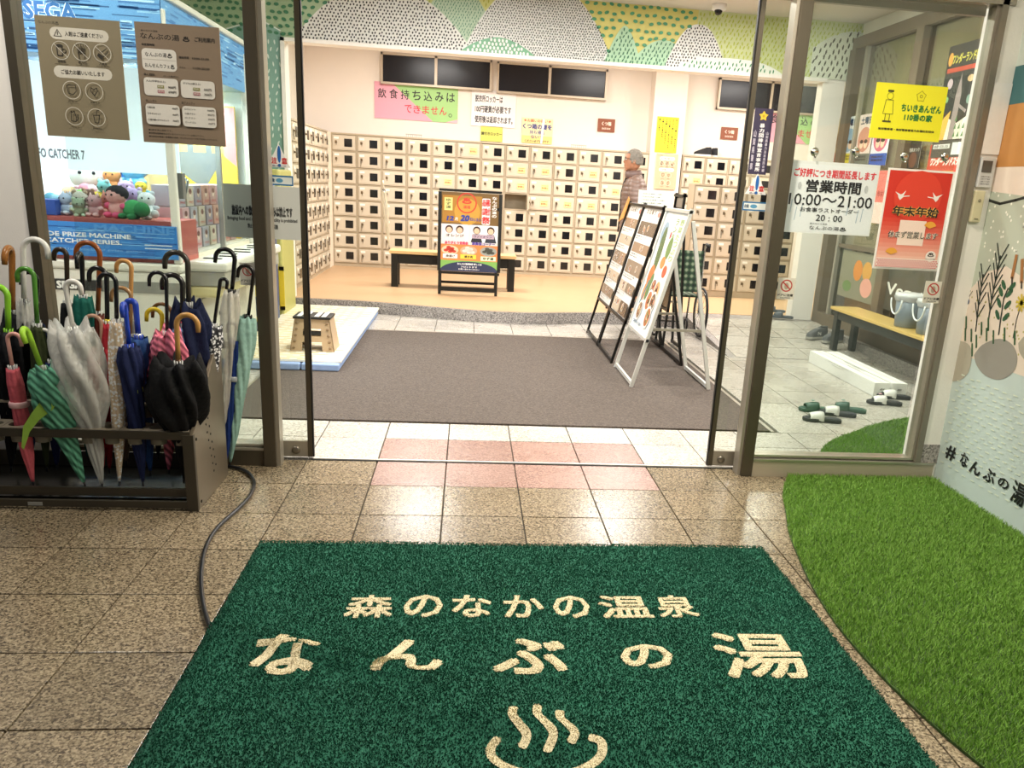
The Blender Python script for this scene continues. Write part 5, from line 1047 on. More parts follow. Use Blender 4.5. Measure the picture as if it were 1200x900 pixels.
# posters on the mural wall at the left
def d_03(s, w_, h_):
    s.text('電話', w_*.2, h_*.86, w_*.8, h_*.95, '#7d7a72', .03); s.text('03', w_*.1, h_*.66, w_*.9, h_*.82, '#c9405a', .06); s.k += 1
    for k in range(16): s.disc(w_*random.uniform(.1, .9), h_*random.uniform(.30, .6), w_*.06, random.choice(['#d9707a', '#4f90b8', '#7a5a44', '#3c8a6a']), n=7, step=False)
    s.text('注意', w_*.05, h_*.04, w_*.9, h_*.16, '#cf3a34', .06)
def pier(name, label, u0, v0, u1, v1, d, base, y=9.585):
    a, b = atY(u0, v1, y), atY(u1, v0, y); return sign(name, label, 'poster', (a.x, y, a.z), b.x-a.x, b.z-a.z, d, base=base)
pier('wall_poster', 'cream poster with a red 03 on the teal mural pier', 311, 118, 331, 190, d_03, '#efe6c4')
pier('wall_poster', 'striped green and red poster seen left of the steel column', 283, 180, 297, 250, lambda s, w_, h_: [s.rect(0, h_*.12*k, w_, h_*(.12*k+.06), ('#2f6a4a', '#a83048')[k % 2]) for k in range(8)], '#f2f2ee')
pier('wall_poster', 'pink poster seen through the crane machine', 262, 118, 281, 215, lambda s, w_, h_: (s.rect(w_*.1, h_*.5, w_*.9, h_*.9, '#d99aa2'), s.text('新台', w_*.2, h_*.2, w_*.8, h_*.4, '#b8324a', .04)), '#e9bcc0')
# umbrella leaning on the far bench
# ================================================================ UMBRELLA RACK
RX1, RX0, RY0, RY1 = -1.195, -2.42, 3.62, 4.11
rk = mat('rack_dark_metal', '#4a4439', .4, .5, .08, 8); rkt = mat('rack_tray_taupe', '#8c8271', .45, .1)
rack = thing('umbrella_rack', 'long dark metal umbrella rack with stepped trays of round holders', 'rack', (-1.8, 3.86, 0))
def side(x0, x1):
    P = [(RY0, .0), (RY0+.06, .0), (RY1, 0), (RY1, .66), (RY1-.10, .66), (RY0+.08, .40), (RY0, .36)]
    return MB().prism(P, x0, x1, lambda y, z, x: (x, y, z))
sp = obj('side_panel', side(RX1-.006, RX1+.012), mat('rack_side_taupe', '#7d7261', .35, .5, .05, 6), rack, bevel=.003)
obj('side_panel', side(RX0, RX0+.02), rk, rack, bevel=.003)
obj('side_flange', B(RX1-.035, RX1+.014, RY0-.004, RY0+.02, .0, .36), rk, rack, bevel=.002)
hl = MB()
for k in range(9): hl.lathe([(.001, 0), (.0055, 0), (.0055, .0016), (.001, .0016)], (RX1+.012, RY0+.20+.012*k, .46-.042*k), 8, (1, 0, 0)).lathe([(.001, 0), (.0055, 0), (.0055, .0016), (.001, .0016)], (RX1+.012, RY0+.165+.012*k, .44-.042*k), 8, (1, 0, 0))
tag(obj('vent_holes', hl, mat('hole_black', '#0c0b0a', .8), sp), kind='stuff')
for y, z in ((RY0+.04, .33), (RY0+.05, .03), (RY1-.05, .60)): obj('screw', MB().lathe([(.001, 0), (.008, 0), (.006, .004), (.001, .004)], (RX1+.012, y, z), 10, (1, 0, 0)), mat('screw_dark', '#2c2721', .3, .8), sp)
obj('front_lip', B(RX0, RX1, RY0, RY0+.012, .335, .372), rk, rack, bevel=.002)
obj('bottom_rail', B(RX0, RX1, RY0, RY0+.015, .012, .045).box(RX0, RX1, RY0+.03, RY0+.045, .055, .095), rk, rack, bevel=.002)
obj('drip_tray', B(RX0, RX1, RY0+.04, RY1-.03, .035, .045), mat('drip_tray_dark', '#1d1b18', .2, .4), rack)
obj('label_plate', B(-1.905, -1.845, RY0-.002, RY0, .018, .034), mat('label_grey', '#8e8c85', .5), rack)
obj('back_panel', B(RX0, RX1, RY1-.03, RY1-.018, .50, .66).box(RX0, RX1, RY1-.03, RY1-.018, .04, .12), rk, rack)
PITCH = .0975; HX = [-1.255-PITCH*k for k in range(12)]; TIER = [(3.69, .372), (3.835, .455), (3.98, .54)]
def tray(y, z, d):   # stepped tray made of square cells with round openings
    for i, hx in enumerate(HX):
        mb = MB(); n = 20; R_ = .036; v = []; hw, hd = PITCH/2-.0015, d/2
        for zz in (z, z-.010):
            for k in range(n): a = 2*pi*k/n; v.append((hx+R_*cos(a), y+R_*sin(a), zz))
            for k in range(n):
                a = 2*pi*k/n; c_, s_ = cos(a), sin(a); m_ = max(abs(c_)/hw, abs(s_)/hd); v.append((hx+c_/m_, y+s_/m_, zz))
        f = []
        for k in range(n):
            q = (k+1) % n; f += [(k, q, n+q, n+k), (2*n+k, 3*n+k, 3*n+q, 2*n+q), (n+k, n+q, 3*n+q, 3*n+k)]
        mb.add(v, f); c0 = obj('tray_cell', mb, rkt, rack)
        obj('cup', MB().add([(hx+(R_-.004*j)*cos(2*pi*k/n), y+(R_-.004*j)*sin(2*pi*k/n), z-.075*j) for j in (0, 1) for k in range(n)], [(k, (k+1) % n, n+(k+1) % n, n+k) for k in range(n)], True), mat('cup_taupe', '#7c7464', .45), c0)
for (y, z), d in zip(TIER, (.135, .135, .135)): tray(y, z, d)
# ================================================================ UMBRELLAS
def um(c, kind='cloth'):
    if kind == 'clear': return mat('clear_vinyl_'+c, c, .16, 0, .12, 30, bump=.7, bscale=35, alpha=.55)
    if kind == 'check': 
        k = 'check_'+c
        if k not in _m:
            m = bpy.data.materials.new(k); m.use_nodes = True; n = m.node_tree.nodes; L = m.node_tree.links; b = n['Principled BSDF']; tc = n.new('ShaderNodeTexCoord'); wv = n.new('ShaderNodeTexWave'); wv.bands_direction = 'DIAGONAL'; wv.inputs['Scale'].default_value = 16; wv.inputs['Distortion'].default_value = 3; L.new(tc.outputs['Object'], wv.inputs[0]); r = n.new('ShaderNodeValToRGB'); cc = lin(c); r.color_ramp.elements[0].color = tuple(v*.45 for v in cc[:3])+(1,); r.color_ramp.elements[1].color = tuple(min(1, v*1.7+.08) for v in cc[:3])+(1,); L.new(wv.outputs['Fac'], r.inputs[0]); L.new(r.outputs[0], b.inputs['Base Color']); b.inputs['Roughness'].default_value = .7; _m[k] = m
        return _m[k]
    if kind == 'dots':
        k = 'dots_'+c
        if k not in _m:
            m = bpy.data.materials.new(k); m.use_nodes = True; n = m.node_tree.nodes; L = m.node_tree.links; b = n['Principled BSDF']; tc = n.new('ShaderNodeTexCoord'); v = n.new('ShaderNodeTexVoronoi'); v.inputs['Scale'].default_value = 75; L.new(tc.outputs['Object'], v.inputs[0]); r = n.new('ShaderNodeValToRGB'); r.color_ramp.interpolation = 'CONSTANT'; r.color_ramp.elements[0].color = lin('#e4e4e6'); r.color_ramp.elements[1].position = .45; r.color_ramp.elements[1].color = lin(c); L.new(v.outputs['Distance'], r.inputs[0]); L.new(r.outputs[0], b.inputs['Base Color']); b.inputs['Roughness'].default_value = .7; _m[k] = m
        return _m[k]
    return mat('umbrella_'+c, c, .75, 0, .22, 40, bump=.5, bscale=45, spec=.2)
PROF = {'slim': [(0, .024), (.12, .031), (.45, .029), (.75, .021), (.93, .011), (1, .006)],
        'full': [(0, .034), (.10, .046), (.3, .043), (.55, .034), (.78, .024), (.93, .012), (1, .006)],
        'puff': [(0, .050), (.10, .072), (.28, .076), (.46, .058), (.60, .034), (.74, .025), (.94, .012), (1, .006)],
        'big':  [(0, .075), (.08, .098), (.25, .108), (.44, .088), (.58, .052), (.68, .030), (.8, .025), (.95, .012), (1, .006)]}
def umbrella(label, stem, y, tip, hc, cc, kind='cloth', prof='slim', hook=-1, hr=.036, hth=.0095, hlen=.12, ht=None, strap=None, ztip=.115, collar=None, rib=None, twist=1.2, ytip=None, name='umbrella', sway=0):
    """stem: pixel of the top of the straight handle (below the hook); tip: pixel column where the ferrule ends; hook -1 left, 1 right, 0 edge on"""
    a = atY(stem[0], stem[1], y); yt = ytip if ytip is not None else y+.01
    lo, hi = -3.0, 1.0
    b0 = fl(tip[0], tip[1], ztip) if False else None
    d = ray(*tip); k = yt/d.y; b = Vector((d.x*k, yt, ztip))
    t = thing(name, label, 'umbrella', (b.x, b.y, ztip-.03 if ztip > .06 else 0)); ax = (b-a).normalized()
    hm_ = mat('handle_'+hc, hc, .25, 0, .25 if hc in ('#9a6430', '#6b3f1e', '#c08d52', '#a07a50', '#b8894c') else .05, 12, stretch=(3, 3, .6))
    # hook: semicircle starting at a, going up and over
    hx = Vector((hook, 0, 0)) if hook else Vector((.12, -1, 0)).normalized(); hx = (hx-ax*hx.dot(ax)).normalized()
    P = []
    n = 12
    for i in range(n+1):
        th = pi*i/n; P.append(a-ax*(hr*sin(th))+hx*(hr-hr*cos(th)))
    P.append(P[-1]+ax*.028)
    P = [a+ax*hlen, a+ax*hlen*.5]+P
    obj('handle', MB().tube(P, [hth*.92]*2+[hth]*(len(P)-3)+[hth*.85], 12), hm_, t)
    L = (b-a).length; c0 = a+ax*hlen; Lc = L-hlen
    obj('shaft', MB().tube([a+ax*(hlen-.01), b+ax*.0], .004, 6), mat('shaft_steel', '#8f9094', .3, .8), t)
    if collar: obj('collar', MB().tube([a+ax*(hlen-.005), a+ax*(hlen+.018)], hth*1.15, 10), mat('collar_'+collar, collar, .3, .6), t)
    # rib ends poking out above the folded canopy
    rb = MB(); u = ax.orthogonal().normalized(); w_ = ax.cross(u)
    for k in range(8):
        q = 2*pi*k/8; dd = u*cos(q)+w_*sin(q); rb.tube([c0+ax*.035+dd*.014, c0+ax*.0+dd*.017], .0032, 5)
    obj('rib_tips', rb, mat('ribtip_'+(rib or '#cfcfcb'), rib or '#cfcfcb', .4), t)
    pr = PROF[prof]; amp = {'slim': .22, 'full': .32, 'puff': .42, 'big': .40}[prof]; R_ = random.Random(label); ph = [R_.uniform(-.25, .25) for _ in range(8)]; am = [R_.uniform(.45, 1.4) for _ in range(8)]; seed = R_.random()*6; rag = {'slim': .010, 'full': .020, 'puff': .045, 'big': .06}[prof]
    hem = [R_.uniform(-.2, 1)*rag for _ in range(8)]; n = 56; N = 30; V = []
    def rad(k, a_):
        for (k0, r0), (k1, r1) in zip(pr, pr[1:]):
            if k0 <= k <= k1: r = r0+(r1-r0)*(k-k0)/(k1-k0); break
        tw = a_+twist*k*1.6+seed; q = (tw/(2*pi)*8) % 8; i = int(q) % 8; f_ = q-int(q); fold = abs(sin(pi*min(1, max(0, f_+ph[i]*sin(pi*f_)))))**.8
        return max(.004, r*(1+amp*am[i]*(fold-.55)*min(1, (1-k)*5)+amp*.35*sin(2*a_+seed*2+k*4)+amp*.12*sin(21*k+3*a_)))
    ux = u; wx = w_
    rows = [(-1, .10), (-.6, .05)]+[(k/N, 0) for k in range(N+1)]
    for kk, extra in rows:
        for q in range(n):
            a_ = 2*pi*q/n; k = max(kk, 0); tw = a_+seed; qi = (tw/(2*pi)*8) % 8; i = int(qi) % 8; z_ = -hem[i]*sin(pi*(qi-int(qi)))**1.5*(1-k)**8
            r = rad(k, a_)*(1 if kk >= 0 else (.30 if kk == -1 else .80)); h = .016+k*(Lc-.016)+extra*.5+z_*(1 if kk >= 0 else 0); V.append(c0+ax*h+(ux*cos(a_)+wx*sin(a_))*r)
    m2 = len(rows); Fc = [(i*n+q, i*n+(q+1) % n, (i+1)*n+(q+1) % n, (i+1)*n+q) for i in range(m2-1) for q in range(n)]+[tuple((m2-1)*n+q for q in range(n))]
    obj('canopy', MB().add(V, Fc, True), um(cc, kind), t)
    obj('ferrule', MB().tube([b-ax*.015, b+ax*.025], .005, 8), mat('ferrule_dark', '#26262a', .4), t)
    if strap: s0 = .30; obj('strap', MB().lathe([(.036 if prof != 'big' else .05, 0), (.039, .004), (.039, .022), (.036, .026)], c0+ax*(Lc*s0), 24, ax), mat('strap_band_'+strap, strap, .5), t)
    return t
G0 = [3.69, 3.835, 3.98]
W_ = 'umbrella in the rack'
umbrella('pale pink child umbrella with pink hooked handle at the front left of the rack', (9, 398), G0[0], (38, 560), '#e3a79c', '#d0606a', hook=1, hr=.026, hth=.0085, hlen=.11, strap='#e0b0b0', ztip=.10)
umbrella('see-through umbrella with green printed panels and lime handle, straps hanging over the tray', (34, 392), G0[0]-.02, (97, 555), '#a4d63c', '#3f8a6a', 'check', 'puff', hook=0, hr=.03, hth=.012, hlen=.14, ztip=.11, rib='#e8efe0', collar='#e8e8e2')
umbrella('dark olive umbrella with large green hooked handle, second hole row from the left', (40, 325), G0[1], (54, 540), '#4f8a32', '#3a4228', prof='slim', hook=-1, hr=.034, hth=.0105, hlen=.20, ztip=.12)
umbrella('black umbrella with lime handle and lime rib tips at the far left', (9, 348), G0[1], (15, 560), '#8ccc34', '#15161a', prof='puff', hook=-1, hr=.04, hth=.013, hlen=.14, rib='#8ccc34', ztip=.12)
umbrella('black umbrella with thick varnished wooden handle, tallest at the left edge', (14, 300), G0[2], (18, 540), '#9a6430', '#1a1b20', prof='full', hook=0, hr=.04, hth=.014, hlen=.24, ztip=.13)
umbrella('white umbrella with big white hooked handle behind the green handle', (27, 292), G0[2], (33, 540), '#dedcd6', '#e6e4de', 'clear', 'slim', hook=1, hr=.052, hth=.012, hlen=.22, ztip=.14)
umbrella('navy umbrella with black hooked handle, behind the green handle', (44, 330), G0[2]+.05, (40, 540), '#17171a', '#141c3c', prof='full', hook=-1, hr=.035, hlen=.18, ztip=.14)
umbrella('navy umbrella with thin white handle standing low behind the lime one', (60, 395), G0[1], (66, 540), '#d9d7d0', '#1b2450', prof='slim', hook=-1, hr=.03, hth=.008, hlen=.10, ztip=.13)
umbrella('black umbrella with dark brown hooked handle, left of the tall brown one', (78, 300), G0[2], (84, 540), '#33261c', '#1b1c1f', prof='slim', hook=-1, hr=.026, hth=.011, hlen=.20, ztip=.14)
umbrella('black umbrella with orange-brown bentwood handle, tallest in the left half', (117, 300), G0[2], (110, 540), '#8a4a20', '#5c2a20', prof='slim', hook=-1, hr=.050, hth=.0115, hlen=.25, ztip=.14)
umbrella('dark green umbrella with glossy black handle seen edge-on', (96, 305), G0[2]-.04, (104, 540), '#121214', '#14584e', prof='full', hook=0, hr=.034, hth=.0105, hlen=.15, ztip=.14)
umbrella('crumpled clear vinyl umbrella with white handle, widest in the rack', (77, 338), G0[0]-.01, (118, 555), '#e2dfd8', '#d9d8d2', 'clear', 'big', hook=1, hr=.030, hth=.0105, hlen=.16, rib='#f2f2ee', ztip=.10)
umbrella('dark red umbrella with black handle and gold band', (125, 325), G0[1], (128, 545), '#18181a', '#9c2530', prof='slim', hook=-1, hr=.036, hth=.0105, hlen=.19, collar='#c9b13a', ztip=.12, kind='cloth')
umbrella('cream floral umbrella with black looped handle, right of the clear vinyl one', (136, 332), G0[0], (139, 555), '#17171a', '#c9b49a', 'dots', 'slim', hook=-1, hr=.034, hth=.0095, hlen=.15, ztip=.11)
umbrella('grey umbrella with honey-coloured wooden handle', (154, 315), G0[2], (150, 540), '#c08d52', '#77787a', prof='slim', hook=-1, hr=.032, hth=.010, hlen=.22, ztip=.14)
umbrella('brown umbrella with faded tan handle bent behind the blue handles', (154, 350), G0[1]+.05, (148, 540), '#a07a50', '#6e5a4a', prof='slim', hook=-1, hr=.042, hth=.009, hlen=.16, ztip=.14)
umbrella('red umbrella with short dusty tan handle behind the clear vinyl one', (119, 380), G0[1]-.02, (120, 545), '#b08a74', '#a02832', prof='full', hook=-1, hr=.034, hth=.0085, hlen=.10, ztip=.13)
umbrella('navy umbrella with yellow-green and white edge and blue straight-looking handle', (147, 362), G0[0], (166, 550), '#1c3fae', '#1b2348', prof='full', hook=0, hr=.026, hth=.0105, hlen=.15, rib='#2a4cc0', strap='#b8c83a', ztip=.11)
umbrella('blue umbrella with grey stripe and thick blue handle with silver collar', (159, 358), G0[1], (176, 550), '#1c3fae', '#2c4c84', prof='full', hook=-1, hr=.020, hth=.013, hlen=.13, collar='#c9ccd2', rib='#2a4cc0', strap='#aab2bd', ztip=.11)
umbrella('black folded umbrella with yellow plastic handle', (190, 372), G0[2], (186, 540), '#e0c22c', '#1b1b1d', prof='slim', hook=-1, hr=.034, hth=.010, hlen=.12, ztip=.14)
umbrella('grey-brown umbrella with brown wooden handle behind the yellow one', (201, 368), G0[2]+.06, (200, 540), '#7a5430', '#4c4440', prof='slim', hook=-1, hr=.042, hth=.009, hlen=.14, ztip=.14)
umbrella('pink checked umbrella with thin black hooked handle', (195, 330), G0[1], (198, 548), '#17171a', '#c05a72', 'check', 'puff', hook=-1, hr=.036, hth=.0085, hlen=.22, ztip=.12)
umbrella('navy umbrella with thick dark grey handle, tallest right of the middle', (220, 310), G0[2], (226, 540), '#35322c', '#161e3c', prof='puff', hook=-1, hr=.050, hth=.0125, hlen=.17, ztip=.14)
umbrella('blue striped umbrella with black handle and red band', (214, 335), G0[2]-.04, (214, 545), '#201d1b', '#5c74a4', 'check', 'full', hook=-1, hr=.044, hth=.012, hlen=.17, collar='#8a2028', ztip=.13)
umbrella('large loose black umbrella with tan wooden handle at the right front of the rack', (207, 380), G0[0], (214, 545), '#b8894c', '#101012', prof='big', hook=1, hr=.044, hth=.0115, hlen=.16, ztip=.13, collar='#4c3420')
umbrella('black and white speckled umbrella with black handle near the right side panel', (258, 330), G0[2]+.06, (232, 540), '#141416', '#25262c', 'dots', 'full', hook=1, hr=.016, hth=.0085, hlen=.20, ztip=.16)
# three hung outside the side panel against the glass
umbrella('clear white umbrella with black strap and black handle, hung beside the rack', (275, 305), 4.165, (254, 530), '#121214', '#d6d2c6', 'clear', 'full', hook=-1, hr=.044, hth=.0105, hlen=.14, strap='#101010', rib='#151515', ztip=.06, ytip=4.19)
umbrella('dark blue rolled umbrella with buckle, between the clear and the pale teal one', (277, 385), 4.185, (264, 530), '#151c3c', '#18306c', prof='slim', hook=-1, hr=.022, hth=.008, hlen=.04, strap='#9aa0a6', ztip=.04, ytip=4.21)
umbrella('pale teal rolled umbrella with cream top, rightmost beside the steel column', (297, 322), 4.205, (270, 545), '#1b1512', '#8fb4aa', prof='full', hook=-1, hr=.036, hth=.009, hlen=.20, rib='#1a1a1a', ztip=.03, ytip=4.225, twist=2.4)
# far umbrella leaning on the long bench inside
ub = umbrella('clear folded umbrella leaning against the far end of the long bench', (449, 214), 11.0, (456, 300), '#e8e2d2', '#e6dfc8', 'clear', 'slim', hook=0, hr=.02, hlen=.08, ztip=.62, ytip=11.1, rib='#555555')
# pixel column of the printed label hanging from the lime umbrella: strap cloth over the tray
t = thing('umbrella_cloth', 'loose lime and white umbrella panel draped over the front tray', 'cloth', (-1.84, 3.66, .33))
pts = [(56, 452), (70, 462), (62, 480), (46, 492), (35, 506), (28, 527), (25, 524), (27, 500), (37, 484), (48, 470)]
mb = MB().add([atY(u, v, 3.612) for u, v in pts]+[atY(u, v, 3.618) for u, v in pts], [tuple(range(10))[::-1], tuple(range(10, 20))]+[(i, (i+1) % 10, 10+(i+1) % 10, 10+i) for i in range(10)]); obj('panel', mb, mat('lime_cloth', '#9cc44a', .5, 0, .35, 14), t)
# ================================================================ CABLE
cp = [fl(u, v, .012) for u, v in ((262, 546), (272, 547), (284, 550), (294, 557), (298, 568), (292, 582), (278, 597), (262, 611), (249, 626), (240, 645), (236, 668), (236, 690), (239, 712), (246, 735), (254, 750))]
cps = [Vector(p) for p in smooth([tuple(p) for p in cp], 4)]
obj('power_cable', MB().tube(cps, .0085, 8), mat('cable_black', '#15161a', .3), label='black cable curving over the tiles from the rack to under the green mat', cat='cable')
# ================================================================ GREEN ENTRANCE MAT
MX0, MX1, MY1, MY0 = -.835, 1.342, 3.280, 1.42
MW_, MH_ = MX1-MX0, MY1-MY0
def wave(x, y):
    def g(px, py, sx, sy, an, h):
        c, s_ = cos(an), sin(an); dx, dy = x-px, y-py; a = dx*c+dy*s_; b = -dx*s_+dy*c; return h*math.exp(-(a/sx)**2-(b/sy)**2)
    return g(-.35, 2.35, .55, .06, -.42, .032)+g(.15, 2.02, .5, .07, -.30, .028)+g(.85, 1.62, .55, .06, .12, .040)+g(-.5, 1.85, .35, .08, .3, .02)+g(.9, 2.5, .5, .15, .6, .008)+.002*sin(x*5+y*3)
mat_ = thing('entrance_mat', 'large dark green pile mat with cream lettering before the sliding doors', 'mat', (.25, 2.4, 0)); g0 = ORG[mat_.name]
nx, ny = 110, 94; v = []
for j in range(ny+1):
    for i in range(nx+1):
        x, y = MX0+MW_*i/nx, MY0+MH_*j/ny; e = min(1, min(i, nx-i, j, ny-j)/1.5); v.append((x, y, .004+.010*e+wave(x, y)))
f = [(j*(nx+1)+i, j*(nx+1)+i+1, (j+1)*(nx+1)+i+1, (j+1)*(nx+1)+i) for j in range(ny) for i in range(nx)]
nb = len(v); rim = [i for i in range(nx+1)]+[(j)*(nx+1)+nx for j in range(1, ny+1)]+[ny*(nx+1)+i for i in range(nx-1, -1, -1)]+[j*(nx+1) for j in range(ny-1, 0, -1)]
v += [(v[k][0], v[k][1], .001) for k in rim]; m0 = len(rim); f += [(rim[i], nb+i, nb+(i+1) % m0, rim[(i+1) % m0]) for i in range(m0)]
greenm = mat('green_pile', '#1b5e48', .95, 0, .25, 9, bump=.6, bscale=160)
obj('backing', MB().add(v, f, True), greenm, mat_)
def glyph(ch, box, bold, curve=None): return ch, box, bold
GL = []
def up_(u, v_): p = fl(u, v_, .016); return p.x, p.y
def put(ch, u0, v0, u1, v1, bold):   # pixel box of the letter on the mat
    a = up_((u0+u1)/2, v1); b = up_((u0+u1)/2, v0); l = up_(u0, (v0+v1)/2)[0]; r = up_(u1, (v0+v1)/2)[0]
    V, Fc = text_geo(ch, bold); mn, mx = V.min(0), V.max(0)
    # true mat coordinates (letters are upright on the mat)
    q = (V-mn)/(mx-mn); P = np.stack([l+q[:, 0]*(r-l), a[1]+q[:, 1]*(b[1]-a[1])], 1); GL.append((P, Fc))
for ch, u0, u1 in (('森', 405, 461), ('の', 473, 519), ('な', 530, 576), ('か', 590, 637), ('の', 648, 691), ('温', 702, 762), ('泉', 769, 815)):
    put(ch, u0, 698, u1, 724, .022)
for ch, u0, v0, u1, v1 in (('な', 296, 748, 374, 791), ('ん', 437, 750, 519, 793), ('ぶ', 577, 749, 664, 791), ('の', 727, 756, 788, 785), ('湯', 840, 744, 940, 795)):
    put(ch, u0, v0, u1, v1, .018 if ch == '湯' else .030)
def stroke(px, w_):   # thick brush stroke from pixel path
    P = [Vector(up_(u, v_)) for u, v_ in px]; P = [Vector(p) for p in smooth([tuple(p) for p in P], 5)]; V = []; Fc = []
    for i, p in enumerate(P):
        d = (P[min(i+1, len(P)-1)]-P[max(i-1, 0)]).normalized(); n_ = Vector((-d.y, d.x))*w_/2*(1 if 0 < i < len(P)-1 else .6); V += [tuple(p+n_), tuple(p-n_)]
    for i in range(len(P)-1): Fc.append((2*i, 2*i+1, 2*i+3, 2*i+2))
    GL.append((np.array(V), Fc))
stroke([(602, 836), (600, 848), (608, 858), (617, 868), (611, 879)], .026); stroke([(630, 831), (629, 845), (637, 855), (648, 868), (640, 884)], .026); stroke([(656, 837), (656, 849), (664, 858), (673, 868), (668, 877)], .026)
stroke([(584, 868), (575, 878), (579, 890), (598, 901), (626, 908), (655, 908), (683, 902), (703, 890), (704, 877), (689, 872)], .026)
cream_m = mat('cream_pile', '#d8cba8', .95, 0, .2, 60, bump=.6, bscale=160)
from mathutils.bvhtree import BVHTree
lv, lf = [], []
for P, Fc in GL:
    o = len(lv); lv += [(x, y, 0.) for x, y in P]; lf += [tuple(i+o for i in q) for q in Fc]
bvh = BVHTree.FromPolygons(lv, lf)
o = 0
for P, Fc in GL: obj('letter', MB().add([(x, y, .0165+wave(x, y)+.0004*(i*4//len(P))) for i, (x, y) in enumerate(P)], Fc), cream_m, mat_)
def tufts(n, inside, h, w_):
    V = []; Fc = []; k = 0
    while k < n:
        x, y = random.uniform(MX0+.004, MX1-.004), random.uniform(MY0, MY1-.004)
        hit = bvh.ray_cast(Vector((x, y, 1)), Vector((0, 0, -1)))[0] is not None
        if hit != inside:
            if inside: continue
            else: k += 1; continue
        k += 1; a = random.random()*pi; z = .0135+wave(x, y); hh = h*random.uniform(.6, 1.3); dx, dy = w_*cos(a), w_*sin(a); lx, ly = random.uniform(-1, 1)*hh*.5+.2*hh*sin(9*x+4*y), random.uniform(-1, 1)*hh*.5; o = len(V)
        V += [(x-dx, y-dy, z), (x+dx, y+dy, z), (x+lx+dx*.7, y+ly+dy*.7, z+hh), (x+lx-dx*.7, y+ly-dy*.7, z+hh)]; Fc.append((o, o+1, o+2, o+3))
    return MB().add(V, Fc)
tag(obj('pile', tufts(200000, False, .0055, .0020), greenm, mat_), kind='stuff')
tag(obj('cream_pile', tufts(26000, True, .0050, .0018), cream_m, mat_), kind='stuff')
# ================================================================ ARTIFICIAL TURF
to = [(1.83, 4.25), (1.70, 3.98), (1.61, 3.70), (1.53, 3.45), (1.475, 3.2), (1.42, 2.9), (1.39, 2.6), (1.395, 2.3), (1.425, 2.05), (1.47, 1.83), (1.56, 1.55), (1.70, 1.25), (1.9, .95)]
to = [tuple(p) for p in smooth(to, 3)]; tpoly = [(2.70, .95), (2.70, 4.245)]+to
turf = thing('turf_mat', 'bright green artificial turf with curved edge before the right glass', 'turf', (2.1, 3, 0))
turf_b = mat('turf_base', '#36501c', .9, 0, .3, 60)
obj('backing', MB().prism(tpoly[::-1], .001, .010), turf_b, turf)
ti = [(2.10, 4.36), (2.22, 4.72), (2.42, 4.98), (2.64, 5.17), (2.95, 5.42), (3.32, 5.62), (3.7, 5.75), (4.05, 5.8)]; ti = [tuple(p) for p in smooth(ti, 3)]; tpoly2 = ti+[(4.05, 4.47), (2.66, 4.47), (2.66, 4.36)]
turf2 = thing('turf_mat', 'green artificial turf with round edge inside the right glass', 'turf', (3, 5, 0)); obj('backing', MB().prism(tpoly2[::-1], .001, .010), turf_b, turf2)
def inside(P, x, y):
    c = False; j = len(P)-1
    for i in range(len(P)):
        if (P[i][1] > y) != (P[j][1] > y) and x < (P[j][0]-P[i][0])*(y-P[i][1])/(P[j][1]-P[i][1])+P[i][0]: c = not c
        j = i
    return c
def blades(P, n, h):
    xs_ = [p[0] for p in P]; ys_ = [p[1] for p in P]; V = []; Fc = []
    for _ in range(n):
        x, y = random.uniform(min(xs_), max(xs_)), random.uniform(min(ys_), max(ys_))
        if not inside(P, x, y): continue
        a = random.random()*2*pi; hh = h*random.uniform(.6, 1.3); w_ = .0016; b = random.random()*2*pi; l = hh*random.uniform(.2, .8); o = len(V)
        dx, dy = w_*cos(a), w_*sin(a); V += [(x-dx, y-dy, .009), (x+dx, y+dy, .009), (x+l*cos(b)+dx*.5, y+l*sin(b)+dy*.5, .009+hh), (x+l*cos(b)-dx*.5, y+l*sin(b)-dy*.5, .009+hh)]; Fc.append((o, o+1, o+2, o+3))
    return MB().add(V, Fc)
def blade_mat():
    m = mat('turf_blades', '#77a03e', .6, 0, .5, 60); return m
tag(obj('blades', blades(tpoly, 150000, .018), blade_mat(), turf), kind='stuff'); tag(obj('blades', blades(tpoly2, 40000, .014), blade_mat(), turf2), kind='stuff')
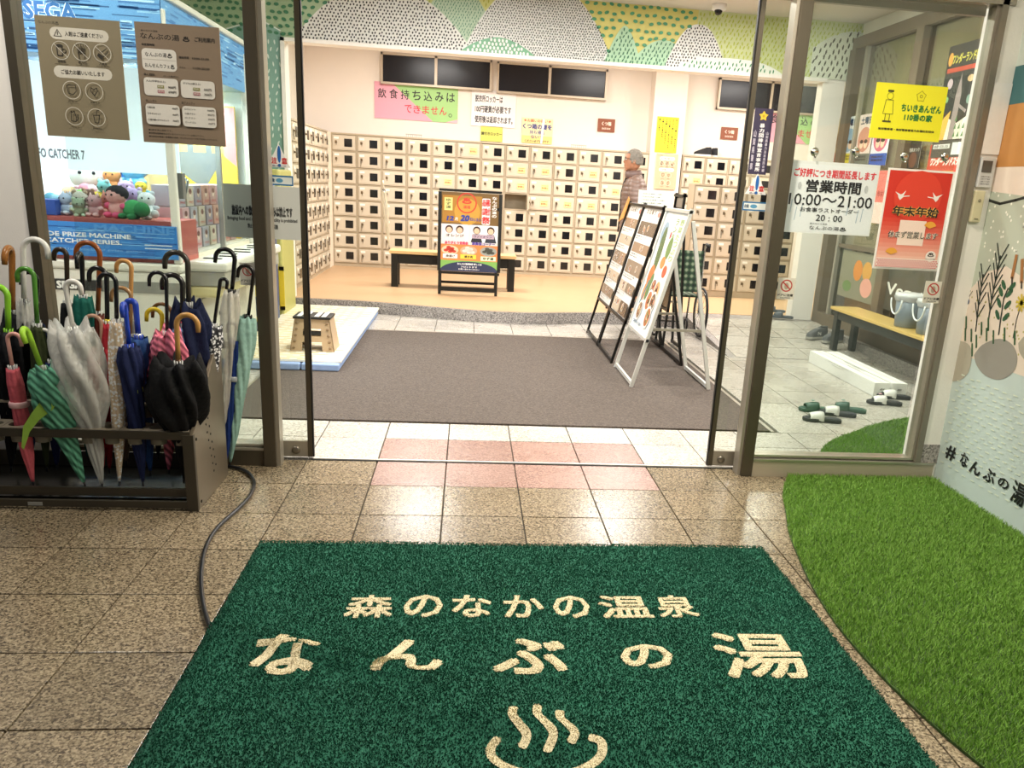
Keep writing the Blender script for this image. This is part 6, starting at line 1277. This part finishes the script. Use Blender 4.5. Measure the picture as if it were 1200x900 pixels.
# ================================================================ SIGNS ON THE GLASS
YG = 4.292
def gsign(name, label, u0, v1, u1, v0, draw, base, y=YG, cat='sign', th=.003, group=None, ex=None):
    a, b = atY(u0, v1, y), atY(u1, v0, y); 
    if ex: a.x, a.z, b.x, b.z = ex
    return sign(name, label, cat, (a.x, y+th, a.z), b.x-a.x, b.z-a.z, draw, base=base, thick=th)
gsign('rules_board', 'khaki board with round icons, left of the two on the left glass', 0, 0, 0, 0, lambda s, w_, h_: circ_icons(s, w_, h_, '#d9d2c2', '#2f2a20'), '#8c8066', ex=(-1.949, 1.590, -1.588, 2.098), th=.006)
def d_guide(s, w_, h_):
    k = '#2b2620'; p = '#e2dcd2'
    s.text('森のなかの温泉', w_*.07, h_*.925, w_*.27, h_*.94, k, .01); s.text('なんぶの湯', w_*.06, h_*.865, w_*.52, h_*.915, k, .01); s.text('♨', w_*.56, h_*.865, w_*.64, h_*.91, k, .02); s.text('ご利用案内', w_*.70, h_*.87, w_*.94, h_*.91, k, .02)
    s.text('◎営業時間', w_*.07, h_*.81, w_*.22, h_*.83, k, .02); s.rect(w_*.06, h_*.61, w_*.47, h_*.79, p, r=w_*.05); s.text('なんぶの湯♨', w_*.10, h_*.72, w_*.42, h_*.76, k, .01); s.text('おんせんカフェ♨', w_*.09, h_*.63, w_*.44, h_*.67, k, .01); s.rect(w_*.07, h_*.699, w_*.46, h_*.702, '#b5ad9f')
    s.text('施設時間', w_*.50, h_*.725, w_*.62, h_*.745, k, .02); s.text('10:00-21:00', w_*.66, h_*.725, w_*.86, h_*.742, k, .02); s.text('カフェ', w_*.50, h_*.645, w_*.57, h_*.66, k, .02); s.text('11:00-20:00', w_*.66, h_*.645, w_*.86, h_*.662, k, .02)
    s.text('◎入館料', w_*.07, h_*.565, w_*.20, h_*.585, k, .02); s.text('(お一人様/税込)', w_*.30, h_*.562, w_*.48, h_*.577, k, .01)
    s.rect(w_*.06, h_*.40, w_*.47, h_*.55, p, r=w_*.04); s.rect(w_*.50, h_*.40, w_*.91, h_*.55, p, r=w_*.04); s.text('大人(中学生以上)', w_*.09, h_*.51, w_*.32, h_*.53, k, .01); s.text('子ども(3歳以上)', w_*.53, h_*.51, w_*.74, h_*.53, k, .01)
    for x, t1, t2 in ((.22, '900円', '690円'), (.65, '500円', '350円')):
        s.rect(w_*x, h_*.465, w_*(x+.08), h_*.49, '#8d8a4a'); s.rect(w_*x, h_*.425, w_*(x+.08), h_*.45, '#b06a74'); s.text('町外', w_*(x+.01), h_*.47, w_*(x+.07), h_*.486, '#ece6d8', .01); s.text('町内', w_*(x+.01), h_*.43, w_*(x+.07), h_*.446, '#ece6d8', .01); s.text(t1, w_*(x+.13), h_*.466, w_*(x+.22), h_*.488, k, .02); s.text(t2, w_*(x+.13), h_*.426, w_*(x+.22), h_*.448, k, .02)
    s.text('◎レンタル', w_*.07, h_*.345, w_*.20, h_*.365, k, .02); s.text('◎アメニティ', w_*.50, h_*.345, w_*.66, h_*.365, k, .02); s.rect(w_*.06, h_*.155, w_*.47, h_*.33, p, r=w_*.04); s.rect(w_*.50, h_*.155, w_*.91, h_*.33, p, r=w_*.04)
    for i, (a, b) in enumerate((('◇館内着', '400円'), ('◇タオルセット', '400円'), ('◇館内着+タオルセット', '700円'))): s.text(a, w_*.08, h_*(.29-.052*i), w_*(.08+.023*len(a)), h_*(.308-.052*i), k, .01); s.text(b, w_*.38, h_*(.29-.052*i), w_*.45, h_*(.308-.052*i), k, .01)
    for i, (a, b) in enumerate((('◇カミソリ', '100円'), ('◇歯ブラシ', '80円'), ('◇ブラシ', '200円'), ('◇ヘアゴム', '30円'))): s.text(a, w_*.53, h_*(.295-.037*i), w_*.66, h_*(.311-.037*i), k, .01); s.text(b, w_*.81, h_*(.295-.037*i), w_*.89, h_*(.311-.037*i), k, .01)
    for i, a in enumerate(('■3歳未満は無料です。', '■お得な回数券もございますのでスタッフへお尋ね下さい。', '■お支払は現金、各種電子決済、クレジットカードをご利用いただけます。')): s.text(a, w_*.08, h_*(.10-.028*i), w_*(.10+.024*len(a)), h_*(.116-.028*i), k, .02)
gsign('guide_board', 'brown price and opening hours board, right of the two on the left glass', 0, 0, 0, 0, d_guide, '#8a7763', ex=(-1.524, 1.588, -1.154, 2.102), th=.006)
def d_food(s, w_, h_):
    s.text('施設内への飲食物の持ち込みは禁止です', w_*.10, h_*.42, w_*.90, h_*.62, '#1e1e20', .06); s.text('Bringing food and drinks into the facility is prohibited', w_*.04, h_*.31, w_*.96, h_*.40, '#1e1e20', .02); s.text('禁止携帯食品和飲料進入設施', w_*.30, h_*.19, w_*.70, h_*.28, '#1e1e20', .02)
gsign('food_notice', 'white food and drink notice behind the left steel column', 0, 0, 0, 0, d_food, '#d9dbd8', y=4.37, ex=(-1.20, 1.165, -.835, 1.42))
gsign('hours_notice', 'laminated opening hours sheet 10:00 to 21:00 on the right glass', 0, 0, 0, 0, lambda s, w_, h_: (
    s.rect(0, 0, w_, h_, '#dfe5e3'), s.rect(w_*.02, h_*.02, w_*.98, h_*.96, '#e2e9ea'),
    [s.line([(w_*x, h_*(.18+d)), (w_*(x+.01), h_*(.36+d))], w_*.008, '#9fb6c6') for x, d in ((.12, 0), (.18, .05), (.87, .02), (.82, 0), (.70, .1), (.06, .1))],
    s.text('ご好評につき期間延長します', w_*.05, h_*.78, w_*.97, h_*.90, '#d8404a', .03), s.text('営業時間', w_*.20, h_*.575, w_*.82, h_*.75, '#17181a', .03), s.disc(w_*.13, h_*.66, w_*.02, '#b9bfc0', h_*.05), s.disc(w_*.88, h_*.66, w_*.02, '#b9bfc0', h_*.05),
    s.text('10:00〜21:00', w_*.03, h_*.39, w_*.97, h_*.55, '#17181a', .005), s.text('お食事ラストオーダー', w_*.17, h_*.30, w_*.83, h_*.365, '#17181a', .01), s.text('20 : 00', w_*.36, h_*.18, w_*.66, h_*.27, '#17181a', .005), s.text('森のなかの温泉', w_*.30, h_*.13, w_*.5, h_*.15, '#3a3b3c', .01), s.text('なんぶの湯♨', w_*.30, h_*.05, w_*.72, h_*.11, '#26282a', .005)), '#e4e8e2', ex=(1.622, 1.338, 2.100, 1.694))
def d_110(s, w_, h_):
    s.rect(0, 0, w_, h_, '#f7f02a'); s.text('ちいきあんぜん', w_*.39, h_*.51, w_*.96, h_*.65, '#1c7a34', .05); s.text('110番の家', w_*.45, h_*.35, w_*.85, h_*.48, '#1c7a34', .05); s.text('南部警察署・南部警察署管内各種防犯団体', w_*.11, h_*.155, w_*.91, h_*.20, '#2c2a10', .03)
    # plain generic officer outline instead of the mascot
    k = '#4a4a20'; s.rect(w_*.17, h_*.84, w_*.25, h_*.88, k); s.ring(w_*.21, h_*.77, w_*.045, w_*.005, k); s.line([(w_*.16, h_*.70), (w_*.14, h_*.45), (w_*.28, h_*.45), (w_*.26, h_*.70), (w_*.16, h_*.70)], w_*.006, k); s.line([(w_*.18, h_*.45), (w_*.18, h_*.33)], w_*.008, k); s.line([(w_*.24, h_*.45), (w_*.24, h_*.33)], w_*.008, k); s.rect(w_*.15, h_*.30, w_*.27, h_*.33, k)
    cx, cy = w_*.64, h_*.80; P = []
    for i in range(11): a = pi/2+i*pi/5; r = h_*(.10 if i % 2 == 0 else .075); P.append((cx+r*cos(a), cy+r*sin(a)))
    s.line(P, w_*.005, '#8c8420'); s.ring(cx, cy, h_*.03, h_*.01, '#8c8420')
gsign('safety_sign', 'bright yellow square safety sign with green 110 lettering on the right glass', 0, 0, 0, 0, d_110, '#f7f02a', ex=(2.013, 1.824, 2.390, 2.086), th=.004)
def d_newyear(s, w_, h_):
    s.rect(w_*.03, h_*.02, w_*.97, h_*.98, '#d6301f')
    for i in range(12): k = i/12; c = tuple(a+(b-a)*k for a, b in zip((.84, .19, .12), (.98, .86, .78))); s.rect(w_*.03, h_*(.52-.042*i), w_*.97, h_*(.562-.042*i), '#%02x%02x%02x' % tuple(int(q*255) for q in c))
    s.disc(w_*.5, h_*.74, w_*.36, '#e2402a', h_*.25); s.rect(w_*.30, h_*.25, w_*.70, h_*.50, '#f8ded0')
    for cx, sg in ((.24, 1), (.78, -1)):
        x, y = w_*cx, h_*.74; s.poly([(x-sg*w_*.04, y), (x+sg*w_*.02, y+h_*.015), (x+sg*w_*.05, y-h_*.01), (x+sg*w_*.0, y-h_*.045), (x-sg*w_*.03, y-h_*.02)], '#f7f1ec'); s.poly([(x-sg*w_*.09, y+h_*.035), (x, y+h_*.01), (x-sg*w_*.02, y-h_*.01)], '#f7f1ec'); s.poly([(x, y), (x+sg*w_*.07, y+h_*.05), (x+sg*w_*.04, y-h_*.005)], '#f7f1ec'); s.line([(x+sg*w_*.04, y-h_*.008), (x+sg*w_*.13, y)], w_*.012, '#f7f1ec')
    s.text('年末年始', w_*.15, h_*.54, w_*.85, h_*.64, '#e9b95a', .09, .05); s.text('年末年始', w_*.15, h_*.54, w_*.85, h_*.64, '#221c1a', .03, .05); s.text('休まず営業します', w_*.14, h_*.32, w_*.90, h_*.39, '#f6ead8', .08, .06); s.text('休まず営業します', w_*.14, h_*.32, w_*.90, h_*.39, '#5a4c48', .02, .06)
    for cx, cy, sg in ((.76, .46, 1), (.24, .18, -1)): P = [(w_*cx, h_*cy-h_*.03)]+[(w_*cx+w_*.10*cos(a), h_*cy-h_*.03+h_*.07*sin(a)) for a in [.4+k*(pi-.8)/8 for k in range(9)]]; s.poly(P, '#eda63a')
    s.rect(w_*.03, h_*.02, w_*.97, h_*.115, '#f6e6dc'); s.k += 1
    for i in range(26):
        for j in range(5): s.poly([(w_*(.035+.036*i+.018*(j % 2)), h_*(.03+.017*j)), (w_*(.053+.036*i+.018*(j % 2)), h_*(.022+.017*j)), (w_*(.066+.036*i+.018*(j % 2)), h_*(.031+.017*j)), (w_*(.05+.036*i+.018*(j % 2)), h_*(.039+.017*j))], '#c8333c', False)
    s.disc(w_*.85, h_*.15, w_*.08, '#f8ece4', h_*.055); s.text('♨', w_*.80, h_*.145, w_*.90, h_*.19, '#3a2c28', .02); s.text('なんぶの湯', w_*.78, h_*.115, w_*.92, h_*.13, '#3a2c28', .01)
gsign('new_year_poster', 'red and white new year poster with two white cranes on the right glass', 0, 0, 0, 0, d_newyear, '#f4f0ea', ex=(2.146, 1.175, 2.512, 1.686), cat='poster')
def d_purple(s, w_, h_):
    s.rect(0, 0, w_, h_, '#3c3450'); s.vtext('暴力団排除宣言事業所', w_*.36, h_*.04, w_*.62, h_*.78, '#f0eef2', .05); s.vtext('山梨県警察', w_*.08, h_*.06, w_*.22, h_*.68, '#cfc8da', .02); s.vtext('山梨県暴力追放県民会議', w_*.74, h_*.04, w_*.88, h_*.66, '#cfc8da', .02)
    P = []; 
    for i in range(10): a = pi/2+i*pi/5; r = w_*(.26 if i % 2 == 0 else .15); P.append((w_*.5+r*cos(a), h_*.885+r*sin(a)))
    s.poly(P, '#e8c23c'); s.disc(w_*.5, h_*.885, w_*.07, '#c79a22')
gsign('purple_plate', 'purple plate with yellow star and vertical writing on the right door', 0, 0, 0, 0, d_purple, '#ece9ef', y=4.382, ex=(1.432, 1.615, 1.530, 1.935))
def d_warn(s, w_, h_):
    s.poly([(w_*.02, 0), (w_*.98, 0), (w_*.5, h_)], '#f4f2f2'); s.text('注', w_*.18, h_*.14, w_*.42, h_*.42, '#cf2e2e', .06); s.text('意', w_*.62, h_*.14, w_*.86, h_*.42, '#cf2e2e', .06); s.disc(w_*.52, h_*.55, w_*.08, '#1f66b4', h_*.36); s.disc(w_*.52, h_*.08, w_*.07, '#1f66b4')
    s.text('危ない!!', w_*.2, h_*.02, w_*.8, h_*.10, '#3c3c6c', .01)
def tri(name, label, ex, y):
    t = thing(name, label, 'sticker', (ex[0], y, ex[1])); w_, h_ = ex[2]-ex[0], ex[3]-ex[1]; obj('backing', MB().prism([(0, 0), (w_, 0), (w_/2, h_)], 0, .002, lambda a, b, c: (ex[0]+a, y+.002-c, ex[1]+b)), mat('sticker_white', '#eceaea', .5), t); s = Sheet(); d_warn(s, w_, h_); s.build('print', print_mat(), t, (ex[0], y, ex[1]), (1, 0, 0), (0, 0, 1))
tri('warning_sticker', 'triangular caution sticker with blue exclamation mark on the right door', (1.43, 1.515, 1.545, 1.62), 4.382)
tri('warning_sticker', 'triangular caution sticker with blue exclamation mark on the left door', (-.985, 1.51, -.875, 1.62), 4.382)
def d_auto(s, w_, h_): s.rect(0, 0, w_, h_, '#2a6ea4'); s.rect(w_*.05, h_*.16, w_*.95, h_*.84, '#e4eaea'); s.disc(w_*.45, h_*.5, w_*.14, '#5a9ac0', h_*.22); s.text('自動', w_*.08, h_*.3, w_*.26, h_*.7, '#2c4c6c', .03)
gsign('door_sticker', 'blue bordered automatic door sticker on the right door', 0, 0, 0, 0, d_auto, '#e4eaea', y=4.382, ex=(1.425, 1.432, 1.56, 1.478), cat='sticker')
gsign('door_sticker', 'blue bordered automatic door sticker on the left door', 0, 0, 0, 0, d_auto, '#e4eaea', y=4.382, ex=(-.985, 1.424, -.865, 1.472), cat='sticker')
def d_touch(s, w_, h_): s.rect(0, 0, w_, h_, '#d9d4c6'); s.ring(w_*.5, h_*.64, w_*.34, w_*.07, '#b83a34'); s.disc(w_*.5, h_*.62, w_*.13, '#a89a88', h_*.16); s.line([(w_*.28, h_*.80), (w_*.72, h_*.48)], w_*.07, '#b83a34'); s.text('ドアに注意', w_*.06, h_*.14, w_*.94, h_*.26, '#2a2622', .03); s.text('CAUTION', w_*.22, h_*.04, w_*.78, h_*.10, '#2a2622', .02)
for ex, lb in (((1.640, .990, 1.735, 1.102), 'grey door caution sticker at the lower left of the right glass'), ((2.462, 1.005, 2.560, 1.122), 'grey door caution sticker at the lower right of the right glass'), ((-1.12, .94, -1.045, 1.05), 'grey door caution sticker beside the left steel column')):
    gsign('caution_sticker', lb, 0, 0, 0, 0, d_touch, '#d9d4c6', ex=ex, cat='sticker')
gsign('paper_label', 'small white star label on the inner side of the right door', 0, 0, 0, 0, lambda s, w_, h_: (s.rect(0, h_*.6, w_, h_, '#d9dc6a'), s.text('6', w_*.1, h_*.2, w_*.4, h_*.6, '#2c2c2c', .03), s.text('自動販売', w_*.1, h_*.02, w_*.9, h_*.16, '#3a58a8', .03)), '#f4f4f0', y=4.42, ex=(1.345, 1.52, 1.40, 1.62)) if False else None
# chrome suction hooks in a row
for i, (u, v_) in enumerate(((955, 178), (1003, 178), (1060, 184), (1108, 184))):
    p = atY(u, v_, YG); t = thing('suction_hook', 'round chrome suction hook on the right glass, %s from the left' % ('first', 'second', 'third', 'fourth')[i], 'hook', (p.x, YG, p.z), 'chrome hooks on the right glass')
    obj('disc', MB().lathe([(.001, 0), (.020, 0), (.022, .004), (.020, .010), (.008, .014), (.001, .014)], (p.x, YG+.008, p.z), 24, (0, -1, 0)), mat('chrome_hook', '#c8c6be', .12, 1.), t); obj('hook', MB().tube([(p.x, YG-.004, p.z-.01), (p.x, YG-.006, p.z-.026), (p.x, YG-.016, p.z-.030), (p.x, YG-.02, p.z-.02)], .003, 6), mat('chrome_hook', '#c8c6be', .12, 1.), t)
# intercom and switch on the white pier
t = thing('control_unit', 'grey wall unit with dark display on the white pier at the right', 'control', (2.61, 4.262, 1.6))
obj('housing', B(2.612, 2.690, 4.238, 4.262, 1.615, 1.765), mat('unit_grey', '#c9c9c6', .4), t, bevel=.005); obj('display', B(2.620, 2.672, 4.235, 4.239, 1.69, 1.748), mat('display_dark', '#55524c', .2), t); s = Sheet(); [s.text('自動ドア 操作', .0, .012*k, .05, .012*k+.007, '#6c6c6a', .01) for k in range(4)]; s.build('print', print_mat(), t, (2.625, 4.2375, 1.63), (1, 0, 0), (0, 0, 1))
t = thing('switch_box', 'cream switch cover below the grey wall unit', 'switch', (2.65, 4.262, 1.43)); obj('cover', B(2.612, 2.667, 4.236, 4.262, 1.44, 1.600), mat('switch_cream', '#cfc6a2', .4), t, bevel=.006); obj('key_slot', MB().lathe([(.001, 0), (.008, 0), (.008, .003), (.001, .003)], (2.640, 4.236, 1.55), 12, (0, -1, 0)).box(2.629, 2.651, 4.233, 4.236, 1.455, 1.461), mat('switch_mark', '#8a8468', .5), t)
t = thing('paper_cover', 'plain white sheet taped on the pier above the grey wall unit', 'paper', (2.65, 4.255, 1.8)); obj('sheet', B(2.608, 2.705, 4.252, 4.256, 1.78, 2.12), mat('paper_white', '#edeae4', .6), t)
# ================================================================ MURAL ON THE RIGHT PORCH WALL (x = 2.745, facing the path)
mr = Sheet(.00012); YL = 4.262
def mpt(u, v_): p = atX(u, v_, 2.71); return (YL-p.y, p.z)
def mp(pts): return [mpt(*q) for q in pts]
Wm = YL+2.5
mr.rect(0, 0, Wm, 3.08, '#cfd8d0')
mr.rect(0, 0, Wm, .95, '#c5d3d0')
a0 = lambda s_: s_
# upper ground with white dots, pale blue sky patch, hill
mr.poly([(0, .95), (Wm, .95), (Wm, 1.70), (0, 1.66)], '#b9c0b0'); mr.poly([(.55, 1.02), (1.3, .98), (2.6, 1.02), (2.6, 1.4), (1.6, 1.42), (.8, 1.30)], '#bcd0c6')
mr.k += 1
for k in range(700):
    x, z_ = random.uniform(.02, 4), random.uniform(.98, 1.60); mr.disc(x, z_, .007, '#efeee2', n=7, step=False)
hillp = [(0, .80)]+[(x*.05, .80+.42*max(0, 1-((x*.05-.30)/.52)**2)**.6) for x in range(0, 17)]+[(1.6, .80), (0, .80)]
mr.poly([(0, .74), (0, 1.10), (.12, 1.20), (.26, 1.24), (.40, 1.20), (.55, 1.08), (.75, 1.06), (.95, 1.02), (1.3, .86), (1.3, .74)], '#e6d6c6')
mr.k += 1
for k in range(90): x = random.uniform(.02, 1.0); mr.disc(x, random.uniform(.80, 1.10), .006, '#b9b06c', n=6, step=False)
# the tub: bottle, teal band, orange body, cream foot
mr.poly([(-.0+.0, 1.60), (.30, 1.58), (.75, 1.60), (2.2, 1.60), (2.2, 1.80), (.0, 1.80)], '#eeddcf'); mr.line([(0, 1.555), (.10, 1.54), (.22, 1.56), (.5, 1.62), (1.1, 1.70), (2.2, 1.72)], .014, '#1f2420')
mr.rect(.0, 1.72, 2.4, 2.10, '#c98c4c'); mr.rect(.55, 1.72, .9, 2.10, '#b97a40'); mr.poly([(.0, 2.02), (2.4, 2.06), (2.4, 2.26), (-.0, 2.20)], '#3f6f73'); mr.text('♨', .36, 2.10, .50, 2.20, '#e4ece6', .03)
mr.rect(.12, 2.23, 1.1, 2.47, '#eeddcf', r=.05); mr.line([(.12, 2.22), (.12, 2.44), (.17, 2.48), (.28, 2.48), (.28, 2.58), (.6, 2.58)], .012, '#2c3128')
mr.k += 1
for k in range(26): x = random.uniform(.02, 1.2); z_ = random.uniform(2.55, 3.0); mr.line([(x, z_), (x+.05, z_+.08)], .012, '#6d9440', False)
# stones
def stone(pts, c): mr.poly([mpt(*q) for q in pts][::-1], c)
SM = lambda P: [tuple(q) for q in smooth(P+[P[0]], 4)[:-1]]
stone(SM([(1104, 402), (1122, 399), (1137, 405), (1139, 422), (1133, 440), (1118, 447), (1104, 440)]), '#b3ab9a'); stone(SM([(1142, 416), (1152, 404), (1172, 397), (1187, 404), (1193, 420), (1188, 436), (1172, 445), (1155, 440), (1145, 428)]), '#97928a'); stone(SM([(1194, 402), (1205, 392), (1222, 400), (1225, 418), (1206, 424), (1196, 414)]), '#ada695')
# plants
def branch(pts, w_, c='#1f2a22', leaf=None, n=0, L=.05):
    P = [mpt(*q) for q in pts]; mr.line(P, w_, c); mr.k += 1
    for i in range(n):
        k = (i+1)/(n+.5)*(len(P)-1); j = min(int(k), len(P)-2); f_ = k-j; x = P[j][0]+(P[j+1][0]-P[j][0])*f_; y = P[j][1]+(P[j+1][1]-P[j][1])*f_
        for sg in (-1, 1):
            if leaf: mr.disc(x+sg*L*.5, y+L*.45, L*.45, leaf, L*.2, sg*.8, 8, False)
            else: mr.line([(x, y), (x+sg*L*.55, y+L)], w_*.8, c, False)
branch([(1144, 388), (1147, 360), (1150, 340), (1153, 322)], .010, n=5, L=.075); branch([(1159, 375), (1163, 350), (1168, 325), (1173, 300)], .010, n=6, L=.085); branch([(1171, 392), (1174, 370), (1177, 350), (1182, 338)], .009, leaf='#2e5a3c', n=4, L=.07); branch([(1188, 396), (1192, 375), (1197, 358)], .005)
p_ = mpt(1198, 355); mr.k += 1
for k in range(10): mr.line([p_, (p_[0]+.04*cos(k*.63), p_[1]+.04*sin(k*.63))], .012, '#c9b23a', False)
p_ = mpt(1133, 353); mr.disc(p_[0], p_[1], .03, '#35597a', .02); mr.k += 1
for k in range(5): mr.line([p_, (p_[0]-.04+.02*k, p_[1]+.06)], .004, '#1f2a22', False)
for (u, v_) in ((1133, 378), (1132, 392), (1139, 393), (1151, 385), (1145, 400), (1157, 392), (1165, 395), (1159, 380), (1178, 392), (1190, 396), (1140, 410)): a = mpt(u, v_); mr.line([(a[0]-.01, a[1]+.03), (a[0]+.01, a[1]-.03)], .012, '#2a5a34', False)
# creature legs at the top of the strip
for u0, v0, u1, v1 in ((1192, 300, 1187, 325), (1199, 305, 1198, 330)): mr.line([mpt(u0, v0), mpt(u1, v1)], .022, '#a06c3c'); mr.line([mpt(u1, v1), (mpt(u1, v1)[0]+.01, mpt(u1, v1)[1]-.03)], .010, '#1f2420')
# water dashes and hashtag
mr.k += 1
for r in range(18):
    for c in range(34):
        x, z_ = .04+.075*c+(.035 if r % 2 else 0)+random.uniform(-.01, .01), .12+.030*r+random.uniform(-.006, .006)
        if x < .75-.15*sin(r) or random.random() < .25: mr.rect(x, z_, x+.034, z_+.006, '#dfe6d4', False)
for ch, u0, v0, u1, v1 in (('#', 1109, 521, 1121, 541), ('な', 1126, 529, 1136, 549), ('ん', 1137, 539, 1151, 558), ('ぶ', 1153, 548, 1168, 567), ('の', 1170, 559, 1184, 574), ('湯', 1186, 563, 1204, 594)):
    a = mpt((u0+u1)/2, v1-1); b = mpt((u0+u1)/2, v0+1); l = mpt(u0, (v0+v1)/2)[0]; r = mpt(u1, (v0+v1)/2)[0]; mr.text(ch, l, a[1], r, b[1], '#15181a', .025)
mr.build('mural', print_mat(), bpy.data.objects['wall_right'], (2.709, YL, 0), (0, -1, 0), (0, 0, 1))
